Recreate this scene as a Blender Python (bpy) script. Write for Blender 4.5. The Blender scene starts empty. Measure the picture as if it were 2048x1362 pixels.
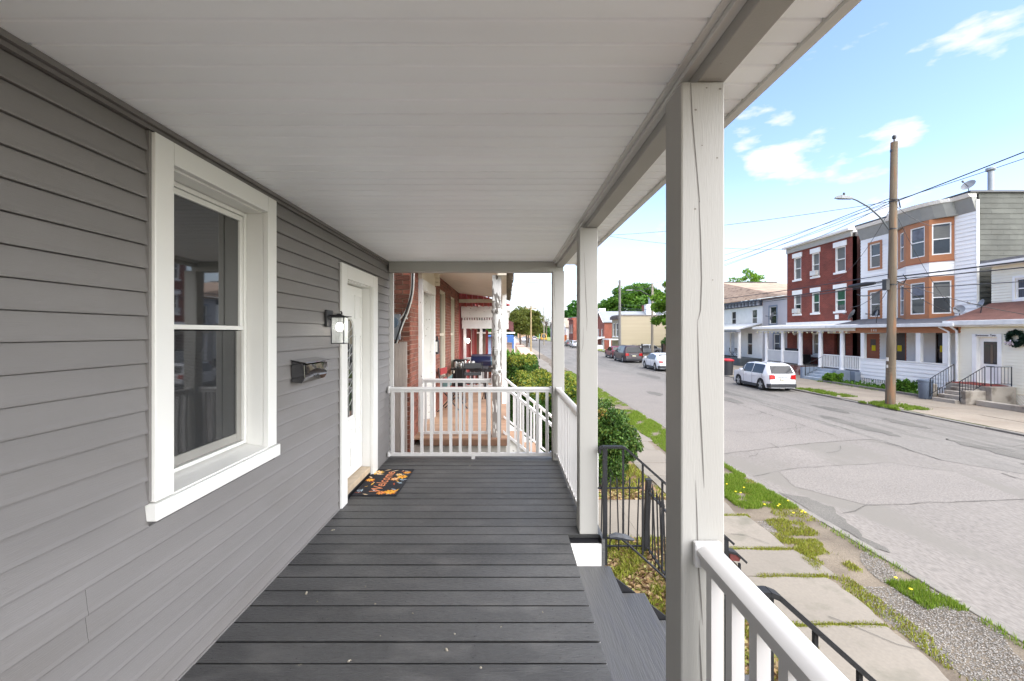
import bpy, bmesh, math, random
import numpy as np
from mathutils import Vector, Matrix

R = math.radians
sc = bpy.context.scene
COL = sc.collection
random.seed(7)
rng = np.random.default_rng(7)

# ------------------------------------------------------------------ camera, sky, sun, exposure
cam_d = bpy.data.cameras.new("camera")
cam = bpy.data.objects.new("camera", cam_d)
COL.objects.link(cam)
cam.location = (0, 0, 1.52)
cam.rotation_euler = (R(90), 0, 0)
cam_d.sensor_width = 36
cam_d.lens = 880 / 2048 * 36
cam_d.shift_x = 11 / 2048
cam_d.shift_y = -16 / 2048
cam_d.clip_start = 0.05
cam_d.clip_end = 4000
sc.camera = cam

SUN_EL, SUN_DIR = 42, Vector((0.75, -0.66))      # compass direction towards the sun
w = bpy.data.worlds.new("World"); sc.world = w; w.use_nodes = True
nt = w.node_tree; nt.nodes.clear()
def N(t, kind, **kw):
    n = t.nodes.new(kind)
    for k, v in kw.items(): setattr(n, k, v)
    return n
out = N(nt, "ShaderNodeOutputWorld"); bg = N(nt, "ShaderNodeBackground"); sky = N(nt, "ShaderNodeTexSky")
sky.sky_type = 'NISHITA'; sky.sun_disc = False
sky.sun_elevation = R(SUN_EL); sky.sun_rotation = math.atan2(SUN_DIR.x, SUN_DIR.y)
sky.air_density = 1.0; sky.dust_density = 0.6; sky.ozone_density = 1.0; sky.altitude = 0
bg.inputs[1].default_value = 0.055
tc = N(nt, "ShaderNodeTexCoord"); mp = N(nt, "ShaderNodeMapping"); mp.inputs['Scale'].default_value = (1.3, 1.3, 3.4)
mp.inputs['Location'].default_value = (4.1, 0.7, 1.3)
no = N(nt, "ShaderNodeTexNoise"); no.inputs['Scale'].default_value = 4.4; no.inputs['Detail'].default_value = 7; no.inputs['Roughness'].default_value = 0.52
rp = N(nt, "ShaderNodeValToRGB"); rp.color_ramp.elements[0].position = 0.585; rp.color_ramp.elements[1].position = 0.67
mx = N(nt, "ShaderNodeMix", data_type='RGBA'); mx.inputs[7].default_value = (2.6, 2.55, 2.6, 1)
sx = N(nt, "ShaderNodeSeparateXYZ"); mr = N(nt, "ShaderNodeMapRange"); mr.inputs[1].default_value = 0.0; mr.inputs[2].default_value = 0.30
mr.inputs[3].default_value = 0.95; mr.inputs[4].default_value = 0.0
hz = N(nt, "ShaderNodeMix", data_type='RGBA'); hz.inputs[7].default_value = (2.3, 2.5, 2.7, 1)
L = nt.links.new
L(tc.outputs['Generated'], mp.inputs[0]); L(mp.outputs[0], no.inputs['Vector']); L(no.outputs[0], rp.inputs[0])
L(tc.outputs['Generated'], sx.inputs[0]); L(sx.outputs[2], mr.inputs[0])
tint = N(nt, "ShaderNodeMix", data_type='RGBA', blend_type='MULTIPLY'); tint.inputs[0].default_value = 1; tint.inputs[7].default_value = (.74, .745, .86, 1)
L(sky.outputs[0], tint.inputs[6]); L(tint.outputs[2], hz.inputs[6]); L(mr.outputs[0], hz.inputs[0])
L(hz.outputs[2], mx.inputs[6])
cm = N(nt, "ShaderNodeMath", operation='MULTIPLY'); cm.inputs[1].default_value = 0.95
L(rp.outputs[0], cm.inputs[0]); L(cm.outputs[0], mx.inputs[0]); L(mx.outputs[2], bg.inputs[0]); L(bg.outputs[0], out.inputs[0])

sl = bpy.data.lights.new("sun", 'SUN'); sl.energy = 1.5; sl.angle = R(120); sl.color = (1.0, 0.955, 0.87)
so = bpy.data.objects.new("sun", sl); COL.objects.link(so)
dv = Vector((SUN_DIR.x * math.cos(R(SUN_EL)), SUN_DIR.y * math.cos(R(SUN_EL)), math.sin(R(SUN_EL)))).normalized()
so.rotation_euler = dv.to_track_quat('Z', 'Y').to_euler(); so.location = (0, 0, 30)
sc.view_settings.view_transform = 'Standard'
sc.view_settings.look = 'None'
sc.view_settings.exposure = 3.12
sc.view_settings.gamma = 1
sc.view_settings.use_curve_mapping = False
sc.cycles.max_bounces = 12; sc.cycles.diffuse_bounces = 8; sc.cycles.use_denoising = True

# ------------------------------------------------------------------ materials
def lin(h):
    if not isinstance(h, str): return tuple(h)
    v = [int(h[i:i + 2], 16) / 255 for i in (0, 2, 4)]
    return tuple((c / 12.92 if c <= 0.04045 else ((c + 0.055) / 1.055) ** 2.4) for c in v)
MATS = {}
def mat(name, col, rough=0.6, var=0.12, scale=3.0, stretch=(1, 1, 1), bump=0.0, bscale=40.0, metal=0.0, spec=0.5,
        per_obj=0.0, island=0.0, spots=None, spot_scale=8.0, spot_lo=0.6, spot_hi=0.68, coat=0.0, emit=0.0, var2=0.0, scale2=40.0, trans=0.0, alpha=1.0, bstretch=None):
    """painted / worn surface: base colour with soft large and fine variation, optional stains and per-piece tone"""
    if name in MATS: return MATS[name]
    m = bpy.data.materials.new(name); m.use_nodes = True; MATS[name] = m
    t = m.node_tree; b = t.nodes["Principled BSDF"]; l = t.links.new
    c = lin(col)
    b.inputs['Roughness'].default_value = rough; b.inputs['Metallic'].default_value = metal
    b.inputs['Specular IOR Level'].default_value = spec
    if coat: b.inputs['Coat Weight'].default_value = coat
    if alpha < 1: b.inputs['Alpha'].default_value = alpha
    g = N(t, "ShaderNodeNewGeometry"); mpn = N(t, "ShaderNodeMapping"); mpn.inputs['Scale'].default_value = stretch
    l(g.outputs['Position'], mpn.inputs[0])
    fac = None
    def noise(s, det=4, src=mpn):
        n = N(t, "ShaderNodeTexNoise"); n.inputs['Scale'].default_value = s; n.inputs['Detail'].default_value = det
        l(src.outputs[0], n.inputs['Vector']); return n
    def m_range(src, lo, hi, a=0.3, bb=0.7):
        r = N(t, "ShaderNodeMapRange"); r.inputs[1].default_value = a; r.inputs[2].default_value = bb
        r.inputs[3].default_value = lo; r.inputs[4].default_value = hi; l(src, r.inputs[0]); return r.outputs[0]
    def mul(a, bb):
        if a is None: return bb
        k = N(t, "ShaderNodeMath", operation='MULTIPLY'); l(a, k.inputs[0]); l(bb, k.inputs[1]); return k.outputs[0]
    if var: fac = mul(fac, m_range(noise(scale).outputs[0], 1 - var, 1 + var))
    if var2: fac = mul(fac, m_range(noise(scale2, 2).outputs[0], 1 - var2, 1 + var2))
    if per_obj:
        oi = N(t, "ShaderNodeObjectInfo"); fac = mul(fac, m_range(oi.outputs['Random'], 1 - per_obj, 1 + per_obj, 0, 1))
    if island: fac = mul(fac, m_range(g.outputs['Random Per Island'], 1 - island, 1 + island, 0, 1))
    hsv = N(t, "ShaderNodeHueSaturation"); hsv.inputs['Color'].default_value = (*c, 1)
    if fac is not None: l(fac, hsv.inputs['Value'])
    colout = hsv.outputs[0]
    if spots is not None:
        ns = noise(spot_scale, 6)
        f = m_range(ns.outputs[0], 0, 1, spot_lo, spot_hi)
        mixn = N(t, "ShaderNodeMix", data_type='RGBA'); mixn.inputs[7].default_value = (*lin(spots), 1)
        l(f, mixn.inputs[0]); l(colout, mixn.inputs[6]); colout = mixn.outputs[2]
    l(colout, b.inputs['Base Color'])
    if emit: l(colout, b.inputs['Emission Color']); b.inputs['Emission Strength'].default_value = emit
    if bump:
        mb = mpn
        if bstretch:
            mb = N(t, "ShaderNodeMapping"); mb.inputs['Scale'].default_value = bstretch; l(g.outputs['Position'], mb.inputs[0])
        nb = noise(bscale, 4, mb); bn = N(t, "ShaderNodeBump"); bn.inputs['Strength'].default_value = bump; bn.inputs['Distance'].default_value = 0.01
        l(nb.outputs[0], bn.inputs['Height']); l(bn.outputs[0], b.inputs['Normal'])
    return m

def leaf_mat(name, cols, trans=0.35):
    m = bpy.data.materials.new(name); m.use_nodes = True; MATS[name] = m
    t = m.node_tree; b = t.nodes["Principled BSDF"]; l = t.links.new
    g = N(t, "ShaderNodeNewGeometry"); r = N(t, "ShaderNodeValToRGB")
    els = r.color_ramp.elements
    while len(els) < len(cols): els.new(0.5)
    for i, c in enumerate(cols):
        els[i].position = i / (len(cols) - 1); els[i].color = (*lin(c), 1)
    l(g.outputs['Random Per Island'], r.inputs[0]); l(r.outputs[0], b.inputs['Base Color'])
    b.inputs['Roughness'].default_value = 0.55; b.inputs['Specular IOR Level'].default_value = 0.25
    tr = N(t, "ShaderNodeBsdfTranslucent"); l(r.outputs[0], tr.inputs[0])
    mixs = N(t, "ShaderNodeMixShader"); mixs.inputs[0].default_value = trans
    o = t.nodes["Material Output"]; l(b.outputs[0], mixs.inputs[1]); l(tr.outputs[0], mixs.inputs[2]); l(mixs.outputs[0], o.inputs[0])
    return m

def brick_mat(name, c1, c2, mortar, sx=1.0, axis='YZ', rough=0.85, bw=0.21, bh=0.068):
    """brickwork seen from too far away to tell the bricks apart"""
    m = bpy.data.materials.new(name); m.use_nodes = True; MATS[name] = m
    t = m.node_tree; b = t.nodes["Principled BSDF"]; l = t.links.new
    g = N(t, "ShaderNodeNewGeometry"); s = N(t, "ShaderNodeSeparateXYZ"); c = N(t, "ShaderNodeCombineXYZ")
    l(g.outputs['Position'], s.inputs[0])
    ad = N(t, "ShaderNodeMath", operation='ADD'); l(s.outputs[0], ad.inputs[0]); l(s.outputs[1], ad.inputs[1])
    l(ad.outputs[0], c.inputs[0]); l(s.outputs[2], c.inputs[1])
    bt = N(t, "ShaderNodeTexBrick"); l(c.outputs[0], bt.inputs['Vector'])
    bt.inputs['Color1'].default_value = (*lin(c1), 1); bt.inputs['Color2'].default_value = (*lin(c2), 1); bt.inputs['Mortar'].default_value = (*lin(mortar), 1)
    bt.inputs['Scale'].default_value = 1; bt.inputs['Brick Width'].default_value = bw; bt.inputs['Row Height'].default_value = bh; bt.inputs['Mortar Size'].default_value = 0.009
    n = N(t, "ShaderNodeTexNoise"); n.inputs['Scale'].default_value = 1.3; n.inputs['Detail'].default_value = 6; l(g.outputs['Position'], n.inputs['Vector'])
    mr_ = N(t, "ShaderNodeMapRange"); mr_.inputs[1].default_value = .3; mr_.inputs[2].default_value = .7; mr_.inputs[3].default_value = .78; mr_.inputs[4].default_value = 1.2
    l(n.outputs[0], mr_.inputs[0]); h = N(t, "ShaderNodeHueSaturation"); l(bt.outputs[0], h.inputs['Color']); l(mr_.outputs[0], h.inputs['Value'])
    l(h.outputs[0], b.inputs['Base Color']); b.inputs['Roughness'].default_value = rough
    bn = N(t, "ShaderNodeBump"); bn.inputs['Strength'].default_value = .4; bn.inputs['Distance'].default_value = .01; bn.invert = True
    l(bt.outputs['Fac'], bn.inputs['Height']); l(bn.outputs[0], b.inputs['Normal'])
    return m

def glass_mat(name, col, rough=0.03, ior=1.7):
    m = bpy.data.materials.new(name); m.use_nodes = True; MATS[name] = m
    t = m.node_tree; b = t.nodes["Principled BSDF"]; l = t.links.new
    b.inputs['Base Color'].default_value = (*lin(col), 1); b.inputs['Roughness'].default_value = rough; b.inputs['IOR'].default_value = ior
    n = N(t, "ShaderNodeTexNoise"); n.inputs['Scale'].default_value = 1.2; g = N(t, "ShaderNodeNewGeometry"); l(g.outputs['Position'], n.inputs['Vector'])
    bn = N(t, "ShaderNodeBump"); bn.inputs['Strength'].default_value = .25; bn.inputs['Distance'].default_value = .01
    l(n.outputs[0], bn.inputs['Height']); l(bn.outputs[0], b.inputs['Normal'])
    return m

# ------------------------------------------------------------------ object helpers
W = {}
def tag(o, label=None, cat=None, group=None, kind=None):
    if label: o['label'] = label
    if cat: o['category'] = cat
    if group: o['group'] = group
    if kind: o['kind'] = kind
    return o
def thing(name, label, cat, loc=(0, 0, 0), group=None):
    o = bpy.data.objects.new(name, None); o.empty_display_size = .2; COL.objects.link(o); o.location = loc; W[o.name] = Vector(loc)
    return tag(o, label, cat, group)
def put(name, me, parent=None, loc=(0, 0, 0), rot=None, kind=None, label=None):
    """a mesh object with its origin at a world place (or in the parent's own frame when that parent was made at the origin)"""
    o = bpy.data.objects.new(name, me); COL.objects.link(o); W[o.name] = Vector(loc)
    o.location = Vector(loc) - (W[parent.name] if parent else Vector())
    if rot: o.rotation_euler = rot
    if parent: o.parent = parent
    if kind: o['kind'] = kind
    if label: o['label'] = label
    return o

class Frame:
    """u runs along a wall, n out of it, z up"""
    def __init__(s, o, u, n): s.o = Vector(o); s.u = Vector(u).normalized(); s.n = Vector(n).normalized(); s.z = Vector((0, 0, 1))
    def p(s, u, n, z): return s.o + s.u * u + s.n * n + s.z * z
WORLD = Frame((0, 0, 0), (1, 0, 0), (0, 1, 0))

class MB:
    def __init__(s, F=WORLD): s.v = []; s.f = []; s.mi = []; s.F = F; s.cur = 0; s.mats = []
    def m(s, material):
        if material not in s.mats: s.mats.append(material)
        s.cur = s.mats.index(material); return s
    def poly(s, pts):
        b = len(s.v); s.v += [s.F.p(*p) for p in pts]; s.f.append(tuple(range(b, b + len(pts)))); s.mi.append(s.cur); return s
    def hexa(s, c):
        b = len(s.v); s.v += [s.F.p(*p) for p in c]
        for q in ((0, 3, 2, 1), (4, 5, 6, 7), (0, 1, 5, 4), (1, 2, 6, 5), (2, 3, 7, 6), (3, 0, 4, 7)):
            s.f.append(tuple(b + i for i in q)); s.mi.append(s.cur)
        return s
    def box(s, u0, u1, n0, n1, z0, z1):
        return s.hexa([(u0, n0, z0), (u1, n0, z0), (u1, n1, z0), (u0, n1, z0), (u0, n0, z1), (u1, n0, z1), (u1, n1, z1), (u0, n1, z1)])
    def prism(s, pts, axis, a, b):
        """pts 2-D outline extruded along axis 'u','n' or 'z' from a to b"""
        def P(q, k):
            return {'u': (k, q[0], q[1]), 'n': (q[0], k, q[1]), 'z': (q[0], q[1], k)}[axis]
        n = len(pts); base = len(s.v); s.v += [s.F.p(*P(q, a)) for q in pts] + [s.F.p(*P(q, b)) for q in pts]
        s.f.append(tuple(base + i for i in range(n))[::-1]); s.mi.append(s.cur)
        s.f.append(tuple(base + n + i for i in range(n))); s.mi.append(s.cur)
        for i in range(n):
            j = (i + 1) % n; s.f.append((base + i, base + j, base + n + j, base + n + i)); s.mi.append(s.cur)
        return s
    def tube(s, pts, r, k=8, cap=True):
        """round bar through points; r is one radius or one per point"""
        P = [Vector(s.F.p(*p)) for p in pts]; rr = r if isinstance(r, (list, tuple)) else [r] * len(P); base = len(s.v)
        for i, p in enumerate(P):
            d = (P[min(i + 1, len(P) - 1)] - P[max(i - 1, 0)]).normalized()
            a = d.orthogonal().normalized() if i == 0 else (prev - d * prev.dot(d)).normalized()
            prev = a; c = d.cross(a)
            for j in range(k):
                t = 2 * math.pi * j / k; s.v.append(p + (a * math.cos(t) + c * math.sin(t)) * rr[i])
        for i in range(len(P) - 1):
            for j in range(k):
                q = base + i * k; s.f.append((q + j, q + (j + 1) % k, q + k + (j + 1) % k, q + k + j)); s.mi.append(s.cur)
        if cap:
            s.f.append(tuple(base + j for j in range(k))[::-1]); s.mi.append(s.cur)
            s.f.append(tuple(base + (len(P) - 1) * k + j for j in range(k))); s.mi.append(s.cur)
        return s
    def lathe(s, prof, cx, cy, k=16):
        """prof: (radius, z)"""
        base = len(s.v)
        for r, z in prof:
            for j in range(k):
                t = 2 * math.pi * j / k; s.v.append(s.F.p(cx + r * math.cos(t), cy + r * math.sin(t), z))
        for i in range(len(prof) - 1):
            for j in range(k):
                q = base + i * k; s.f.append((q + j, q + (j + 1) % k, q + k + (j + 1) % k, q + k + j)); s.mi.append(s.cur)
        s.f.append(tuple(base + j for j in range(k))[::-1]); s.mi.append(s.cur)
        s.f.append(tuple(base + (len(prof) - 1) * k + j for j in range(k))); s.mi.append(s.cur)
        return s
    def mesh(s, name, material=None, smooth=False, off=None):
        me = bpy.data.meshes.new(name)
        vv = [v - off for v in s.v] if off is not None else s.v
        me.from_pydata(vv, [], s.f)
        if material is not None: me.materials.append(material)
        else:
            for q in s.mats: me.materials.append(q)
            me.polygons.foreach_set('material_index', s.mi)
        if smooth:
            me.polygons.foreach_set('use_smooth', [True] * len(s.f)); me.set_sharp_from_angle(angle=R(35))
        me.update(); return me
    def build(s, name, material=None, parent=None, smooth=False, bevel=0, kind=None, label=None, at=None):
        at = Vector(at) if at is not None else (W[parent.name].copy() if parent else Vector())
        o = put(name, s.mesh(name, material, smooth, at), parent, at, kind=kind, label=label)
        if bevel:
            b = o.modifiers.new("edge", 'BEVEL'); b.width = bevel; b.segments = 2; b.limit_method = 'ANGLE'; b.angle_limit = R(40)
        return o

def kids(o): return [c for c in o.children]
def copy_tree(o, parent=None, dloc=None):
    c = o.copy(); COL.objects.link(c); W[c.name] = W[o.name].copy(); c.parent = parent
    for ch in kids(o): copy_tree(ch, c)
    return c
def text_mesh(body, size, extrude=0.002):
    cu = bpy.data.curves.new("lettering", 'FONT'); cu.body = body; cu.size = size; cu.extrude = extrude; cu.align_x = 'CENTER'; cu.align_y = 'CENTER'; cu.resolution_u = 2
    o = bpy.data.objects.new("lettering", cu); COL.objects.link(o)
    dg = bpy.context.evaluated_depsgraph_get(); me = bpy.data.meshes.new_from_object(o.evaluated_get(dg))
    bpy.data.objects.remove(o); return me

def minus(a, b, holes):
    seg = [(a, b)]
    for h0, h1 in holes:
        ns = []
        for s0, s1 in seg:
            if h1 <= s0 or h0 >= s1: ns.append((s0, s1)); continue
            if h0 > s0: ns.append((s0, h0))
            if h1 < s1: ns.append((h1, s1))
        seg = ns
    return [s_ for s_ in seg if s_[1] - s_[0] > 0.005]
def wall(mb, u0, u1, z0, z1, holes, t=0.2, n=0.0):
    """solid wall with real openings, outer face at n, holes = (u0,u1,z0,z1)"""
    zs = sorted({z0, z1, *[min(max(h[2], z0), z1) for h in holes], *[min(max(h[3], z0), z1) for h in holes]})
    for a, b in zip(zs, zs[1:]):
        m_ = (a + b) / 2
        for s0, s1 in minus(u0, u1, [(h[0], h[1]) for h in holes if h[2] < m_ < h[3]]):
            mb.box(s0, s1, n - t, n, a, b)
def lap(mb, u0, u1, z0, z1, e, holes, proud=0.02, n=0.0):
    """overlapping boards: each course leans out at its foot"""
    k = 0; z = z0
    while z < z1 - 0.01:
        zt = min(z + e, z1); m_ = (z + zt) / 2
        for s0, s1 in minus(u0, u1, [(h[0], h[1]) for h in holes if h[2] < m_ < h[3]]):
            mb.poly([(s0, n + proud, z), (s1, n + proud, z), (s1, n + .003, zt), (s0, n + .003, zt)])
            mb.poly([(s0, n, z), (s1, n, z), (s1, n + proud, z), (s0, n + proud, z)])
            mb.poly([(s0, n, z), (s0, n + proud, z), (s0, n + .003, zt), (s0, n, zt)])
            mb.poly([(s1, n, z), (s1, n + proud, z), (s1, n + .003, zt), (s1, n, zt)])
        z = zt

# foliage -----------------------------------------------------------
def leaf_arrays(centres, size, jitter=0.35, flat=0.0, aspect=1.6):
    n = len(centres); s = size * (1 + jitter * rng.uniform(-1, 1, n))[:, None]
    a = rng.normal(size=(n, 3)); a[:, 2] *= (1 - flat); a /= np.linalg.norm(a, axis=1)[:, None]
    b = rng.normal(size=(n, 3)); b -= (b * a).sum(1)[:, None] * a; b /= np.linalg.norm(b, axis=1)[:, None]
    c = centres
    v = np.stack([c - a * s * .5 * aspect, c + b * s * .42, c + a * s * .5 * aspect, c - b * s * .42], 1).reshape(-1, 3)
    return v
def quads_mesh(name, v, material):
    n = len(v) // 4; me = bpy.data.meshes.new(name); me.vertices.add(n * 4); me.vertices.foreach_set('co', v.astype(np.float32).ravel())
    me.loops.add(n * 4); me.loops.foreach_set('vertex_index', np.arange(n * 4, dtype=np.int32)); me.polygons.add(n)
    me.polygons.foreach_set('loop_start', np.arange(0, n * 4, 4, dtype=np.int32)); me.materials.append(material); me.update(calc_edges=True); me.validate(); return me
def crown_points(c, r, nclump, per, clump_r, seed=0, lo=-0.6):
    g = np.random.default_rng(seed); pts = []
    for i in range(nclump):
        d = g.normal(size=3); d /= np.linalg.norm(d)
        if d[2] < lo: d[2] = -d[2] * .4
        k = g.uniform(.55, 1.0) ** .6; cc = np.array(c) + d * np.array(r) * k * g.uniform(.8, 1.0)
        q = g.normal(size=(per, 3)); q /= np.linalg.norm(q, axis=1)[:, None]
        q *= (clump_r * g.uniform(.6, 1.25)) * g.uniform(.45, 1, per)[:, None] * np.array([1, 1, .75]); pts.append(cc + q)
    return np.concatenate(pts)
def tree(label, base, h, r, material, bark, nclump=60, per=60, clump_r=.7, leaf=.22, seed=1, trunk_r=.18, name='leafy_tree', group=None, lean=0, cz=None, bare=0):
    g = random.Random(seed); t = thing(name, label, 'tree', base, group); B = Vector(base)
    cz = cz if cz is not None else h - r[2]
    mb = MB(); top = B + Vector((lean, 0, cz)); k1 = B + Vector((g.uniform(-.15, .15), g.uniform(-.15, .15), cz * .5))
    mb.tube([tuple(B + Vector((0, 0, -.1))), tuple(B + Vector((0, 0, .3))), tuple(k1), tuple(top)], [trunk_r * 1.5, trunk_r, trunk_r * .75, trunk_r * .4], 8)
    for i in range(9 + bare):
        a = g.uniform(0, 6.28); s = B + Vector((0, 0, cz * g.uniform(.45, .95))).lerp(Vector((lean, 0, cz)), .3)
        e = B + Vector((lean + math.cos(a) * r[0] * g.uniform(.5, .95), math.sin(a) * r[1] * g.uniform(.5, .95), cz + r[2] * g.uniform(-.4, .9 if not bare else 1.15)))
        m_ = s.lerp(e, .5) + Vector((0, 0, -.1 * r[2])); mb.tube([tuple(s), tuple(m_), tuple(e)], [trunk_r * .4, trunk_r * .22, trunk_r * .06], 5)
    mb.build('trunk', bark, t, smooth=True)
    v = leaf_arrays(crown_points((B.x + lean, B.y, B.z + cz), r, nclump, per, clump_r, seed), leaf) - np.array(B)
    put('crown', quads_mesh('crown', v, material), t, B)
    return t

# ------------------------------------------------------------------ material set
white_paint = mat('white_paint', 'EEEDEA', .45, var=.05, scale=2, bump=.12, bscale=60)
post_paint = mat('post_paint', 'A19F99', .5, var=.04, scale=1.6, stretch=(3, 3, .5), spots='8C8A82', spot_scale=14, spot_lo=.73, spot_hi=.76, bump=.09, bscale=30, bstretch=(8, 8, .7))
white_vinyl = mat('white_vinyl', 'C6C4C1', .28, var=.03, scale=2)
ceiling_vinyl = mat('ceiling_vinyl', 'F7FAFC', .42, var=.035, scale=1.5, stretch=(.4, 3, 1), per_obj=.02, spots='A9A79F', spot_scale=9, spot_lo=.76, spot_hi=.8)
trim_white = mat('trim_white', 'DDDCD7', .3, var=.02, scale=2)
siding_grey = mat('siding_grey', '767371', .5, spots='6E6A66', spot_scale=1.3, spot_lo=.5, spot_hi=.75, var=.07, scale=2.2, stretch=(1, .5, 2), per_obj=.025, bump=.18, bscale=60, bstretch=(1, .25, 8))
channel_grey = mat('channel_grey', '6F6B69', .45, var=.05)
deck_paint = mat('deck_paint', '494948', .42, var=.16, scale=1.4, stretch=(1, 2, 1), per_obj=.13, spots='5A5957', spot_scale=3.2, spot_lo=.52, spot_hi=.72, bump=.8, bscale=34, bstretch=(.7, 7, 4), spec=.55, var2=.12, scale2=30)
tread_paint = mat('tread_paint', '474747', .55, var=.08, scale=3, stretch=(6, .5, 1), bump=.45, bscale=22, bstretch=(5, .35, 3), spots='424245', spot_scale=5, spot_lo=.5, spot_hi=.7)
glass_dark = glass_mat('glass_dark', (.018, .02, .021), ior=2.1)
glass_far = glass_mat('glass_far', (.03, .035, .04), .08, 1.6)
screen_dark = mat('screen_dark', (.035, .037, .04), .25, var=.2, scale=3, spec=.9)
black_metal = mat('black_metal', (.012, .012, .014), .38, var=.3, scale=8)
iron = mat('iron', (.014, .0145, .016), .6, var=.3, scale=6, bump=.3, bscale=80, spec=.3)
gloss_black = mat('gloss_black', (.008, .008, .01), .06, var=0, spec=.9, coat=1)
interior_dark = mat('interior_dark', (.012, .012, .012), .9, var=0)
clear_glass = bpy.data.materials.new('lantern_glass'); clear_glass.use_nodes = True
_b = clear_glass.node_tree.nodes["Principled BSDF"]; _b.inputs['Base Color'].default_value = (.9, .93, .9, 1); _b.inputs['Alpha'].default_value = .35; _b.inputs['Roughness'].default_value = .15
lamp_glow = mat('lamp_glow', (1, .97, .9), .4, var=0, emit=1.1)

# ------------------------------------------------------------------ the house whose porch we stand on
WX = -1.45                                   # face of the front wall
GZ = -1.48                                   # ground level
house = thing('grey_house', 'grey vinyl sided house whose covered front porch has a dark painted deck', 'house', (WX, 2, 0))
HF = Frame((WX, 0, 0), (0, 1, 0), (1, 0, 0))
YE = 5.43
win_hole = (1.86, 2.635, .84, 2.24)
door_hole = (3.90, 4.70, .02, 2.02)
mb = MB(HF); wall(mb, -2.4, YE, -1.5, 6.2, [win_hole, door_hole], .25, -.012)
mb.box(-2.4, -2.2, -8, -.262, -1.5, 6.2).box(YE - .2, YE, -8, -.262, -1.5, 6.2)
mb.box(-2.19, YE - .21, -8, -7.8, -1.5, 6.2)
mb.build('wall', siding_grey, house)
MB(HF).box(-2.6, YE + .15, -8.3, .25, 6.2, 6.45).build('roof', channel_grey, house)
# vinyl courses, one piece each side of the openings
E = 0.0945; z0 = 1.398 - 15 * E; k = 0
casing_holes = [(1.765, 2.722, .765, 2.33), (3.777, 4.855, -.1, 2.12)]
zz = z0
while zz < 2.31:
    zt = min(zz + E, 2.335); zm = (zz + zt) / 2; lo = max(zz, .0)
    for s0, s1 in minus(-2.4, YE - .01, [(h[0], h[1]) for h in casing_holes if h[2] < zm < h[3]]):
        cuts = [s0, s1]
        if .44 < zm < .62: cuts = [s0, 1.51, s1] if s0 < 1.5 < s1 else cuts
        if 2.16 < zm < 2.33 and s0 < 3.467 < s1: cuts = [s0, 3.467, s1]
        for a, b in zip(cuts, cuts[1:]):
            a2, b2 = a + (.0015 if a == 1.51 or a == 3.467 else 0), b
            prof = [(-.002, lo), (.0145, lo), (.0155, lo + .006), (.012, lo + .02), (.0035, zt - .004), (-.002, zt - .001)]
            MB(HF).prism([(p, q) for p, q in prof], 'u', a2, b2).build('siding_board', siding_grey, house)
    zz = zt
MB(HF).box(-2.4, YE, -.002, .02, 2.336, 2.352).build('top_channel', channel_grey, house)
MB(HF).box(-2.4, YE, -.002, .034, 2.354, 2.374).build('crown_trim', channel_grey, house)
MB(HF).box(-2.4, 3.78, 0, .02, -.002, .012).box(4.85, YE, 0, .02, -.002, .012).build('starter_strip', siding_grey, house)
MB(HF).box(YE, YE + .03, -.3, .055, -1.4, 2.37).build('corner_trim', white_vinyl, house, bevel=.003)

# window with deep white surround
win = MB(HF); win.m(trim_white)
for args in ((1.775, 1.876, 0, .034, .835, 2.33), (2.62, 2.712, 0, .034, .835, 2.33), (1.878, 2.618, 0, .034, 2.235, 2.33)):
    win.box(*args)
win.box(1.86, 1.874, -.14, -.002, .84, 2.24).box(2.622, 2.635, -.14, -.002, .84, 2.24).box(1.876, 2.62, -.14, -.002, 2.228, 2.24)
wo = win.build('window', None, house, bevel=.003)
for u_ in (1.762, 2.713): MB(HF).box(u_, u_ + .012, -.002, .019, .84, 2.33).build('side_channel', siding_grey, house)
for u_ in (3.774, 4.846): MB(HF).box(u_, u_ + .012, -.002, .019, 0, 2.12).build('side_channel', siding_grey, house)
MB(HF).hexa([(1.876, -.14, .84), (2.62, -.14, .84), (2.62, .03, .825), (1.876, .03, .825), (1.876, -.14, .865), (2.62, -.14, .865), (2.62, .03, .838), (1.876, .03, .838)]).build('window_stool', trim_white, wo)
MB(HF).box(1.76, 2.727, -.0, .05, .762, .832).build('window_sill', trim_white, wo, bevel=.004)
fr = MB(HF)   # outer frame
fr.box(1.878, 1.90, -.135, -.095, .867, 2.225).box(2.596, 2.618, -.135, -.095, .867, 2.225).box(1.902, 2.594, -.135, -.095, 2.203, 2.225).box(1.902, 2.594, -.135, -.095, .867, .885)
fr.build('window_frame', trim_white, wo, bevel=.002)
s1_ = MB(HF); s1_.box(1.903, 1.93, -.128, -.104, 1.56, 2.2).box(2.567, 2.593, -.128, -.104, 1.56, 2.2).box(1.932, 2.565, -.128, -.104, 2.172, 2.2).box(1.904, 2.592, -.128, -.098, 1.535, 1.558)
s1_.build('upper_sash', trim_white, wo, bevel=.002)
s2_ = MB(HF); s2_.box(1.903, 1.93, -.134, -.112, .888, 1.53).box(2.55, 2.593, -.134, -.112, .888, 1.53).box(1.932, 2.548, -.134, -.112, .888, .935)
s2_.build('lower_sash', mat('screen_frame', '8B8983', .5), wo, bevel=.002)
MB(HF).box(1.931, 2.566, -.122, -.116, 1.559, 2.171).build('pane', glass_dark, wo)
MB(HF).box(1.931, 2.549, -.127, -.122, .936, 1.529).build('pane', glass_dark, wo, label='lower window pane behind an insect screen')
sm = MB(HF)
for i in range(1, 88):
    u = 1.931 + i * .00703; sm.box(u, u + .0009, -.1175, -.1168, .936, 1.529)
for i in range(1, 84):
    z = .936 + i * .00706; sm.box(1.931, 2.549, -.1165, -.116, z, z + .0009)
sm.build('insect_screen', screen_dark, wo, kind='stuff')
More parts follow.
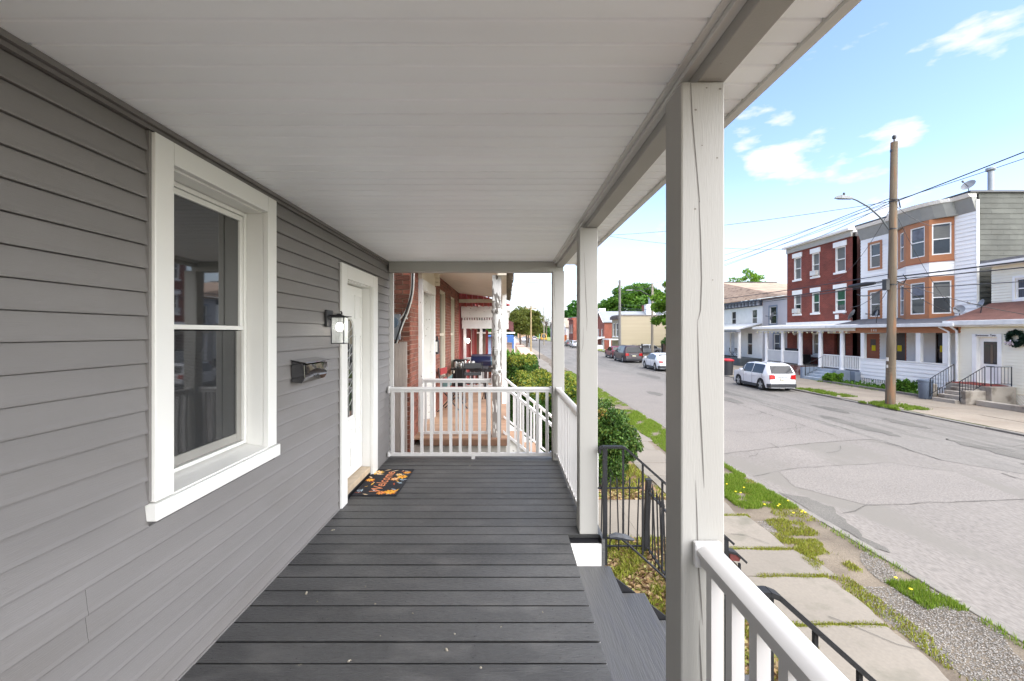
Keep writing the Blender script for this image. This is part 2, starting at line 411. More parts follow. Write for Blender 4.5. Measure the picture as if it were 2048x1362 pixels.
MB(HF).box(1.83, 2.66, -.262, -.24, .8, 2.3).build('curtain', interior_dark, wo)

# front door
dr = MB(HF)
dr.box(3.787, 3.925, 0, .034, 0.0, 2.125).box(4.69, 4.845, 0, .034, 0.0, 2.125).box(3.927, 4.688, 0, .034, 2.0, 2.125)
dr.box(3.90, 3.923, -.16, -.002, .02, 2.01).box(4.692, 4.712, -.16, -.002, .02, 2.01).box(3.925, 4.69, -.16, -.002, 1.992, 2.005)
door = dr.build('door', trim_white, house, bevel=.003)
leaf = MB(HF).m(trim_white)
leaf.box(3.93, 4.685, -.13, -.088, .105, 1.985)
def ring(mb, pts, w, n0, n1):
    """raised moulding along a closed outline"""
    cx = sum(p[0] for p in pts) / len(pts); cz_ = sum(p[1] for p in pts) / len(pts); q = []
    for x, z in pts:
        d = math.hypot(x - cx, z - cz_) or 1; q.append((x - (x - cx) / d * w * 1.2, z - (z - cz_) / d * w * 1.2))
    for i in range(len(pts)):
        j = (i + 1) % len(pts); a, b, c, d = pts[i], pts[j], q[j], q[i]
        mb.hexa([(a[0], n0, a[1]), (b[0], n0, b[1]), (c[0], n0, c[1]), (d[0], n0, d[1]), (a[0], n1, a[1]), (b[0], n1, b[1]), (c[0], n1, c[1]), (d[0], n1, d[1])])
arch = [(4.165, .70)] + [(4.275 + .115 * math.cos(t), 1.52 + .13 * math.sin(t)) for t in np.linspace(math.pi, 0, 12)] + [(4.39, .70)]
out_arch = [(4.275 + (x - 4.275) * 1.35, z + (.03 if z > 1 else -.05)) for x, z in arch]
ring(leaf, out_arch, .016, -.088, -.078)
for x0, x1, za, zb in ((3.99, 4.25, .2, .38), (4.33, 4.62, .2, .38), (3.99, 4.1, .72, 1.5), (4.47, 4.62, .5, 1.5), (3.99, 4.13, 1.66, 1.9), (4.45, 4.62, 1.66, 1.9), (3.99, 4.62, .44, .56)):
    ring(leaf, [(x0, za), (x0, zb), (x1, zb), (x1, za)], .014, -.088, -.079)
lf = leaf.build('door_leaf', None, door, bevel=.002)
MB(HF).prism([(-.0, 0)] + [], 'u', 0, 0) if False else None
g_ = MB(HF); g_.poly([(x, -.082, z) for x, z in arch]); g_.build('door_glass', glass_dark, door)
cm_ = MB(HF)
for i in range(9):
    z = .78 + i * .09; s = (-1) ** i
    cm_.tube([(4.19, -.081, z), (4.275 + s * .03, -.08, z + .04), (4.365, -.081, z + .085)], .003, 5)
cm_.tube([(4.275, -.08, .71), (4.25, -.08, 1.1), (4.30, -.08, 1.35), (4.275, -.08, 1.63)], .003, 5)
cm_.build('door_caming', mat('came', 'B9B9B4', .35, metal=.4), door)
MB(HF).box(3.93, 4.685, -.16, .0, .035, .095).build('threshold', mat('threshold', 'B8A68D', .5, var=.15, scale=12), door, bevel=.004)
MB(HF).box(3.93, 4.685, -.1, -.005, -.02, .033).build('threshold_riser', black_metal, door)

# porch deck
deck_start = 2.0196 - 21 * .143
def deck_mesh(x0, x1):
    m_ = MB(); m_.prism([(-.048, -.034), (.048, -.034), (.064, -.004), (.0655, 0), (-.0655, 0), (-.064, -.004)], 'u', 0, x1 - x0); return m_.mesh('deck_board', deck_paint)  # sides given an undercut to catch no light, so board gaps read dark
long_b, short_b = deck_mesh(WX + .005, .70), deck_mesh(WX + .005, .462)
k = 0; y = deck_start
while y < 5.36:
    c = y + .0715; opening = 1.54 < c < 3.24
    o = put('deck_board', short_b if opening else long_b, house, (WX + .005, c, random.uniform(-.0012, .0012)))
    y += .143
MB().box(WX, .455, -.98, 5.36, -.22, -.036).box(.456, .69, 3.26, 5.36, -.22, -.036).box(.456, .69, -.98, 1.515, -.22, -.036).build('deck_joists', black_metal, house)
mb = MB(); mb.box(.46, .472, 1.56, 3.235, -.2, -.038).box(.472, .70, 3.24, 3.252, -.21, -.038).box(.472, .70, 1.52, 1.532, -.21, -.038)
mb.build('step_riser', trim_white, house)
for bx in ((.702, .725, 3.236, 5.42, -.24, -.002), (.702, .725, -1, 1.52, -.24, -.002), (WX, .70, 5.37, 5.42, -.24, -.002)): MB().box(*bx).build('fascia_board', deck_paint, house)
MB().box(.69, .71, 3.26, 5.40, -1.5, -.242).box(.69, .71, -1, 1.53, -1.5, -.242).box(WX, .69, 5.38, 5.40, -1.5, -.242).build('porch_skirt', black_metal, house)
# stair treads down to the walk
tr_x = [(.474, .745), (.747, 1.0), (1.002, 1.27), (1.272, 1.54), (1.542, 1.81), (1.812, 2.08)]
for i, (a, b) in enumerate(tr_x):
    z = -.2 * (i + 1)
    MB().box(a, b + .02, 1.53, 3.245, z - .04, z).build('stair_tread', tread_paint, house, bevel=.005)
    MB().box(b - .01, b + .008, 1.54, 3.235, max(z - .2, GZ), z - .041).build('step_riser', tread_paint, house)
# far end of the steps is closed with a dark stringer
mb = MB()
for yy in (1.50, 3.255):
    MB().prism([(.705, -.22), (2.1, -1.28), (2.1, -1.5), (.705, -1.5)], 'n', yy, yy + .02).build('stringer', black_metal, house)

sc_ = MB(); gs = random.Random(8)
for i in range(46):
    yb = deck_start + .0715 + i * .143
    if yb > 5.3: break
    for xs in (-1.38, -.98, -.57, -.16, .25, .41):
        for dy in (-.038, .038):
            q = .0032; x, y_ = xs + gs.uniform(-.006, .006), yb + dy + gs.uniform(-.004, .004); sc_.poly([(x + q * math.cos(a), y_ + q * math.sin(a), .0016) for a in (0, 1.05, 2.1, 3.14, 4.2, 5.25)])
sc_.build('deck_screws', mat('screw_dark', (.02, .02, .02), .5, var=0), house, kind='stuff')
# posts, beam, ceiling, eave
PX0, PX1 = .549, .687
def post(y0, y1, z0, z1, name='post', lab=None, x0=PX0, x1=PX1):
    mb = MB(); mb.box(x0, x1, y0, y1, z0, z1); return mb.build(name, post_paint, house, bevel=.006, label=lab)
p1 = post(1.384, 1.522, 0.001, 2.31, lab='white wooden porch post with a long vertical crack')
p2 = post(3.31, 3.448, .001, 2.31)
p3 = post(5.22, 5.355, .001, 2.25)
p4 = post(-1.0, -.87, .001, 2.31)
def crack(pts, y, w, parent, name='crack'):
    mb = MB()
    for (x0, z0_, w0), (x1, z1_, w1) in zip(pts, pts[1:]):
        mb.poly([(x0 - w0, y, z0_), (x0 + w0, y, z0_), (x1 + w1, y, z1_), (x1 - w1, y, z1_)])
    return mb.build(name, mat('crack_dark', (.13, .12, .11), .9, var=0), parent)
def cr(px, py, wpx, D=1.384): return ((px - 1013) * D / 880, 1.52 - (py - 665) * D / 880, wpx * D / 880 / 2 * .75)
crack([cr(1381, 166, 1.5), cr(1384, 230, 2.2), cr(1390, 300, 2), cr(1397, 380, 2), cr(1399, 405, 1.8)], 1.3825, 1, p1)
crack([cr(1398, 402, 1.2), cr(1401, 480, 2.4), cr(1403, 560, 2.2), cr(1401, 620, 2), cr(1396, 640, .6)], 1.3825, 1, p1)
crack([cr(1395, 638, .6), cr(1397, 740, 2.6), cr(1402, 850, 3.2), cr(1406, 930, 2.4), cr(1408, 975, .6)], 1.3825, 1, p1)
crack([cr(1391, 960, .5), cr(1394, 1040, 2.4), cr(1396, 1120, 2.6), cr(1402, 1200, 3), cr(1405, 1250, .5)], 1.3825, 1, p1)
crack([cr(1398, 1240, .5), cr(1400, 1300, 3), cr(1403, 1360, 4), cr(1403, 1500, 2)], 1.3825, 1, p1)
def c2(px, py, w): return cr(px, py, w, 3.31)
crack([c2(1168, 505, .4), c2(1172, 600, 1.0), c2(1174, 640, .8), c2(1173, 662, .3)], 3.3085, 1, p2)
crack([c2(1167, 655, .3), c2(1166, 690, .9), c2(1163, 705, .3)], 3.3085, 1, p2)
crack([cr(1108, 547, .3, 5.22), cr(1109, 590, .8, 5.22), cr(1111, 620, .2, 5.22)], 5.2185, 1, p3)
# knots on the near post
mb = MB()
for px, py, r_ in ((1391, 220, 2), (1440, 178, 2.2), (1434, 316, 1.6), (1390, 418, 1.8), (1413, 176, 1.5), (1404, 291, 1.2), (1416, 1120, 1.4), (1425, 560, 1.1)):
    x, z, _ = cr(px, py, 1); q = r_ * 1.384 / 880
    mb.poly([(x + q * math.cos(t) * 1.3, 1.3828, z + q * math.sin(t)) for t in np.linspace(0, 5.5, 7)])
mb.build('knots', mat('knot', '77726A', .8, var=0), p1)
# side edge of the post is dressed with a thin wedge crack at its foot
MB().box(.603, .69, -1.05, 5.345, 2.312, 2.43).build('beam', post_paint, house, bevel=.004)
MB().box(.535, .602, -1.05, 5.345, 2.425, 2.44).build('beam_plate', post_paint, house)
MB().box(WX + .03, .602, 5.30, 5.43, 2.252, 2.374).build('end_beam', post_paint, house, bevel=.004)
MB().box(.604, .69, 5.347, 5.43, 2.252, 2.44).build('beam_end', post_paint, house)
MB().box(.553, .60, -1.05, 5.30, 2.368, 2.384).box(.575, .602, -1.05, 5.30, 2.35, 2.367).build('ceiling_trim', channel_light := mat('channel_light', 'CFCFCB', .4, var=.02), house)
pan_w = .1035
def panel_mesh(x0, x1, n):
    m_ = MB(); a, b = 0.0, pan_w
    prof = [(0, .016), (.008, .016), (.0125, .001), (.03, 0), (pan_w - .004, 0), (pan_w - .0015, .004), (pan_w, .013), (pan_w, .02), (0, .02)]
    m_.prism([(p, q) for p, q in prof], 'u', x0, x1); return m_.mesh(n, ceiling_vinyl)
cmesh = panel_mesh(WX + .002, .553, 'ceiling_panel'); emesh = panel_mesh(.692, .868, 'soffit_panel')
y = 1.303 - 22 * pan_w
while y < 5.30:
    put('ceiling_panel', cmesh, house, (0, y, 2.3755 + random.uniform(0, .0006))); y += pan_w
y = 1.303 - 22 * pan_w
while y < 5.46:
    put('soffit_panel', emesh, house, (0, y, 2.3755)); y += pan_w
MB().box(.869, .905, -1.1, 5.56, 2.364, 2.52).build('fascia', mat('fascia_paint', 'CBCAC4', .5, var=.06), house, bevel=.003)
MB().poly([(WX, -1.1, 3.0), (.92, -1.1, 2.53), (.92, 5.56, 2.53), (WX, 5.56, 3.0)]).box(WX, .868, -1.0, 5.5, 2.44, 2.5).build('porch_roof', channel_grey, house)
# small dents and nail marks in the ceiling
# railings
def railing(parent, p0, p1_, ztop, zbot, n, name='railing', bal=.034, width=.062, lab=None, mtl=None, drop=0.0, brackets=True):
    """top rail with a rounded cap, bottom rail, square balusters, between two points (x,y); drop = fall of the far end"""
    mtl = mtl or white_vinyl
    a = Vector((p0[0], p0[1], 0)); b = Vector((p1_[0], p1_[1], 0)); Lr = (b - a).length; F = Frame(a, b - a, Vector((0, 0, 1)).cross(b - a))
    dz = lambda u: -drop * u / Lr
    mb = MB(F); h = .062; wd = width
    prof = [(-wd * .36, -h), (wd * .36, -h), (wd * .36, -h * .62), (wd * .5, -h * .5), (wd * .5, -h * .28), (wd * .3, -.006), (0, 0), (-wd * .3, -.006), (-wd * .5, -h * .28), (-wd * .5, -h * .5), (-wd * .36, -h * .62)]
    n_ = len(prof); base = len(mb.v)
    for u in (0, Lr):
        mb.v += [F.p(u, q[0], ztop + q[1] + dz(u)) for q in prof]
    for i in range(n_):
        j = (i + 1) % n_; mb.f.append((base + i, base + j, base + n_ + j, base + n_ + i)); mb.mi.append(0)
    mb.f.append(tuple(range(base, base + n_))[::-1]); mb.f.append(tuple(range(base + n_, base + 2 * n_))); mb.mi += [0, 0]
    rail = mb.build(name, mtl, parent, smooth=True, label=lab)
    q = MB(F); q.hexa([(0, -.022, zbot), (Lr, -.022, zbot + dz(Lr)), (Lr, .022, zbot + dz(Lr)), (0, .022, zbot), (0, -.022, zbot + .038), (Lr, -.022, zbot + .038 + dz(Lr)), (Lr, .022, zbot + .038 + dz(Lr)), (0, .022, zbot + .038)])
    q.build('bottom_rail', mtl, rail, bevel=.003)
    if brackets:
        for u in (0, Lr):
            s = .012 if u == 0 else -.012
            for zc, hh in ((ztop + dz(u), .074), (zbot + .05 + dz(u), .056)):
                c = MB(F); ua, ub = sorted((u, u + s * 2)); c.box(ua, ub, -wd * .57, wd * .57, zc - hh, zc + .004)
                c.build('rail_bracket', mtl, rail, bevel=.006)
    proto = None
    for i in range(n):
        u = Lr * (i + .5) / n if not isinstance(n, list) else n[i]
        P = F.p(u, 0, zbot + .038 + dz(u)); H = ztop - h - zbot - .038
        if proto is None:
            pm = MB(Frame((0, 0, 0), F.u, F.n)); pm.box(-bal / 2, bal / 2, -bal / 2, bal / 2, -.005, H + .005); proto = pm.mesh('baluster', mtl)
        put('baluster', proto, rail, P)
    return rail
railing(house, (-1.425, 5.30), (.545, 5.30), .865, .035, 17)
MB().box(-.42, -.38, 5.28, 5.32, .0, .036).build('rail_foot', white_vinyl, house)
railing(house, (.618, 3.45), (.618, 5.22), .865, .035, 15)
MB().box(.60, .64, 4.3, 4.34, .0, .036).build('rail_foot', white_vinyl, house)
railing(house, (.625, 1.382), (.625, -.87), .865, .035, 19, width=.075)

# ------------------------------------------------------------------ things on the wall and deck
t = thing('wall_lantern', 'black square carriage lantern with ribbed glass, lit, beside the white door', 'lantern', (WX, 3.53, 1.63))
MB(HF).box(3.47, 3.59, .016, .036, 1.565, 1.70).build('backplate', black_metal, t, bevel=.004)
MB(HF).tube([(3.53, .03, 1.655), (3.53, .115, 1.66), (3.53, .13, 1.675), (3.53, .12, 1.69)], .007, 8).tube([(3.53, .03, 1.62), (3.53, .06, 1.632)], .006, 8).build('arm', black_metal, t, smooth=True)
hd = MB(HF); hd.hexa([(3.465, .035, 1.645), (3.595, .035, 1.645), (3.595, .185, 1.645), (3.465, .185, 1.645), (3.465, .035, 1.651), (3.595, .035, 1.651), (3.595, .185, 1.651), (3.465, .185, 1.651)])
hd.hexa([(3.50, .075, 1.651), (3.56, .075, 1.651), (3.56, .145, 1.651), (3.50, .145, 1.651), (3.52, .1, 1.672), (3.54, .1, 1.672), (3.54, .12, 1.672), (3.52, .12, 1.672)])
hd.build('lamp_hood', black_metal, t)
cg = MB(HF)
for a, b in ((3.483, .06), (3.483, .158), (3.573, .06), (3.573, .158)): cg.box(a, a + .006, b, b + .006, 1.43, 1.645)
for z in (1.43, 1.638): cg.box(3.489, 3.573, .06, .066, z, z + .007).box(3.489, 3.573, .158, .164, z, z + .007).box(3.483, 3.489, .066, .158, z, z + .007).box(3.573, 3.579, .066, .158, z, z + .007)
cg.build('cage', black_metal, t)
pg = MB(HF)
for i in range(14):
    u = 3.489 + i * .006; pg.tube([(u + .003, .163, 1.437), (u + .003, .163, 1.638)], .0028, 5)
    v = .067 + i * .0065; pg.tube([(3.486, v + .003, 1.437), (3.486, v + .003, 1.638)], .0028, 5)
pg.build('lamp_glass', clear_glass, t)
MB(HF).lathe([(.008, 1.53), (.022, 1.535), (.03, 1.555), (.026, 1.585), (.012, 1.60)], 3.531, .112, 12).build('bulb', lamp_glow, t, smooth=True)
MB(HF).lathe([(.012, 1.60), (.012, 1.64)], 3.531, .112, 10).build('bulb_socket', black_metal, t)
pl = bpy.data.lights.new('lantern_light', 'POINT'); pl.energy = .5; pl.color = (1, .93, .78); pl.shadow_soft_size = .03
plo = bpy.data.objects.new('lantern_light', pl); COL.objects.link(plo); plo.location = Vector((WX + .112, 3.531, 1.575)) - W[t.name]; plo.parent = t

t = thing('mailbox', 'glossy black mailbox with a curved front flap on the grey siding below the lantern', 'mailbox', (WX, 3.12, 1.25))
body = MB(HF); body.prism([(.014, 1.185), (.085, 1.18), (.105, 1.215), (.10, 1.30), (.085, 1.315), (.014, 1.33)], 'u', 2.935, 3.30); body.build('box', gloss_black, t, bevel=.004)
lid = MB(HF); lid.hexa([(2.925, .014, 1.332), (3.315, .014, 1.332), (3.315, .118, 1.312), (2.925, .118, 1.312), (2.925, .014, 1.338), (3.315, .014, 1.338), (3.315, .118, 1.318), (2.925, .118, 1.318)]); lid.build('lid', gloss_black, t, bevel=.002)
fl = MB(HF)
us = np.linspace(2.945, 3.29, 14)
for i in range(13):
    a, b = us[i], us[i + 1]; f = lambda u: 1.235 + .035 * math.sin((u - 2.945) / .345 * 3.0 + .2)
    fl.hexa([(a, .104, f(a)), (b, .104, f(b)), (b, .112, f(b)), (a, .112, f(a)), (a, .10, 1.302), (b, .10, 1.302), (b, .109, 1.302), (a, .109, 1.302)])
fl.build('front_flap', gloss_black, t, smooth=True)
tm = text_mesh('MAIL', .04, .001); put('lettering', tm, t, (WX + .109, 3.12, 1.21), (R(90), 0, R(90))); tm.materials.append(mat('raised_black', (.03, .03, .032), .3, var=0))

# doormat
t = thing('doormat', 'black doormat printed with orange flowers and the word welcome, in front of the white door', 'doormat', (-1.23, 4.48, 0))
mat_black = mat('mat_black', (.012, .012, .016), .95, var=.25, scale=60, bump=.6, bscale=400)
MB().box(-1.44, -1.02, 4.08, 4.87, .0015, .011).build('mat_base', mat_black, t, bevel=.003)
g = random.Random(3)
pet = {'o': mat('print_orange', 'E08A1E', .9, var=.15, scale=40), 'y': mat('print_yellow', 'EDB43A', .9, var=.15, scale=40), 'c': mat('print_cream', 'E8C9A0', .9, var=.1, scale=40), 'b': mat('print_blue', '9DB0BC', .9, var=.1), 'r': mat('print_rust', 'A0421C', .9, var=.1), 't': mat('print_copper', 'D9895A', .9, var=.1, scale=30)}
def flower(mb, x, y, r, c1, c2, z):
    for ring_, (cc, rr, np_) in enumerate(((c1, r, 9), (c2, r * .68, 8))):
        mb.m(pet[cc]); a0 = g.uniform(0, 1)
        for i in range(np_):
            a = a0 + 6.283 * i / np_; d = Vector((math.cos(a), math.sin(a))); q = Vector((-d.y, d.x)); k1 = rr * g.uniform(.85, 1.05)
            P = [Vector((x, y)) + d * k1 * s + q * k1 * s2 for s, s2 in ((.12, 0), (.55, .2), (.9, .12), (1, 0), (.9, -.12), (.55, -.2))]
            mb.poly([(p.x, p.y, z + ring_ * .0006 + i * .00003) for p in P])
    mb.m(pet['r']); mb.poly([(x + r * .15 * math.cos(a), y + r * .15 * math.sin(a), z + .0018) for a in np.linspace(0, 5.6, 8)])
fb = MB()
for x, y, r, a, b in ((-1.385, 4.74, .072, 'y', 'c'), (-1.395, 4.50, .052, 'o', 'y'), (-1.10, 4.16, .068, 'o', 'y'), (-1.18, 4.14, .048, 'o', 't'), (-1.085, 4.60, .06, 'y', 'o'), (-1.07, 4.74, .045, 'o', 'y'), (-1.15, 4.53, .05, 'o', 'c'), (-1.14, 4.67, .04, 'c', 'y')):
    flower(fb, x, y, r, a, b, .0122)
for i in range(46):
    side = g.choice((0, 1, 2, 3)); x = g.choice((g.uniform(-1.42, -1.33), g.uniform(-1.14, -1.04))); y = g.uniform(4.12, 4.83)
    if side == 0: x, y = g.uniform(-1.4, -1.05), g.choice((g.uniform(4.1, 4.2), g.uniform(4.78, 4.85)))
    a = g.uniform(0, 6.28); l_ = g.uniform(.02, .045); d = Vector((math.cos(a), math.sin(a))) * l_; q = Vector((-d.y, d.x)) * .22
    fb.m(pet[g.choice('bbcrby')]); P = Vector((x, y)); zz = .0118 + i * .00001
    fb.poly([(*(P + s), zz) for s in (-d, q, d, -q)])
fb.build('flower_print', None, t)
tm = text_mesh('Welcome', .155, .0004); tm.materials.append(pet['t'])
for v in tm.vertices: v.co.x += v.co.y * .25
put('lettering', tm, t, (-1.245, 4.46, .0128), (0, 0, R(90)))

# bits of litter on the boards
lit = mat('blossom_litter', '9A9384', .9, var=.3, scale=50); lb = MB(); g = random.Random(11)
for px, py, s in ((612, 1187, .016), (582, 1120, .012), (572, 1119, .008), (665, 1061, .014), (730, 1174, .007), (635, 1204, .006), (750, 1208, .008), (825, 1227, .006), (1085, 1225, .007), (908, 1268, .008), (760, 1272, .006), (600, 1330, .007), (700, 1322, .01), (892, 1300, .012), (960, 1338, .012), (1002, 1255, .006), (782, 1020, .008), (940, 932, .012)):
    D = 1.52 * 880 / (py - 665); x = (px - 1013) * D / 880
    for j in range(3):
        a = g.uniform(0, 6.28); u_ = x + g.uniform(-s, s) * .6; v_ = D + g.uniform(-s, s) * .6; q = s * g.uniform(.35, .6)
        lb.hexa([(u_ + q * math.cos(a + t_) , v_ + q * .6 * math.sin(a + t_), .001) for t_ in (0, 1.57, 3.14, 4.71)] + [(u_ + q * .6 * math.cos(a + t_), v_ + q * .4 * math.sin(a + t_), .002 + q * .7) for t_ in (0, 1.57, 3.14, 4.71)])
tag(lb.build('blossom_litter', lit), 'dry crumbs of blossom scattered over the dark deck boards', 'litter', kind='stuff')

# ------------------------------------------------------------------ ground, road, walks
def S(o): o['kind'] = 'structure'; return o
dirt = mat('dirt', '6A6052', .95, var=.22, scale=1.6, var2=.2, scale2=60, spots='5A5044', spot_scale=2.2, spot_lo=.5, spot_hi=.62, bump=.9, bscale=45)
mulch = mat('mulch', '7A5F49', .95, var=.3, scale=3, var2=.35, scale2=70, bump=1, bscale=60)
asphalt = mat('asphalt', '6F6A64', .9, var=.1, scale=.45, stretch=(1, .35, 1), var2=.22, scale2=34, spots='69655E', spot_scale=.6, spot_lo=.5, spot_hi=.6, bump=.45, bscale=55)
asphalt_pale = mat('asphalt_pale', '706B65', .9, var=.06, scale=.6, var2=.28, scale2=40, bump=.5, bscale=60)
asphalt_old = mat('asphalt_old', '6C6862', .9, var=.10, scale=.7, stretch=(1.6, .25, 1), var2=.22, scale2=34, spots='625F59', spot_scale=1.6, spot_lo=.5, spot_hi=.6, bump=.5, bscale=50)
asphalt_dark = mat('asphalt_dark', '5B5852', .9, var=.15, scale=1.5, var2=.25, scale2=40, bump=.8, bscale=50)
bluestone = mat('bluestone', '766F64', .8, var=.09, scale=1.1, var2=.06, scale2=30, per_obj=.06, spots='5F5C4F', spot_scale=2.4, spot_lo=.55, spot_hi=.75, bump=.35, bscale=18)
concrete = mat('concrete', '787168', .85, var=.1, scale=.9, var2=.08, scale2=25, per_obj=.05, spots='746E64', spot_scale=1.8, spot_lo=.55, spot_hi=.75, bump=.4, bscale=30)
far_walk = mat('far_walk', '857B6D', .9, var=.1, scale=.8, var2=.1, scale2=20, per_obj=.05, spots='7D7162', spot_scale=1.1, spot_lo=.52, spot_hi=.72, bump=.4, bscale=20)
curb_m = mat('curb_stone', '6F6B64', .85, var=.15, scale=2.5, var2=.12, scale2=30, per_obj=.08, bump=.6, bscale=25)
gravel_m = mat('gravel', '7E7A74', .9, var=.1, scale=2, island=.6, bump=.3)
turf_m = mat('turf', '6F7A35', .95, var=.3, scale=2.5, var2=.3, scale2=50, spots='8C7F52', spot_scale=1.8, spot_lo=.5, spot_hi=.68, bump=1, bscale=50)
far_ground = mat('far_ground', '6C7048', .95, var=.25, scale=.05, var2=.2, scale2=1)

S(MB().box(-900, 900, -300, 1500, -3.0, -1.62).build('ground', far_ground))
S(MB().box(-60, 2.88, -20, 400, -1.615, GZ - .006).build('yard_ground', mulch))
S(MB().box(2.883, 5.0, -20, 60, -1.614, GZ - .012).build('verge_ground', dirt))
S(MB().box(2.883, 5.0, 60.003, 300, -1.614, GZ - .012).build('pavement', far_walk))
road = S(MB().box(5.16, 15.2, -25, 420, -1.61, GZ - .055).build('road', asphalt))
RZ = GZ - .055
mbk = MB(); mbk.box(15.42, 60, -25, 420, -1.612, GZ - .004)
S(mbk.build('far_yard_ground', turf_m))
def G3(px, py, z=None):
    """image point to the place it has on the ground"""
    d = 1.52 - (RZ if z is None else z); D = d * 880 / (py - 665); return ((px - 1013) * D / 880, D)
def sheet(name, pts, z, material, parent, world=False, jit=.0, sub=6, seed=1):
    g = random.Random(seed); P = [p if world else G3(*p) for p in pts]; Q = []
    for i, p in enumerate(P):
        q = P[(i + 1) % len(P)]
        for k in range(sub):
            t = k / sub; x = p[0] + (q[0] - p[0]) * t; y = p[1] + (q[1] - p[1]) * t
            j = jit * (1 if k else .3); Q.append((x + g.uniform(-j, j), y + g.uniform(-j, j), z))
    return MB().poly(Q).build(name, material, parent)
sheet('road_patch', [(6.0, 9.7), (6.5, 9.88), (8.98, 10.3), (9.8, 9.6), (9.45, 8.05), (6.37, 7.77), (5.7, 8.7)], RZ + .004, asphalt_pale, road, True, .02, 8, 1)
sheet('road_patch', [(5.2, 11.0), (8.6, 12.2), (10.5, 12.6), (10.3, 24), (8.2, 36), (6.0, 40), (5.3, 30)], RZ + .004, asphalt_pale, road, True, .025, 8, 2)
sheet('road_patch', [(10.4, 10.5), (12.4, 7.8), (14.9, 6.5), (14.95, 40), (12.3, 60), (11.2, 30)], RZ + .0045, asphalt_old, road, True, .03, 8, 3)
sheet('road_patch', [(5.3, 42), (8.4, 40), (9.5, 26), (11.0, 28), (12, 62), (8, 120), (5.3, 120)], RZ + .003, asphalt_old, road, True, .03, 8, 4)
sheet('road_patch', [(5.17, 8.4), (5.17, 6.3), (5.3, 6.1), (5.42, 6.8), (5.7, 7.7), (5.6, 8.1)], RZ + .008, asphalt_dark, road, True, .07, 5, 5)
sheet('road_patch', [(5.17, 4.4), (5.5, 4.5), (5.46, 2.2), (5.17, 2.1)], RZ + .008, asphalt_dark, road, True, .05, 5, 6)
for i, (cx, cy, rx, ry) in enumerate(((7.9, 5.15, .24, .3), (12.6, 11.2, .25, 1.5), (11.5, 14.5, .3, 1.7), (12.9, 17.5, .3, 1.0), (12.0, 9.3, .15, 1.0), (10.1, 20, .3, 1.2), (13.4, 14.8, .25, .9), (11.1, 23, .35, 1.8), (6.7, 17.0, .3, .5), (7.4, 22, .3, .9), (13.6, 10.9, .15, .7), (10.0, 31, .4, 2.5))):
    sheet('road_stain', [(cx + rx * math.cos(a), cy + ry * math.sin(a)) for a in np.linspace(0, 5.6, 9)], RZ + .011, asphalt_dark, road, True, min(rx, ry) * .35, 3, 20 + i)
def crack_line(pts, wd, seed=0, z=RZ + .013, m_=None, parent=None, name='road_crack'):
    g = random.Random(seed); P = []
    for a, b in zip(pts, pts[1:]):
        n = max(2, int(math.dist(a, b) / .25))
        for k in range(n):
            t = k / n; P.append((a[0] + (b[0] - a[0]) * t + g.uniform(-.035, .035), a[1] + (b[1] - a[1]) * t + g.uniform(-.035, .035)))
    P.append(pts[-1]); mb = MB()
    for (x0, y0), (x1, y1) in zip(P, P[1:]):
        d = Vector((x1 - x0, y1 - y0)).normalized(); q = Vector((-d.y, d.x)) * wd * g.uniform(.2, .75)
        mb.poly([(x0 + q.x, y0 + q.y, z), (x1 + q.x, y1 + q.y, z), (x1 - q.x, y1 - q.y, z), (x0 - q.x, y0 - q.y, z)])
    return mb.build(name, m_ or crack_m, parent or road)
crack_m = mat('road_crack', '4E4B46', .95, var=.3, scale=4)
for i, (p, wd) in enumerate(([[(5.2, 9.3), (6.0, 9.7), (6.5, 9.88), (8.98, 10.3), (9.8, 9.6)], .010], [[(5.7, 7.4), (6.37, 7.77), (9.45, 8.05), (12.2, 8.3)], .010], [[(10.7, 9.5), (10.95, 5), (11.05, 1)], .022], [[(10.4, 10.5), (11.2, 20), (11.3, 30), (12.2, 60)], .02], [[(5.25, 11), (8.6, 12.2), (10.5, 12.6)], .01], [[(6.0, 4.2), (6.6, 4.9), (7.5, 5.2)], .007], [[(9.7, 13), (9.9, 24), (8.2, 36)], .016], [[(12.6, 8.5), (13.2, 13), (12.7, 18), (13.3, 24)], .014], [[(11.6, 12), (13.6, 11.3), (15.1, 11.6)], .01], [[(5.9, 14), (7.6, 13.4), (9.6, 14.2)], .01], [[(6.1, 21), (8.1, 20.3), (9.7, 21.5)], .01], [[(14.4, 7), (14.5, 12), (14.3, 19)], .012], [[(12.2, 8), (12.25, 4), (12.4, 0)], .012])):
    crack_line(p, wd, i)
g_c = random.Random(42)
for i in range(46):
    x, y = g_c.uniform(5.4, 14.8), g_c.uniform(9, 36); a = g_c.choice((0, 1.57)) + g_c.uniform(-.5, .5); ln = g_c.uniform(.4, 2.2); crack_line([(x, y), (x + math.cos(a) * ln * .5, y + math.sin(a) * ln * .5), (x + math.cos(a + .3) * ln, y + math.sin(a + .3) * ln)], .008, 100 + i)
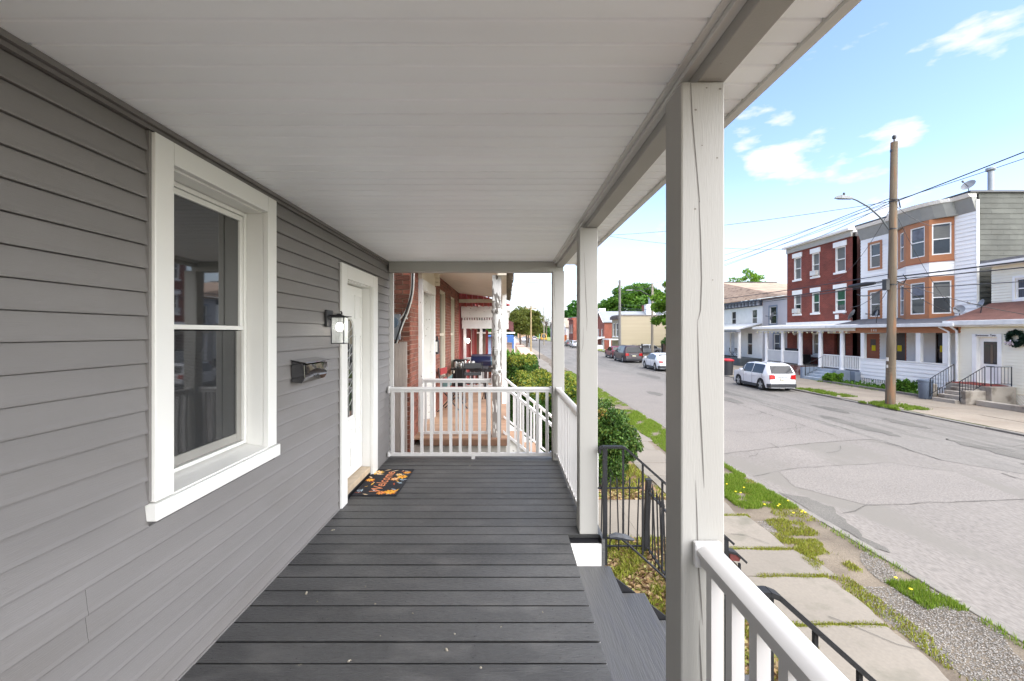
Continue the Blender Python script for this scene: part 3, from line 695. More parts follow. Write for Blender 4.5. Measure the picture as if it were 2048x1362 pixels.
# near kerb: single worn stones, nearly flush
kerb = S(tag(bpy.data.objects.new('kerb', None), kind='structure')); COL.objects.link(kerb); W['kerb'] = Vector()
y = -1.0; g = random.Random(5)
while y < 60:
    ln = g.uniform(1.5, 2.4); dz = g.uniform(-.02, .012); dx = g.uniform(-.012, .012)
    mb = MB(); mb.hexa([(5.01 + dx, y + .012, -1.6), (5.15 + dx, y + .012, -1.6), (5.15 + dx, y + ln - .012, -1.6), (5.01 + dx, y + ln - .012, -1.6),
                        (5.01 + dx, y + .012, GZ + dz), (5.14 + dx, y + .012, GZ + dz - .008), (5.14 + dx, y + ln - .012, GZ + dz - .012), (5.01 + dx, y + ln - .012, GZ + dz - .004)])
    mb.build('curb_stone', curb_m, kerb, bevel=.014); y += ln
S(MB().box(5.012, 5.148, 60, 300, -1.6, GZ).build('far_kerb', curb_m))
S(MB().box(-0, 5.158, -25, -1.1, -1.608, -1.50).build('near_pavement', concrete))
# bluestone slabs of the pavement
walk = tag(bpy.data.objects.new('pavement_slabs', None), kind='structure'); COL.objects.link(walk); W['pavement_slabs'] = Vector()
def slab(x0, x1, y0, y1, z, seed, material=bluestone, parent=walk, gap=.02, jit=.022, right=None, name='slab'):
    g = random.Random(seed); P = []
    def edge(a, b, n, bow=0):
        for k in range(n):
            t = k / n; q = bow * math.sin(math.pi * t)
            nx, ny = (b[1] - a[1]), -(b[0] - a[0]); L_ = math.hypot(nx, ny)
            P.append((a[0] + (b[0] - a[0]) * t + nx / L_ * q + g.uniform(-jit, jit), a[1] + (b[1] - a[1]) * t + ny / L_ * q + g.uniform(-jit, jit)))
    A, B, C_, D_ = (x0, y0 + gap), (x1 + (right or 0), y0 + gap), (x1 + (right or 0) * .3, y1 - gap), (x0, y1 - gap)
    edge(A, B, 7); edge(B, C_, 7, .03); edge(C_, D_, 7); edge(D_, A, 7)
    tilt = g.uniform(-.008, .008); mb = MB(); n = len(P); base = 0
    mb.v += [Vector((x, y, z - .06)) for x, y in P] + [Vector((x, y, z + tilt * (x - x0))) for x, y in P]
    mb.f.append(tuple(range(n, 2 * n))); mb.mi.append(0)
    for i in range(n):
        j = (i + 1) % n; mb.f.append((i, j, n + j, n + i)); mb.mi.append(0)
    return mb.build(name, material, parent, bevel=.006)
joints = [-1, -.1, .8, 1.75, 2.65, 3.55, 4.5, 5.4, 6.09, 7.2, 8.1, 9.2, 10.1, 11.2, 12.1, 13.2, 14.2, 15.4, 16.5, 17.7, 19, 20.3, 21.8, 23.5, 25.4, 27.5, 30, 33, 36.5, 41, 46, 52, 60]
for i, (a, b) in enumerate(zip(joints, joints[1:])):
    slab(2.93 + .03 * math.sin(i * 2.1), 3.92, a, b, GZ + .014, i, right=.16 * math.sin(i * 1.7 + 2.2), gap=.022 if b < 8 else .012, jit=.016 if b < 9 else .006)
# extra cracked piece, as in the photo
crack_line([(2.95, 6.9), (3.2, 6.55), (3.5, 6.5), (3.7, 6.2)], .006, 50, GZ + .024, crack_m, walk, 'slab_crack')
crack_line([(3.4, 4.62), (3.75, 4.2), (3.9, 4.1)], .006, 51, GZ + .024, crack_m, walk, 'slab_crack')
# neighbour's front walk and our own
for i, (a, b) in enumerate(((1.32, 1.95), (1.95, 2.42), (2.42, 2.9))):
    slab(a, b, 6.42, 7.88, GZ + .01, 60 + i, gap=.01, jit=.006)
slab(2.1, 2.9, 1.5, 3.2, GZ + .012, 70, concrete, gap=.01, jit=.004)
# the far pavement: slabs and kerb stones
fwalk = tag(bpy.data.objects.new('far_pavement', None), kind='structure'); COL.objects.link(fwalk); W['far_pavement'] = Vector()
y = 4.0; i = 0
while y < 66:
    step = 1.5
    for a, b in ((15.44, 17.2), (17.215, 19.25)):
        g2 = random.Random(i); z = GZ + .01 + g2.uniform(-.006, .006)
        MB().box(a, b, y + .008, y + step - .008, z - .08, z).build('slab', far_walk, fwalk, bevel=.008); i += 1
    y += step
y = 2.0
while y < 66:
    ln = 2.0; MB().box(15.21, 15.41, y + .01, y + ln - .01, -1.6, GZ + .015 + random.Random(int(y)).uniform(-.03, .01)).build('curb_stone', curb_m, fwalk, bevel=.02); y += ln
# far pavement of our side further down: pinkish brick-tinted walk
S(MB().box(2.1, 3.95, 60, 300, -1.6, GZ - .002).build('far_sidewalk', mat('pink_walk', 'C4A08C', .9, var=.08, scale=.5)))

# ------------------------------------------------------------------ grass, weeds, gravel (uncountable)
def blades(name, label, regions, n, h, material, seed=0, clump=.5, wid=.006, z=GZ - .01, lean=.5):
    """regions = list of (x0,x1,y0,y1,weight); a noise mask leaves bare places"""
    g = np.random.default_rng(seed); wt = np.array([r[4] for r in regions], float); wt /= wt.sum(); pts = []
    for r, q in zip(regions, wt):
        m_ = int(n * q); x = g.uniform(r[0], r[1], m_ * 3); y = g.uniform(r[2], r[3], m_ * 3)
        f = np.sin(x * 5.1 + seed) * np.cos(y * 3.7 + seed * 2) + .6 * np.sin(x * 11.3 - y * 7.9 + seed) + .35 * np.sin(y * 19 + x * 3)
        ex = np.minimum(np.minimum(x - r[0], r[1] - x) / (r[1] - r[0]), np.minimum(y - r[2], r[3] - y) / (r[3] - r[2])) * 6
        keep = (f + g.normal(0, .25, m_ * 3) + np.minimum(ex, 1) * .6) > clump; pts.append(np.stack([x, y], 1)[keep][:m_])
    P = np.concatenate(pts); m_ = len(P); hh = h * g.uniform(.35, 1.2, m_); a = g.uniform(0, 6.283, m_); ld = g.uniform(0, 6.283, m_); ln = lean * hh * g.uniform(.1, 1, m_)
    ww = wid * g.uniform(.6, 1.4, m_); dx, dy = np.cos(a) * ww, np.sin(a) * ww
    v = np.zeros((m_, 4, 3)); v[:, 0] = np.stack([P[:, 0] - dx, P[:, 1] - dy, np.full(m_, z)], 1); v[:, 1] = np.stack([P[:, 0] + dx, P[:, 1] + dy, np.full(m_, z)], 1)
    tx, ty = P[:, 0] + np.cos(ld) * ln, P[:, 1] + np.sin(ld) * ln
    v[:, 2] = np.stack([tx + dx * .15, ty + dy * .15, z + hh], 1); v[:, 3] = np.stack([tx - dx * .15, ty - dy * .15, z + hh * .98], 1)
    return tag(put(name, quads_mesh(name, v.reshape(-1, 3), material)), label, 'grass', kind='stuff')
grass_m = leaf_mat('grass_blades', ['4C681C', '6A8628', '7C9432', '58741F', '8A9444', '607C24'], .3)
moss_m = leaf_mat('low_weeds', ['6E7A2A', '8D9238', '9AA043', '7B6B36', '5E7124'], .25)
blades('verge_grass', 'bright green grass growing on the verge by the kerb', [(3.98, 5.0, 7.5, 9.3, 8), (4.55, 5.0, 4.75, 5.3, .8), (4.9, 5.03, 3.2, 4.6, .1), (4.9, 5.03, 5.4, 6.9, .1), (4.0, 5.0, 11.0, 17, 8), (4.0, 5.0, 18, 34, 9), (4.85, 5.0, 9, 11.3, .7)], 80000, .06, grass_m, 1, -.15, .005)
blades('slab_weeds', 'short yellow green weeds in the joints between the slabs', [(2.9, 4.0, b - .05, b + .05, 1) for b in joints[2:11]] + [(3.93, 4.2, 3.2, 6.6, 1.6), (3.9, 4.5, 5.5, 6.4, 1.2), (2.86, 2.95, 1, 9, 1.0), (4.1, 4.7, 6.5, 7.1, 1.0), (4.0, 4.3, 2.6, 3.0, .5), (4.4, 5.0, 7, 9, 1.2)], 34000, .035, moss_m, 2, .15, .006)
blades('yard_weeds', 'low weeds and creeping plants covering the front yard', [(1.0, 1.86, 3.35, 5.95, 5), (1.3, 2.9, 5.9, 6.4, 2), (1.95, 2.9, 3.3, 6.0, 2), (2.1, 2.9, -.5, 1.45, 1), (1.9, 2.9, 7.9, 12, 3)], 15000, .075, moss_m, 3, .35, .012, lean=.9)
blades('far_verge_grass', 'grass tufts growing by the far kerb and round the pole', [(15.1, 16.4, 16.9, 18.9, 3), (15.3, 16.2, 20.3, 23.4, 2.5), (18.9, 20.2, 22.2, 27.0, .7), (15.4, 16.2, 38, 42, 2), (16, 18.5, 40, 50, 4)], 22000, .10, grass_m, 4, .1, .012, z=GZ)
# dandelions
mb = MB(); g = random.Random(4); dm = mat('dandelion_yellow', 'F2D21C', .7, var=.1)
for i in range(14):
    x, y = g.choice(((g.uniform(4.55, 4.95), g.uniform(7.0, 7.7)), (g.uniform(4.2, 4.7), g.uniform(7.3, 8.6)), (g.uniform(4.55, 4.9), g.uniform(4.9, 5.3)))); z = GZ + g.uniform(.04, .07)
    mb.lathe([(.004, z), (.016, z + .006), (.017, z + .012), (.006, z + .016)], x, y, 7)
tag(mb.build('dandelions', dm), 'yellow dandelions flowering in the verge grass', 'flowers', kind='stuff')
# gravel
g = np.random.default_rng(8); n = 42000
x = g.uniform(3.95, 4.98, n); y = g.uniform(2.0, 8.0, n); f = np.sin(x * 4 + 1) * np.cos(y * 2.3) + .5 * np.sin(x * 9 - y * 5)
keep = ((y < 5.2) & (x > 3.98 + .06 * np.sin(y * 4)) & (f > -1.1)) | ((f > .75) & (y < 7)); x, y = x[keep], y[keep]
ex = g.uniform(2.0, 2.9, 5000); ey = g.uniform(-.3, 1.4, 5000); x = np.concatenate([x, ex]); y = np.concatenate([y, ey])
n = len(x); s = g.uniform(.003, .0095, n); octa = np.array([[1, 0, 0], [0, 1, 0], [-1, 0, 0], [0, -1, 0], [0, 0, .7], [0, 0, -.7]])
v = octa[None] * s[:, None, None] * g.uniform(.6, 1.3, (n, 6, 1)); a = g.uniform(0, 6.28, n); ca, sa = np.cos(a)[:, None], np.sin(a)[:, None]
v = np.stack([v[..., 0] * ca - v[..., 1] * sa + x[:, None], v[..., 0] * sa + v[..., 1] * ca + y[:, None], v[..., 2] + GZ - .008 + s[:, None] * .4], -1).reshape(-1, 3)
tri = np.array([[0, 1, 4], [1, 2, 4], [2, 3, 4], [3, 0, 4]]); F_ = (tri[None] + (np.arange(n) * 6)[:, None, None]).reshape(-1, 3)
me = bpy.data.meshes.new('gravel'); me.from_pydata(v.tolist(), [], F_.tolist()); me.materials.append(gravel_m)
tag(put('gravel', me), 'loose grey gravel spread between the slabs and the kerb', 'gravel', kind='stuff')
# dead leaves and stems in the yard
leafl = leaf_mat('dead_leaves', ['7A6246', '9A8058', '5E4630', 'A8946E', '7A8038', '6E5A3C'], .1)
P = np.stack([rng.uniform(.95, 2.9, 22000), rng.uniform(-.4, 8.3, 22000), rng.uniform(GZ, GZ + .03, 22000)], 1); P = P[~((P[:, 0] > 1.25) & (P[:, 1] > 6.4) & (P[:, 1] < 7.9))]; P = P[~((P[:, 0] < 2.1) & (P[:, 1] > 1.4) & (P[:, 1] < 3.3))]
tag(put('leaf_litter', quads_mesh('leaf_litter', leaf_arrays(P, .045, flat=.8), leafl)), 'brown dead leaves covering the soil of the front yard', 'leaf litter', kind='stuff')

# ------------------------------------------------------------------ iron stair rails and the old iron fence
def handrail(label, Y, Lh=1.5):
    t = thing('handrail', label, 'handrail', (.72, Y, -.2))
    mb = MB(); X0, Z0 = .70, .672
    prof = [(X0 - .012, Z0 - .045), (X0 - .01, Z0 - .012), (X0 + .01, Z0), (X0 + .155, Z0), (X0 + .185, Z0 - .012), (X0 + Lh, Z0 - .9 * (Lh - .185))]
    for (xa, za), (xb, zb) in zip(prof, prof[1:]):
        d = Vector((xb - xa, zb - za)).normalized(); q = Vector((-d.y, d.x)) * .008
        mb.hexa([(xa - q.x, Y - .02, za - q.y), (xb - q.x, Y - .02, zb - q.y), (xb - q.x, Y + .02, zb - q.y), (xa - q.x, Y + .02, za - q.y),
                 (xa + q.x, Y - .02, za + q.y), (xb + q.x, Y - .02, zb + q.y), (xb + q.x, Y + .02, zb + q.y), (xa + q.x, Y + .02, za + q.y)])
    mb.build('top_rail', iron, t)
    MB().box(X0 + .015, X0 + .045, Y - .015, Y + .015, -.2, Z0 - .008).build('post', iron, t)
    MB().box(X0 + Lh - .07, X0 + Lh - .04, Y - .015, Y + .015, GZ, Z0 - .9 * (Lh - .23)).build('post', iron, t)
    low = MB(); low.tube([(X0 + .03, Y, .0), (X0 + .15, Y, -.01), (X0 + .19, Y, -.04), (X0 + Lh - .06, Y, -.04 - .9 * (Lh - .25))], .009, 6); low.build('lower_rail', iron, t)
    for k in range(int((Lh - .2) / .145)):
        x = X0 + .165 + k * .145; zt = Z0 - .012 - max(0, x - X0 - .185) * .903; zb = -.02 - max(0, x - X0 - .19) * .904
        put('baluster', MB(Frame((0, 0, 0), (1, 0, 0), (0, 1, 0))).box(-.0065, .0065, -.0065, .0065, zb - zt - .0, 0).mesh('baluster', iron), t, (x, Y, zt))
    return t
handrail('black iron stair handrail beside the foot of the middle white post', 3.262, .98)
handrail('black iron stair handrail next to the white railing nearest the viewer', 1.44)
t = thing('newspaper', 'rolled newspaper in a dark plastic bag caught on the iron handrail', 'newspaper', (.80, 3.24, .0))
mb = MB(); mb.tube([(.75, 3.215, .028), (.80, 3.22, .034), (.87, 3.225, .018), (.935, 3.225, .0)], [.014, .024, .024, .008], 8); mb.build('roll', mat('bag_grey', '33363B', .5, var=.4, scale=30), t, smooth=True)

def picket_fence(label, a, b, z0, z1, name='iron_fence', n=None, lean=0):
    t = thing(name, label, 'fence', (a[0], a[1], z0)); A, B = Vector((*a, 0)), Vector((*b, 0)); Lf = (B - A).length; F = Frame(A, B - A, Vector((0, 0, 1)).cross(B - A))
    H = z1 - z0; n = n or max(2, int(Lf / .12))
    for z, nm in ((z0 + .09, 'bottom_rail'), (z1 - .10, 'top_rail')):
        MB(F).box(0, Lf, -.014, .014, z - .008, z + .008).build(nm, iron, t)
    pm = MB(Frame((0, 0, 0), F.u, F.n)); pm.box(-.0075, .0075, -.0075, .0075, 0.02, H - .03)
    pm.hexa([(-.0075, -.0075, H - .03), (.0075, -.0075, H - .03), (.0075, .0075, H - .03), (-.0075, .0075, H - .03), (-.013, -.006, H + .0), (.013, -.006, H + .0), (.013, .006, H + .0), (-.013, .006, H + .0)])
    pm.hexa([(-.013, -.006, H), (.013, -.006, H), (.013, .006, H), (-.013, .006, H), (-.002, -.002, H + .055), (.002, -.002, H + .055), (.002, .002, H + .055), (-.002, .002, H + .055)])
    for s in (-1, 1):
        pm.tube([(s * .006, 0, H - .09), (s * .026, 0, H - .06), (s * .04, 0, H - .035), (s * .034, 0, H - .015), (s * .022, 0, H - .022)], .004, 5)
    me = pm.mesh('picket', iron)
    for i in range(n):
        o = put('picket', me, t, F.p(Lf * (i + .5) / n, 0, z0)); o.rotation_euler = (R(random.uniform(-1.5, 1.5) + lean), R(random.uniform(-2, 2)), 0)
    return t
picket_fence('old black iron fence with spiked pickets between the two front yards', (.98, 6.0), (1.84, 6.0), GZ, -.50)
picket_fence('old black iron fence with spiked pickets running along the pavement', (1.91, 5.94), (1.91, 3.75), GZ, -.52)
def fence_post(label, x, y, top, cap=False, lean=0):
    t = thing('fence_post', label, 'fence post', (x, y, GZ)); o = MB().box(x - .035, x + .035, y - .035, y + .035, GZ, top).build('shaft', iron, t, bevel=.005); o.rotation_euler = (0, R(lean), 0)
    MB().box(x - .04, x + .04, y - .04, y + .04, top + .002, top + .016).build('cap', iron, t).rotation_euler = (0, R(lean), 0)
    return t
fence_post('leaning square black iron corner post of the old front fence', 1.90, 6.02, -.50, lean=2.5)
t = thing('gate_post', 'black iron gate post with a curled flat cap, showing just past the nearest white post', 'gate post', (1.86, 3.66, GZ))
MB().box(1.845, 1.875, 3.645, 3.675, GZ, -.34).box(1.93, 1.945, 3.65, 3.67, GZ, -.40).build('shaft', iron, t)
MB().hexa([(1.80, 3.62, -.29), (1.90, 3.62, -.315), (1.90, 3.70, -.315), (1.80, 3.70, -.29), (1.80, 3.62, -.27), (1.90, 3.62, -.295), (1.90, 3.70, -.295), (1.80, 3.70, -.27)]).hexa([(1.901, 3.62, -.315), (1.975, 3.62, -.385), (1.975, 3.70, -.385), (1.901, 3.70, -.315), (1.901, 3.62, -.295), (1.985, 3.62, -.37), (1.985, 3.70, -.37), (1.901, 3.70, -.295)]).build('cap', iron, t)
MB().hexa([(1.85, 3.63, -.36), (1.92, 3.63, -.37), (1.92, 3.68, -.37), (1.85, 3.68, -.36), (1.84, 3.63, -.30), (1.94, 3.63, -.33), (1.94, 3.68, -.33), (1.84, 3.68, -.30)]).build('latch', mat('rusty_red', '5A2420', .7, var=.3, scale=40), t)

# ------------------------------------------------------------------ the brick neighbour
brick_red = mat('brick_red', '875240', .85, var=.15, scale=9, per_obj=.22, island=.25, bump=.5, bscale=60, spots='96523A', spot_scale=3, spot_lo=.6, spot_hi=.75)
brick_dark = mat('brick_dark', '6E4536', .9, var=.2, scale=7, per_obj=.25, island=.2, bump=.6, bscale=60)
mortar = mat('mortar', 'A08F80', .95, var=.15, scale=9)
cream_paint = mat('cream_paint', 'CFC6B2', .55, var=.06, scale=2)
old_white = mat('old_white', 'D9D8D3', .55, var=.08, scale=3, spots='8E8880', spot_scale=22, spot_lo=.66, spot_hi=.7)
peeling = mat('peeling_paint', 'D0CFCB', .7, var=.1, scale=3, stretch=(2.2, 2.2, .6), spots='6D6862', spot_scale=9, spot_lo=.52, spot_hi=.56, bump=.7, bscale=24, bstretch=(3, 3, .6))
bare = mat('bare_wood', '857D76', .85, var=.2, scale=3, stretch=(3, 3, .5), spots='D6D3CC', spot_scale=12, spot_lo=.6, spot_hi=.63, bump=.8, bscale=26, bstretch=(4, 4, .5))
NX, NY0, NY1 = -1.38, 6.30, 12.75
nb = thing('brick_house', 'red brick row house with a peeling white column and sloped cream porch ceiling', 'house', (NX, NY0, 0))
NF = Frame((NX, 0, 0), (0, 1, 0), (1, 0, 0))
holes = [(6.97, 8.0, -.05, 2.25), (9.1, 10.0, .55, 2.45), (10.9, 11.75, .55, 2.45)]
mb = MB(NF); wall(mb, NY0 + .004, NY1, -1.5, 7.2, holes, .25, -.008); mb.box(NY0 + .004, NY0 + .2, -8, -.26, -1.5, 7.2).box(NY1 - .2, NY1, -8, -.26, -1.5, 7.2).box(NY0 + .21, NY1 - .21, -8, -7.8, -1.5, 7.2)
mb.build('wall', mortar, nb)
MB(NF).box(NY0 - .1, NY1, -8.2, .3, 7.2, 7.4).build('roof', channel_grey, nb)
bm_ = MB(Frame((0, 0, 0), (1, 0, 0), (0, 1, 0))).box(-.098, .098, -.012, .006, -.0285, .0285).mesh('brick', brick_dark)
bh_ = MB(Frame((0, 0, 0), (1, 0, 0), (0, 1, 0))).box(-.045, .045, -.012, .006, -.0285, .0285).mesh('brick', brick_red)
z = -1.45; i = 0
while z < 2.7:
    x = NX - .105 if i % 2 == 0 else NX - .21
    o = put('brick', bm_, nb, (x - .0, NY0 + .003, z))
    put('brick', bm_, nb, (x - .208, NY0 + .003, z))
    if i % 2: put('brick', bh_, nb, (NX - .052, NY0 + .003, z))
    z += .067; i += 1
# bricks of the front, a little proud of the joints
fb = MB(NF); z = -1.1; i = 0
while z < 2.75:
    off = (i % 2) * .105
    for s0, s1 in minus(NY0, NY1, [(h[0], h[1]) for h in holes if h[2] < z < h[3]]):
        u = NY0 - .21 + off
        while u < s1:
            a, b = max(u + .005, s0 + .004), min(u + .205, s1 - .004)
            if b - a > .03: fb.box(a, b, -.008, .003 + random.uniform(0, .002), z - .0285, z + .0285)
            u += .21
    z += .067; i += 1
fb.build('brickwork', brick_red, nb, kind='stuff')
# door surround, door, bracket
ds = MB(NF).m(old_white); ds.box(6.86, 6.97, .003, .07, -.05, 2.2).box(8.0, 8.12, .003, .07, -.05, 2.2).box(6.86, 8.12, .003, .075, 2.202, 2.36).box(6.97, 6.985, -.2, .002, -.05, 2.25).box(7.985, 8.0, -.2, .002, -.05, 2.25)
nd = ds.build('door', None, nb, bevel=.004)
MB(NF).box(6.986, 7.984, -.16, -.12, -.05, 2.2).box(7.1, 7.86, -.119, -.105, .1, .8).box(7.1, 7.86, -.119, -.105, .95, 1.95).build('door_leaf', old_white, nd)
MB(NF).box(6.86, 8.12, .004, .06, 2.362, 2.66).build('frieze', cream_paint, nb)
br_ = MB(NF)
for zc, r_ in ((2.58, .07), (2.5, .055), (2.42, .04)): br_.tube([(8.16, .02, zc), (8.16, .14, zc)], r_, 10)
br_.box(8.12, 8.2, .004, .2, 2.6, 2.66); br_.build('bracket', cream_paint, nb)
for j, (a, b) in enumerate(((9.1, 10.0), (10.9, 11.75))):
    wf = MB(NF).m(cream_paint); wf.box(a, a + .07, -.12, -.02, .55, 2.45).box(b - .07, b, -.12, -.02, .55, 2.45).box(a + .07, b - .07, -.12, -.02, 2.38, 2.45).box(a + .07, b - .07, -.12, -.04, 1.45, 1.5).box(a - .05, b + .05, -.02, .05, .49, .55)
    wo_ = wf.build('window', None, nb); MB(NF).box(a + .07, b - .07, -.1, -.09, .55, 2.38).build('pane', glass_dark, wo_)
# deck, ceiling, eave, columns
terra = mat('plank_tan', '9A7B62', .7, var=.15, scale=3, per_obj=.12, bump=.4, bscale=30)
y = 6.48
while y < 12.7:
    MB().box(NX, .03, y, y + .135, -.06, -.03 + random.uniform(-.002, .002)).build('deck_board', terra, nb); y += .14
MB().box(NX + .12, .05, 6.40, 6.475, -.13, -.032).build('deck_edge', mat('edge_brown', '7F5F4A', .7, var=.2, scale=5), nb, bevel=.006)
MB().box(NX + .02, .0, 6.47, 12.6, -1.45, -.14).build('porch_base', mat('grey_render', 'B4B0A6', .85, var=.12, scale=3), nb)
MB().hexa([(NX + .003, 6.35, 2.66), (.0, 6.35, 2.49), (.0, 12.75, 2.49), (NX + .003, 12.75, 2.66), (NX + .003, 6.35, 2.70), (.0, 6.35, 2.53), (.0, 12.75, 2.53), (NX + .003, 12.75, 2.70)]).build('porch_ceiling', mat('ceiling_cream', 'D8D2C2', .5, var=.05), nb)
MB().box(-.13, .0, 6.36, 12.75, 2.35, 2.485).build('porch_beam', cream_paint, nb)
MB().box(NX + .01, -.14, 12.66, 12.75, 2.38, 2.48).build('porch_end_beam', cream_paint, nb)
rag = MB(); g = random.Random(2); y = 6.35
while y < 12.8:
    q = g.uniform(.1, .22); rag.hexa([(.002, y, 2.47), (.11 + g.uniform(-.02, .02), y, 2.44), (.11 + g.uniform(-.02, .02), y + q, 2.44), (.002, y + q, 2.47), (.002, y, 2.56), (.12, y, 2.52 + g.uniform(-.01, .02)), (.12, y + q, 2.52), (.002, y + q, 2.56)]); y += q + .004
rag.build('ragged_eave', mat('old_shingle', '6E665C', .95, var=.4, scale=20, bump=1, bscale=60), nb, kind='stuff')
MB().hexa([(NX, 6.3, 3.2), (.1, 6.3, 2.57), (.1, 12.8, 2.57), (NX, 12.8, 3.2), (NX, 6.3, 3.24), (.1, 6.3, 2.6), (.1, 12.8, 2.6), (NX, 12.8, 3.24)]).build('porch_roof', channel_grey, nb)
def turned(x, y, z0, z1, lab=None):
    H = z1 - z0; c = MB().m(bare); c.box(x - .065, x + .065, y - .065, y + .065, z0, z0 + .75); c.lathe([(.062, z0 + .75), (.07, z0 + .82), (.075, z0 + .9), (.06, z0 + .93)], x, y, 16)
    c.m(peeling).lathe([(.06, z0 + .93), (.078, z0 + .96), (.078, z0 + .99), (.06, z0 + 1.01), (.073, z0 + 1.08), (.076, z0 + 1.4), (.072, z0 + 1.75), (.06, z0 + 1.82), (.078, z0 + 1.85), (.078, z0 + 1.88), (.06, z0 + 1.91), (.072, z0 + 1.97), (.062, z0 + 2.02)], x, y, 18)
    c.box(x - .065, x + .065, y - .065, y + .065, z0 + 2.02, z1)
    for zz in (1.28, 1.31, 1.55, 1.58): c.lathe([(.077, z0 + zz - .006), (.081, z0 + zz), (.077, z0 + zz + .006)], x, y, 18)
    return c.build('column', None, nb, smooth=True, label=lab)
turned(-.145, 6.56, -.03, 2.37, 'turned porch column with badly peeling white paint')
MB().box(-.10, -.005, 9.55, 9.65, -.03, 2.35).build('column', old_white, nb, bevel=.005)
MB().box(-.10, -.005, 12.5, 12.6, -.03, 2.35).build('column', old_white, nb, bevel=.005)
railing(nb, (-1.27, 6.60), (-.23, 6.60), .83, .0, 9, width=.05, bal=.03)
railing(nb, (-1.2, 12.4), (-.1, 12.4), .82, .0, 9, width=.05, bal=.03)
railing(nb, (-.05, 6.66), (1.28, 6.66), .745, .0, 11, drop=1.07, width=.05, bal=.03, brackets=False)
railing(nb, (-.05, 7.85), (1.28, 7.85), .745, .0, 11, drop=1.07, width=.05, bal=.03, brackets=False)
MB().box(1.28, 1.38, 6.6, 6.7, GZ, -.30).build('newel_post', white_vinyl, nb, bevel=.006)
MB().box(1.28, 1.38, 7.8, 7.9, GZ, -.30).build('newel_post', white_vinyl, nb, bevel=.006)
for yy in (6.70, 7.78):
    MB().hexa([(-.02, yy, -.34), (1.29, yy, -1.44), (1.29, yy + .03, -1.44), (-.02, yy + .03, -.34), (-.02, yy, -.04), (1.29, yy, -1.12), (1.29, yy + .03, -1.12), (-.02, yy + .03, -.04)]).build('stringer', old_white, nb)
for i in range(6):
    MB().box(.03 + i * .22, .28 + i * .22, 6.74, 7.77, -.26 - i * .2, -.22 - i * .2).build('stair_tread', terra, nb)
t = thing('wall_lantern', 'black box lantern on the brick wall beside the neighbouring door', 'lantern', (NX, 8.25, 1.3))
MB(NF).box(8.2, 8.3, .006, .03, 1.25, 1.48).build('backplate', black_metal, t); MB(NF).box(8.16, 8.34, .031, .11, 1.12, 1.38).build('cage', black_metal, t, bevel=.008)
MB(NF).box(8.145, 8.159, .045, .1, 1.16, 1.35).build('lamp_glass', mat('milk_glass', 'DDDCD6', .3, var=0), t); MB(NF).tube([(8.25, .03, 1.42), (8.25, .08, 1.44), (8.25, .08, 1.38)], .02, 6).build('arm', black_metal, t)
t = thing('window_box', 'small faded turquoise window box under the brick house window', 'planter', (NX, 9.55, .4))
MB(NF).prism([(.051, .56), (.16, .58), (.14, .34), (.051, .32)], 'u', 9.15, 9.95).build('box', mat('turquoise', '5E7A78', .6, var=.15, scale=8), t, bevel=.005); MB(NF).box(9.2, 9.9, .06, .15, .575, .59).build('soil', mulch, t)
# cables and meter in the gap, boarded gap fence
cab_w = mat('cable_white', 'C9C7C0', .5, var=.1); cab_k = mat('cable_black', (.02, .02, .02), .5, var=0)
def cable(label, pts, r, m_, group=None, name='cable'):
    P = []
    for i in range(len(pts) - 1):
        a, b = Vector(pts[i]), Vector(pts[i + 1]); p0 = Vector(pts[max(i - 1, 0)]); p3 = Vector(pts[min(i + 2, len(pts) - 1)])
        for k in range(6):
            t = k / 6; P.append(.5 * ((2 * a) + (b - p0) * t + (2 * p0 - 5 * a + 4 * b - p3) * t * t + (3 * a - p0 - 3 * b + p3) * t ** 3))
    P.append(Vector(pts[-1])); return tag(MB().tube([tuple(p) for p in P], r, 6).build(name, m_, smooth=True), label, 'cable', group)
def cw(px, py, Y=6.22): return ((px - 1013) * Y / 880, Y, 1.52 - (py - 665) * Y / 880)
gc = 'cables hanging down the brick corner'
cable('white cable looping down the brick corner towards the meter', [cw(824, 540), cw(822, 580), cw(813, 618), cw(798, 640), cw(786, 649)], .011, cab_w, gc)
cable('white cable hanging lowest to the top of the gap fence', [cw(828, 540), cw(826, 585), cw(817, 622), cw(803, 655), cw(796, 680), cw(790, 695)], .010, cab_w, gc)
cable('thin white cable ending short beside the black one', [cw(823, 542), cw(821, 590), cw(812, 628), cw(815, 638), cw(810, 640), cw(795, 680)], .006, cab_w, gc)
cable('thick black cable bundled with the white ones', [cw(826, 540), cw(824, 583), cw(815, 615), cw(806, 640), cw(797, 668), cw(790, 690)], .016, cab_k, gc)
t = thing('electric_meter', 'round electric meter on the brick side wall behind the cables', 'meter', (-1.60, 6.25, 1.6))
mb = MB(Frame((-1.60, 6.29, 0), (1, 0, 0), (0, -1, 0))); mb.box(-.09, .09, 0, .08, 1.42, 1.78); mb.build('box', mat('meter_grey', '7B8084', .5), t)
MB(Frame((-1.60, 6.29, 0), (1, 0, 0), (0, -1, 0))).tube([(0, .081, 1.66), (0, .13, 1.66)], .08, 16).build('dial', mat('meter_glass', '5A6A78', .15), t, smooth=True)
t = thing('gap_fence', 'weathered vertical board fence closing the gap beside the brick corner', 'fence', (-1.75, 6.05, GZ)); wood_g = mat('weathered_wood', 'A79B92', .9, var=.15, scale=3, per_obj=.15, bump=.6, bscale=30, bstretch=(4, 4, .5))
for i in range(11):
    put('fence_board', MB(Frame((0, 0, 0), (1, 0, 0), (0, 1, 0))).box(-.026, .026, -.01, .01, 0, 1.38 - GZ + random.uniform(-.02, .02)).mesh('fence_board', wood_g), t, (-1.945 + i * .055, 6.05, GZ))
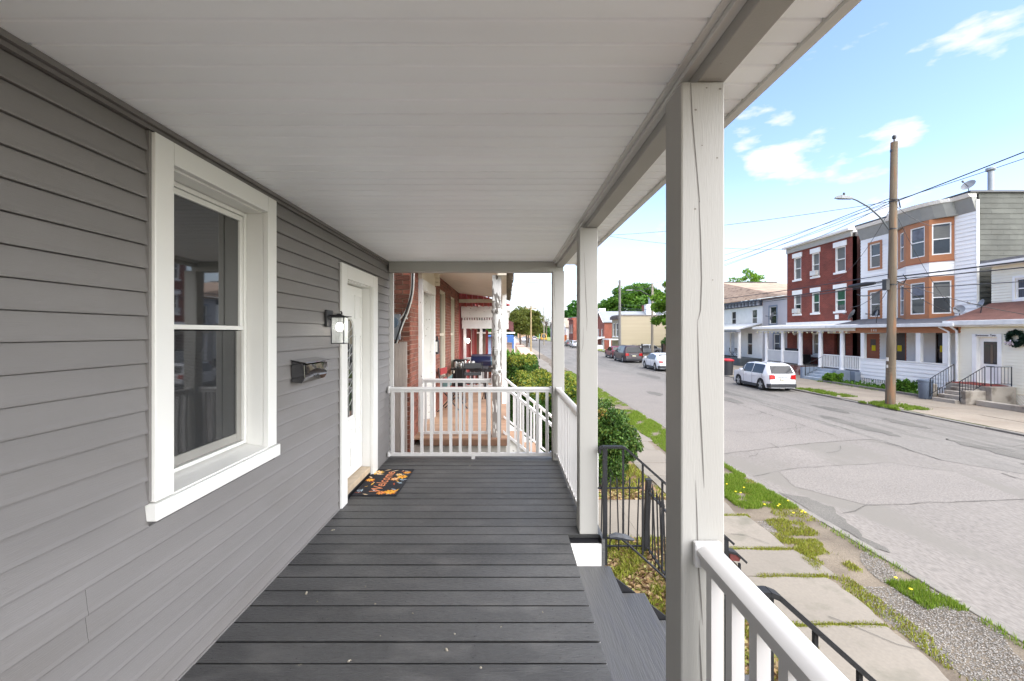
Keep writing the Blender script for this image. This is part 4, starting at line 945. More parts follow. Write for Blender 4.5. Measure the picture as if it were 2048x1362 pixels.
MB().box(-1.97, -1.37, 6.062, 6.09, .9, 1.0).box(-1.97, -1.37, 6.062, 6.09, -.6, -.5).build('fence_rail', wood_g, t)

# things on the brick porch
gm = mat('grill_blue', '141C3C', .3, var=.1, coat=.3); gt = mat('grill_teal', '4E7280', .5, var=.2, scale=20)
t = thing('barbecue_grill', 'barrel barbecue grill with a dark blue lid on the brick house porch', 'grill', (-.55, 11.6, -.03))
mb = MB().m(gm); prof = [(.0, .62), (.2, .66), (.25, .78), (.2, .9), (.0, .95), (-.2, .9), (-.25, .78), (-.2, .66)]
mb.prism([(11.6 + p, q) for p, q in prof], 'u', -.92, -.40); mb.build('lid', None, t, smooth=True, bevel=.01)
MB().prism([(11.6 + p * .9, .2 + q * .72) for p, q in prof], 'u', -.398, -.25).build('end_cap', gt, t)
MB().box(-.95, -.22, 11.4, 11.8, .5, .6).build('firebox', black_metal, t)
lg = [(-.9, 11.42), (-.9, 11.78), (-.27, 11.42), (-.27, 11.78)]
for x, y in lg: MB().box(x - .015, x + .015, y - .015, y + .015, -.03, .499).build('leg', black_metal, t)
def folding_chair(label, x, y, m_, rz=0, group=None):
    t = thing('folding_chair', label, 'chair', (0, 0, 0), group)
    MB().box(-.22, .22, -.2, .2, .42, .45).build('seat', m_, t, bevel=.01); MB().box(-.2, .2, .2, .22, .72, .85).box(-.2, .2, .2, .22, .56, .64).build('backrest', m_, t, bevel=.008)
    for sx in (-.235, .235):
        MB().tube([(sx, .24, .86), (sx, .18, .45), (sx, -.22, 0)], .011, 6).build('leg', black_metal, t); MB().tube([(sx, -.18, .44), (sx, .26, 0)], .011, 6).build('leg', black_metal, t)
    t.location = (x, y, -.03); t.rotation_euler.z = R(rz); return t
folding_chair('red folding chair next to the door on the brick house porch', -1.05, 8.75, mat('chair_red', '8E2E2C', .6, var=.1), 80)
folding_chair('black folding chair in front of the grill on the brick porch', -.72, 9.9, mat('chair_black', '1E2023', .5, var=.1), 15)
t = thing('patio_table', 'cluttered dark patio table beneath the brick house window', 'table', (-.95, 10.6, -.03))
MB().box(-1.3, -.45, 10.2, 11.0, .66, .69).build('tabletop', mat('table_dark', '2B2B2D', .4), t, bevel=.01)
for x, y in ((-1.25, 10.25), (-.5, 10.25), (-1.25, 10.95), (-.5, 10.95)): MB().tube([(x, y, -.03), (x, y, .66)], .015, 6).build('leg', black_metal, t)
mw = mat('metal_clutter', 'A9A8A2', .35, var=.2, metal=.6)
g = random.Random(9)
for i in range(14):
    x, y, r_, h = g.uniform(-1.2, -.55), g.uniform(10.25, 10.95), g.uniform(.03, .06), g.uniform(.06, .16)
    tag(MB().lathe([(r_ * .8, .69), (r_, .70), (r_, .69 + h * .8), (r_ * .5, .69 + h)], x, y, 10).build('tin_pot', mw, smooth=True), 'small metal pot standing on the cluttered patio table', 'pot', 'metal pots on the patio table')
t = thing('storage_bin', 'black lidded bin against the brick wall on the neighbouring porch', 'bin', (-1.2, 10.5, -.03))
MB().hexa([(-1.34, 11.3, -.03), (-1.08, 11.3, -.03), (-1.08, 11.6, -.03), (-1.34, 11.6, -.03), (-1.36, 11.28, .78), (-1.05, 11.28, .78), (-1.05, 11.62, .78), (-1.36, 11.62, .78)]).build('body', mat('bin_black', '17181A', .5), t, bevel=.01)
MB().box(-1.36, -1.03, 11.26, 11.64, .782, .82).build('lid', mat('bin_black', '17181A', .5), t, bevel=.01)

# ------------------------------------------------------------------ row houses across the street
FU, FP = 22.9, 20.9                      # upper fronts, porch fronts
def yz(px, py, X=FU): D = X * 880 / (px - 1013); return D, 1.52 - (py - 665) * D / 880
def Y_(px, X=FU): return X * 880 / (px - 1013)
UF = Frame((FU, 0, 0), (0, 1, 0), (-1, 0, 0)); PF = Frame((FP, 0, 0), (0, 1, 0), (-1, 0, 0))
frame_w = mat('window_white', 'EFEDE6', .5, var=.04)
blind = mat('blind', '6E6E68', .7, var=.15, scale=4, stretch=(1, 1, 12)); green_cur = mat('green_curtain', '2E5A3E', .8, var=.2, scale=5)
wrng = random.Random(12); wcur = [mat('curtain_a', '77746C', .8, var=.25, scale=3, stretch=(1, 8, .5)), mat('curtain_b', '4E5258', .8, var=.3, scale=3, stretch=(1, 8, .5)), mat('curtain_c', '8C8676', .8, var=.2, scale=3, stretch=(1, 8, .5)), mat('curtain_d', '3A3632', .8, var=.3, scale=4, stretch=(1, 8, .5))]
def window(parent, F, u0, u1, z0, z1, fm=None, depth=.10, sill=None, lintel=None, fw=.07, half=None, half_m=None, surround=None, ac=False, n=0):
    fm = fm or frame_w; mb = MB(F); mb.box(u0, u0 + fw, n - depth, n - .02, z0, z1).box(u1 - fw, u1, n - depth, n - .02, z0, z1).box(u0 + fw, u1 - fw, n - depth, n - .02, z1 - fw, z1).box(u0 + fw, u1 - fw, n - depth, n - .02, z0, z0 + fw)
    if half is None and wrng.random() < .7: half = wrng.choice(((.5, .95), (.04, .5), (.25, .95), (.6, .95), (.04, .95))); half_m = wrng.choice(wcur)
    zm = (z0 + z1) / 2; mb.box(u0 + fw, u1 - fw, n - depth, n - .03, zm - .025, zm + .025); wn = mb.build('window', fm, parent)
    for a, b in ((z0 + fw, zm - .026), (zm + .026, z1 - fw)): MB(F).box(u0 + fw, u1 - fw, n - depth + .01, n - depth + .02, a, b).build('pane', glass_far, wn)
    if half:
        a, b = half; MB(F).box(u0 + fw + .02, u1 - fw - .02, n - depth + .024, n - depth + .03, z0 + (z1 - z0) * a, z0 + (z1 - z0) * b).build('blind', half_m or blind, wn)
    if sill: MB(F).box(u0 - .09, u1 + .09, n - .02, n + .08, z0 - sill, z0 - .002).build('sill', frame_w, wn)
    if lintel: MB(F).box(u0 - .12, u1 + .12, n - .02, n + .07, z1 + .002, z1 + lintel).build('lintel', frame_w, wn)
    if surround:
        s, sm_ = surround; MB(F).box(u0 - s, u0 - .002, n, n + .03, z0 - s, z1 + s).box(u1 + .002, u1 + s, n, n + .03, z0 - s, z1 + s).box(u0, u1, n, n + .031, z1 + .002, z1 + s).box(u0, u1, n, n + .031, z0 - s, z0 - .002).build('casing', sm_, wn)
    if ac: MB(F).box(u0 + fw + .05, u1 - fw - .02, n - .02, n + .22, z0 + fw, z0 + .42).build('air_conditioner', mat('ac_white', 'C9C9C2', .5, var=.1), wn)
    return wn
def dish(label, at, s=.38, face=(-.7, -.6, .35)):
    t = thing('satellite_dish', label, 'satellite dish', (0, 0, 0)); f = Vector(face).normalized(); a = f.orthogonal().normalized(); b = f.cross(a); P = []
    mb = MB(); rings = [(0, -.06), (.5, -.045), (.85, -.015), (1, 0)]; base = 0; k = 14
    C0 = Vector((0, 0, .62))
    mb.v.append(C0 + f * -.06)
    for rr, dd in rings[1:]:
        for j in range(k):
            q = 6.2832 * j / k; mb.v.append(C0 + (a * math.cos(q) + b * math.sin(q)) * rr * s + f * dd)
    for j in range(k): mb.f.append((0, 1 + j, 1 + (j + 1) % k)); mb.mi.append(0)
    for r_ in range(2):
        for j in range(k): q = 1 + r_ * k; mb.f.append((q + j, q + (j + 1) % k, q + k + (j + 1) % k, q + k + j)); mb.mi.append(0)
    mb.build('reflector', mat('dish_grey', '7E8082', .4, var=.1), t, smooth=True)
    MB().tube([(0, 0, 0), (.02, 0, .3), tuple(C0 - f * .07)], .022, 6).build('mast', black_metal, t); tip = C0 + f * .42 + Vector((0, 0, -.12))
    MB().tube([tuple(C0 - f * .05 + Vector((0, 0, -.3 * s))), tuple(tip)], .014, 5).build('feed_arm', black_metal, t); MB().tube([tuple(tip - f * .02), tuple(tip + f * .09)], .045, 8).build('feed_horn', mat('horn_grey', '6E7072', .5), t)
    t.location = at; return t

# --- brick three-storey
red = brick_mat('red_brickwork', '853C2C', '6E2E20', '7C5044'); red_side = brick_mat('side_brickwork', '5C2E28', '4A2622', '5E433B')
Yb0, Yb1 = 29.12, 35.9
bh = thing('brick_row_house', 'three storey red brick row house with white lintels and a long white columned porch', 'house', (FU, 32, GZ))
ws = []
cols = [(29.72, 30.66), (32.2, 33.0), (34.2, 35.06)]
H3 = (5.68, 7.42); H2 = (2.98, 4.5); H1 = (-.3, 1.62)
holes = [(a, b, *h) for a, b in cols for h in (H3, H2)] + [(32.15, 32.95, -.15, 1.5), (29.7, 30.75, -.8, 1.45), (34.0, 34.7, -.15, 1.5)]
mb = MB(UF); wall(mb, Yb0, Yb1, GZ, 7.9, holes, .3); mb.build('wall', red, bh)
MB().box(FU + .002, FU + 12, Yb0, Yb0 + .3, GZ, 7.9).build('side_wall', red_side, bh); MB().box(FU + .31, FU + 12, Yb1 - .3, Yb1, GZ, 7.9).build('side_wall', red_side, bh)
MB(UF).box(Yb0 + .02, Yb1 - .02, -.02, .10, 7.902, 8.30).build('frieze', mat('frieze_grey', 'ABA89E', .6, var=.06), bh)
MB(UF).hexa([(Yb0 - .1, -.2, 8.302), (Yb1 + .15, -.2, 8.302), (Yb1 + .15, .34, 8.302), (Yb0 - .1, .34, 8.302), (Yb0 - .1, -.2, 8.55), (Yb1 + .15, -.2, 8.55), (Yb1 + .15, .36, 8.44), (Yb0 - .1, .36, 8.44)]).build('cornice', frame_w, bh)
MB().box(FU + .21, FU + 12, Yb0, Yb1, 7.905, 8.2).build('roof', channel_grey, bh)
ch = MB().box(FU + 3.4, FU + 4.6, 33.4, 34.3, 8.2, 9.4).build('chimney', mat('chimney_grey', 'BEBDBD', .8, var=.1), bh)
for i, (a, b) in enumerate(cols):
    for j, h in enumerate((H3, H2)):
        window(bh, UF, a, b, *h, depth=.16, sill=.13, lintel=.34, half=[(.05, .95), (.3, .95), (.05, .95), (.45, .95), (.06, .94), (.5, .95)][i * 2 + j], half_m=[blind, green_cur, blind, green_cur, blind, blind][i * 2 + j], ac=(i, j) in ((1, 0), (2, 1)))
for (a, b) in ((32.15, 32.95), (34.0, 34.7)): window(bh, UF, a, b, -.15, 1.5, depth=.16, sill=.16, fw=.12)
MB(UF).box(29.72, 30.73, -.28, -.2, -.8, 1.43).build('door', mat('door_brown', '4A3328', .5, var=.1), bh)
MB(UF).box(29.3, 31.3, .01, .06, 1.46, 1.72).build('transom', frame_w, bh)
MB(UF).box(Yb0 + .03, Yb1 - .03, .0, .12, 2.1, 2.32).build('porch_flashing', frame_w, bh)
MB(UF).box(30.3, 30.55, .01, .1, 2.45, 2.75).build('wall_box', frame_w, bh)
# porch of the brick house reaches in front of the grey house as well
PY0, PY1 = 25.9, 35.6
MB().hexa([(FP - .3, 26.2, 1.80), (FU - .13, 26.2, 2.12), (FU - .13, 36.9, 2.12), (FP - .3, 36.9, 1.80), (FP - .3, 26.2, 1.98), (FU - .13, 26.2, 2.16), (FU - .13, 36.9, 2.16), (FP - .3, 36.9, 1.98)]).build('porch_roof', frame_w, bh)
MB(PF).box(26.3, 36.6, -.12, .06, 1.62, 1.795).build('porch_beam', mat('beam_cream', 'DAD7C8', .6, var=.08), bh)
pcol = [25.95, 27.4, 29.3, 31.3, 33.3, 35.35]
cmsh = MB(Frame((0, 0, 0), (1, 0, 0), (0, 1, 0))).lathe([(.17, 0), (.17, .09), (.135, .12), (.14, .5), (.12, 2.2), (.115, 2.28), (.16, 2.32), (.16, 2.42)], 0, 0, 16).mesh('column', white_paint, True)
for y in pcol[1:]: put('column', cmsh, bh, (FP + .02, y, -.80))
MB().box(FP - .15, FU - .01, 28.6, 35.9, GZ, -.83).build('porch_floor', mat('brown_stone', '7A4A3E', .9, var=.25, scale=1.2, spots='A5877B', spot_scale=2.5, spot_lo=.5, spot_hi=.6, bump=.6, bscale=20), bh)
MB().box(FP - .2, FU - .01, 28.6, 35.95, -.828, -.80).build('porch_slab', concrete, bh)
for y0, y1 in ((33.42, 35.25), (31.44, 33.2)):
    MB(PF).box(y0, y1, -.05, .03, .12, .18).build('top_rail', frame_w, bh); MB(PF).box(y0, y1, -.03, .01, -.72, .11).build('rail_panel', mat('panel_grey', 'BFBFBD', .6, var=.05), bh)
step_grey = mat('steps_grey', '7C8794', .7, var=.1, scale=2)
MB().box(FP - .35, FU - .01, 25.95, 28.58, GZ, -.83).build('stoop', step_grey, bh)
MB().box(FP - .35, FU - .01, 25.95, 28.6, -.828, -.8).build('stoop_slab', step_grey, bh)
MB().box(FP - 1.55, FP - .36, 28.75, 28.98, GZ, -.75).build('stoop_wall', step_grey, bh); MB().box(FP - 1.2, FP - .36, 26.3, 26.6, GZ, -.75).build('stoop_wall', step_grey, bh)
MB().box(FP + .02, FP + .3, 29.05, 29.35, GZ, -.79).build('pier', step_grey, bh)
for i in range(4): MB().box(FP - 1.5 + i * .28, FP - .36, 27.3, 28.74, GZ, GZ + .165 * (i + 1)).build('stair_tread', mat('tread_grey', '9CA5AD', .7, var=.1), bh)
railing(bh, (FP, 29.1), (FP, 27.55), .10, -.72, 11, mtl=frame_w, width=.1, bal=.05, brackets=False); railing(bh, (FP, 27.2), (FP, 26.0), .10, -.72, 9, mtl=frame_w, width=.1, bal=.05, brackets=False)
def iron_rail(label, pts, h=.8, n=7, name='handrail', grp=None):
    """sloping black rail: pts = foot line"""
    a, b = Vector(pts[0]), Vector(pts[1]); t = thing(name, label, 'handrail', tuple(a), grp); up = Vector((0, 0, h)); MB().tube([tuple(a), tuple(a + up), tuple(b + up), tuple(b)], .02, 6).build('top_rail', iron, t)
    MB().tube([tuple(a + up * .12), tuple(b + up * .12)], .012, 5).build('lower_rail', iron, t)
    for i in range(1, n): p = a.lerp(b, i / n); MB().tube([tuple(p + up * .12), tuple(p + up * .98)], .009, 4).build('baluster', iron, t)
    return t
iron_rail('thin black rail beside the grey stoop of the brick house', ((FP - 1.4, 28.70, GZ + .16), (FP - .3, 28.70, -.8)), .75, 4)
t = thing('garden_sofa', 'dark cushioned sofa behind the panelled rail of the brick house porch', 'sofa', (22, 33.2, -.8))
MB().box(21.6, 22.3, 32.2, 34.9, -.8, -.1).build('seat', mat('sofa_dark', '2A2A2C', .7), t, bevel=.05); MB().box(21.25, 21.55, 32.2, 34.9, -.3, .33).build('backrest', mat('sofa_dark', '2A2A2C', .7), t, bevel=.06)
t = thing('globe_light', 'small round white globe light under the brick house porch ceiling', 'lamp', (FU - .3, 34.5, 1.4)); MB().lathe([(.02, 1.3), (.12, 1.38), (.14, 1.48), (.08, 1.58), (.03, 1.6)], FU - .3, 34.5, 12).build('globe', frame_w, t, smooth=True)
lts = thing('string_lights', 'string of small cream bulbs along the porch beam of the brick house', 'string lights', (FP - .2, 31, 1.6))
MB().tube([(FP - .16, 26.6 + i * .5, 1.60 - .05 * (i % 2)) for i in range(21)], .01, 4).build('wire', cab_w, lts)
bb = MB().lathe([(.01, -.1), (.05, -.06), (.04, 0), (.02, .02)], 0, 0, 8).mesh('bulb', mat('bulb_cream', 'E8E0B0', .4))
for i in range(20): put('bulb', bb, lts, (FP - .16, 26.85 + i * .5, 1.56))

# --- white three-storey with the orange bay
orange = mat('orange_paint', 'A86E46', .6, var=.07, scale=1.5); white_sid = mat('white_siding', 'F2F0EA', .55, var=.06, scale=.8); frieze_g = mat('frieze_bay', '96968F', .7, var=.06)
asbestos = mat('grey_shingle', '585952', .85, var=.18, scale=1.0, island=.12, spots='4E4E47', spot_scale=1.5, spot_lo=.5, spot_hi=.7)
Yw0, Yw1 = 21.45, 28.45
wh = thing('white_row_house', 'three storey white sided row house with an orange trimmed bay and enclosed front porch', 'house', (FU, 25, GZ))
lw = (26.95, 27.72); Z3 = (5.55, 7.05); Z2 = (2.5, 4.05)
holes = [(*lw, *Z3), (*lw, *Z2), (27.0, 28.1, -.9, 1.45), (25.2, 26.0, -.9, 1.5), (22.7, 23.5, -.3, 1.5)]
bay = [(FU, 25.75), (FU - .66, 24.5), (FU - .66, 23.15), (FU, 22.5)]
mb = MB(UF); wall(mb, Yw0, Yw1, GZ, 8.3, holes, .25, -.02); mb.build('wall', white_sid, wh)
mb = MB(UF); lap(mb, Yw0, 22.45, GZ, 7.75, .2, [], .03, -.018); lap(mb, 25.8, Yw1, GZ, 7.75, .2, holes, .03, -.018); lap(mb, 22.45, 25.8, GZ, 2.0, .2, holes, .018, -.018)
mb.build('siding', white_sid, wh, kind='stuff')
for h in (Z3, Z2): window(wh, UF, *lw, *h, surround=(.14, orange), depth=.08, fw=.06, half=(.05, .45) if h is Z3 else (.5, .95))
bays = [Frame((*bay[i], 0), Vector((*bay[i + 1], 0)) - Vector((*bay[i], 0)), (-(bay[i + 1][1] - bay[i][1]) * -1, (bay[i + 1][0] - bay[i][0]) * -1, 0)) for i in range(3)]
for i, F in enumerate(bays):
    F.n = Vector((F.u.y, -F.u.x, 0)); 
    if F.n.x > 0: F.n = -F.n
    Lb = math.dist(bay[i], bay[i + 1]); c = Lb / 2; hw = (.33, .42, .36)[i]
    for (z0_, z1_, zo0, zo1) in ((Z3[0] + .02, Z3[1] + .15, 5.25, 7.45), (Z2[0], Z2[1] + .15, 2.2, 4.45)):
        mb = MB(F); wall(mb, .002, Lb - .002, zo0, zo1, [(c - hw, c + hw, z0_, z1_)], .1, 0); mb.build('bay_panel', orange, wh)
        window(wh, F, c - hw, c + hw, z0_, z1_, depth=.08, fw=.055, half=(.5, .9) if i == 2 else (.6, .92), half_m=blind if i == 2 else mat('curtain_grey', '6E727A', .8, var=.3, scale=3))
    mb = MB(F); mb.box(.002, Lb - .002, -.1, -.02, 4.452, 5.248).box(.002, Lb - .002, -.1, -.02, 1.9, 2.198)
    lap(mb, .002, Lb - .002, 4.452, 5.248, .2, [], .018, -.018); lap(mb, .002, Lb - .002, 1.95, 2.198, .125, [], .018, -.018); mb.build('bay_siding', white_sid, wh, kind='stuff')
    MB(F).box(-.01, Lb + .01, 0, .03, 5.21, 5.25).box(-.01, Lb + .01, 0, .03, 2.16, 2.2).build('bay_band', mat('band_rust', '9A5334', .6), wh)
    MB(F).box(-.01, .03, -.01, .035, 1.9, 2.16).build('bay_strip', mat('band_rust', '9A5334', .6), wh)
# frieze and curved cornice that follow the bay
outl = [(FU, Yw0), (FU, 22.3)] + [(FU - .72 * math.sin(t), 24.1 - 1.8 * math.cos(t)) for t in np.linspace(.15, math.pi - .15, 9)] + [(FU, 25.95), (FU, Yw1)]
for nm, o0, o1, z0_, z1_, mt in (('frieze', .02, .24, 7.46, 8.15, frieze_g), ('cornice', .30, .42, 8.152, 8.32, frame_w)):
    mb = MB()
    for (xa, ya), (xb, yb) in zip(outl, outl[1:]):
        mb.hexa([(FU + .2, ya, z0_), (xa - o0, ya, z0_), (xb - o0, yb, z0_), (FU + .2, yb, z0_), (FU + .2, ya, z1_), (xa - o1, ya, z1_), (xb - o1, yb, z1_), (FU + .2, yb, z1_)])
    mb.build(nm, mt, wh)
MB().box(FU + .23, FU + 13, Yw0, Yw0 + .2, GZ, 8.25).build('side_wall', asbestos, wh); MB().box(FU + .23, FU + 13, Yw1 - .2, Yw1, GZ, 8.25).build('side_wall', asbestos, wh)
SF = Frame((0, Yw0, 0), (1, 0, 0), (0, -1, 0)); mb = MB(SF); z = 1.2; i = 0; g = random.Random(6)
while z < 8.1:
    u = FU + .12 - (i % 2) * .3
    while u < FU + 6.4:
        a = max(u, FU + .1); q = u + .598
        if q > a + .02: mb.hexa([(a, .0, z), (q, .0, z), (q, .02 + g.uniform(0, .006), z), (a, .02 + g.uniform(0, .006), z), (a, 0, z + .252), (q, 0, z + .252), (q, .006, z + .252), (a, .006, z + .252)])
        u += .602
    z += .255; i += 1
mb.build('shingle', asbestos, wh, kind='stuff')
MB().box(FU - .02, FU + .1, Yw0 - .05, Yw0 - .001, 1.2, 8.0).build('corner_board', frame_w, wh)
MB().box(FU - .4, FU + 13, Yw0 - .12, Yw1, 8.33, 8.42).build('roof', black_metal, wh)
MB().lathe([(.12, 8.42), (.12, 9.9), (.2, 9.95), (.2, 10.08), (.1, 10.1)], FU + 2.3, 22.9, 12).build('vent_pipe', mat('pipe_grey', '8E9499', .5, var=.1), wh, smooth=True)
dish('satellite dish on the flat roof above the grey shingled side wall', (FU + .6, 22.4, 8.42), .3, (-.75, -.2, .5))
# enclosed porch
Yp0, Yp1 = 20.55, 26.05
mb = MB(PF); wall(mb, Yp0, Yp1, -1.12, -.02, [], .1, -.02); lap(mb, Yp0, Yp1, -1.12, -.03, .2, [], .03, -.018); mb.build('porch_parapet', white_sid, wh)
MB(PF).box(Yp0 - .03, Yp1 + .03, -.14, .03, -.02, .03).build('parapet_cap', frame_w, wh)
g = random.Random(4)
for i in range(44): u = Yp0 + .1 + i * .124; MB(PF).box(u, u + .06, -.03, -.005, GZ, -1.125).build('lattice_slat', white_sid, wh)
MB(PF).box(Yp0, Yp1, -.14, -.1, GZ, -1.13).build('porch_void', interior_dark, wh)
MB().box(FP + .12, FU, Yp0, Yp1, -1.0, -.88).build('porch_floor', concrete, wh)
for y in (Yp1 - .2, 24.1, 22.35, Yp0 + .42): MB(PF).box(y - .13, y + .13, -.16, .0, .032, 1.5).build('porch_column', white_sid, wh, bevel=.01)
MB(PF).box(Yp0 - .3, 27.9, -.2, .02, 1.5, 1.80).build('porch_beam', orange, wh)
MB().hexa([(FP - .32, Yp0 - .35, 1.83), (FU - .03, Yp0 - .35, 2.12), (FU - .03, 28.3, 2.12), (FP - .32, 28.3, 1.83), (FP - .32, Yp0 - .35, 1.93), (FU - .03, Yp0 - .35, 2.38), (FU - .03, 28.3, 2.38), (FP - .32, 28.3, 1.93)]).build('porch_roof', mat('roof_dark', '55555A', .9, var=.15, scale=4), wh)
MB().box(FP - .42, FP - .321, Yp0 - .35, 28.3, 1.80, 1.97).build('gutter', mat('gutter_white', 'D6D7D5', .4), wh, bevel=.015)
dsp = mat('downspout', 'E3E3E0', .4)
MB().tube([(FP - .3, Yp0 + .42, 1.8), (FP - .1, Yp0 + .15, 1.55), (FP - .08, Yp0 + .15, -1.1)], .05, 8).build('downspout', dsp, wh, smooth=True)
tm = text_mesh('1 4 6', .2, .01); tm.materials.append(frame_w); put('house_number', tm, wh, (FP - .035, 25.0, 1.64), (R(90), 0, R(-90)))
rust_door = mat('door_orange', '9A4A20', .45, var=.15, scale=2); dk = mat('door_dark', '3C2A22', .4, var=.2, scale=2); note = mat('notice_yellow', 'E8D41A', .8, var=.03)
d1 = MB(UF).box(27.0, 28.1, -.12, -.06, -.88, 1.43).build('door', rust_door, wh); MB(UF).box(27.35, 27.75, -.058, -.05, .6, 1.1).build('door_light', dk, d1)
d2 = MB(UF).box(25.2, 26.0, -.12, -.06, -.88, 1.48).build('door', dk, wh); MB(UF).box(25.22, 25.32, -.058, -.03, -.86, 1.46).build('door_jamb', rust_door, d2)
w2 = window(wh, UF, 22.7, 23.5, -.3, 1.5, fm=dk, depth=.1)
for u, z, nn in ((27.5, .55, -.048), (25.7, .6, -.055), (23.1, .66, .0)): 
    MB(UF).box(u - .14, u + .14, nn, nn + .004, z - .17, z + .17).build('notice', note, wh, label='bright yellow paper notice taped to the entrance')
dish('satellite dish on the dark porch roof beside the wooden pole', (FP + .4, 25.35, 1.98), .22, (-.9, .5, .3))
dish('satellite dish at the right end of the dark porch roof', (FP + .6, 20.9, 2.0), .22, (-.8, -.35, .35))
dish('large satellite dish at the corner of the brown shingled roof', (FP + .7, 20.05, 2.22), .22, (-.85, .3, .35))
dish('big satellite dish in the alley beside the brick house', (FP + 1.2, 28.2, 2.05), .36, (-.5, .75, .45))

# --- cream sided house with the wreath
cream_sid = mat('cream_siding', 'ECE7D2', .6, var=.05, scale=1); brown_sh = mat('brown_shingle', '66443A', .9, var=.2, scale=3, var2=.2, scale2=25, bump=.5, bscale=30)
crh = thing('cream_house', 'low cream sided house with a white door, brown shingled front roof and a concrete stoop', 'house', (FP, 18.5, GZ))
door_h = (18.72, 19.55, -.68, 1.32)
mb = MB(PF); wall(mb, 12, 20.42, -1.0, 1.78, [door_h], .2, -.02); mb.box(12, 20.42, -.2, -.03, GZ, -1.0).box(20.22, 20.42, -2.1, -.22, -1.0, 1.78); mb.build('wall', cream_sid, crh)
mb = MB(PF); lap(mb, 12, 20.42, -1.0, 1.75, .13, [(18.55, 19.75, -1.0, 1.46)], .035, -.02); mb.build('siding', cream_sid, crh, kind='stuff')
MB(PF).box(20.33, 20.43, -.02, .02, -1.0, 1.75).build('corner_board', frame_w, crh)
MB(PF).box(18.56, 18.72, -.02, .02, -.68, 1.33).box(19.55, 19.74, -.02, .02, -.68, 1.33).box(18.56, 19.74, -.02, .025, 1.332, 1.46).box(18.72, 18.735, -.18, -.021, -.68, 1.32).box(19.535, 19.55, -.18, -.021, -.68, 1.32).build('door_frame', frame_w, crh)
dd = MB(PF).box(18.736, 19.534, -.18, -.13, -.68, 1.31).build('door', frame_w, crh); MB(PF).box(18.86, 19.38, -.129, -.12, .15, 1.12).build('door_light', glass_far, dd); MB(PF).box(19.0, 19.1, -.118, -.113, .18, 1.1).build('curtain', mat('curtain_taupe', '6A5A48', .8), dd); MB(PF).box(18.9, 19.34, -.118, -.112, 1.0, 1.08).build('door_valance', dk, dd)
MB(PF).box(18.95, 19.28, -.129, -.115, .02, .06).build('letter_slot', black_metal, dd)
tm = text_mesh('Seventeen Two', .13, .004); tm.materials.append(black_metal)
for v in tm.vertices: v.co.x += v.co.y * .3
put('lettering', tm, crh, (FP - .032, 19.18, 1.395), (R(90), 0, R(-90)))
MB().hexa([(FP - .25, 12, 1.98), (FU, 12, 2.85), (FU, 20.75, 2.85), (FP - .25, 20.75, 1.98), (FP - .25, 12, 2.05), (FU, 12, 2.92), (FU, 20.75, 2.92), (FP - .25, 20.75, 2.05)]).build('porch_roof', brown_sh, crh)
MB().box(FP - .36, FP - .251, 12, 20.75, 1.84, 2.06).build('gutter', mat('gutter_white', 'D6D7D5', .4), crh, bevel=.02); MB().box(FP - .25, FP + .05, 12, 20.7, 1.785, 1.83).build('soffit', frame_w, crh)
MB().tube([(FP - .3, 20.5, 1.85), (FP - .08, 20.35, 1.6), (FP - .07, 20.35, -1.0)], .045, 8).build('downspout', dsp, crh, smooth=True)
mb = MB(UF); wu = (17.4, 19.1, 2.95 + .35, 4.1); wall(mb, 12, 20.78, 2.6, 4.6, [(18.9, 19.8, 3.02, 3.95)], .2, -.02); lap(mb, 12, 20.78, 2.6, 4.45, .13, [(18.8, 19.9, 2.95, 4.05)], .03, -.02); mb.build('upper_wall', cream_sid, crh)
window(crh, UF, 18.9, 19.8, 3.02, 3.95, surround=(.1, frame_w), depth=.08)
MB(UF).box(12, 20.95, -.3, .4, 4.6, 4.78).build('eave', frame_w, crh); MB().box(FU + .01, FU + 8, 20.6, 20.78, GZ, 4.6).build('side_wall', cream_sid, crh); MB().box(FP + .25, FU, 12, 12.2, GZ, 1.78).build('side_wall', cream_sid, crh); MB().box(FU + .23, FU + 8, 12, 12.2, GZ, 4.6).build('side_wall', cream_sid, crh); MB().prism([(FP + .0, 1.79), (FU + .2, 1.79), (FU + .2, 2.8)], 'n', 12.0, 12.15).build('side_gable', cream_sid, crh)
MB().box(FU - .35, FU + 8, 12, 20.95, 4.785, 4.9).build('roof', channel_grey, crh)
for i in range(12):
    u = 16.6 + i * .11
    for s in (-1, 1): MB(PF).hexa([(u, .0 + s * .004, GZ + .02), (u + .03, .0 + s * .004, GZ + .02), (u + .03, .01 + s * .004, GZ + .02), (u, .01 + s * .004, GZ + .02), (u + s * .4, s * .004, -1.04), (u + .03 + s * .4, s * .004, -1.04), (u + .03 + s * .4, .01 + s * .004, -1.04), (u + s * .4, .01 + s * .004, -1.04)]).build('lattice_slat', frame_w, crh)
stoop_c = mat('stoop_concrete', '9E968A', .9, var=.2, scale=1.2, spots='6E655A', spot_scale=2, spot_lo=.5, spot_hi=.65, bump=.5, bscale=20)
MB().box(FP - 1.05, FP - .03, 18.0, 19.9, GZ, -.72).build('stoop', stoop_c, crh, bevel=.02); MB().box(FP - 1.0, FP - .03, 18.3, 19.8, -.718, -.69).build('stoop_carpet', mat('carpet_red', '7A3228', .9), crh)
for i in range(4): MB().box(FP - 2.1 + i * .27, FP - 1.051, 18.45, 19.45, GZ, GZ + .155 * (i + 1)).build('stair_tread', stoop_c, crh, bevel=.015)
MB().box(FP - 1.9, FP - 1.5, 19.8, 20.25, GZ, -.8).build('pier', stoop_c, crh, bevel=.03); MB().box(FP - 1.9, FP - 1.06, 18.2, 18.43, GZ, -.9).build('stoop_wall', stoop_c, crh, bevel=.03)
MB().box(FP - 1.6, FP - 1.3, 12, 18.1, GZ, GZ + .22).build('kerb_wall', stoop_c, crh, bevel=.02)
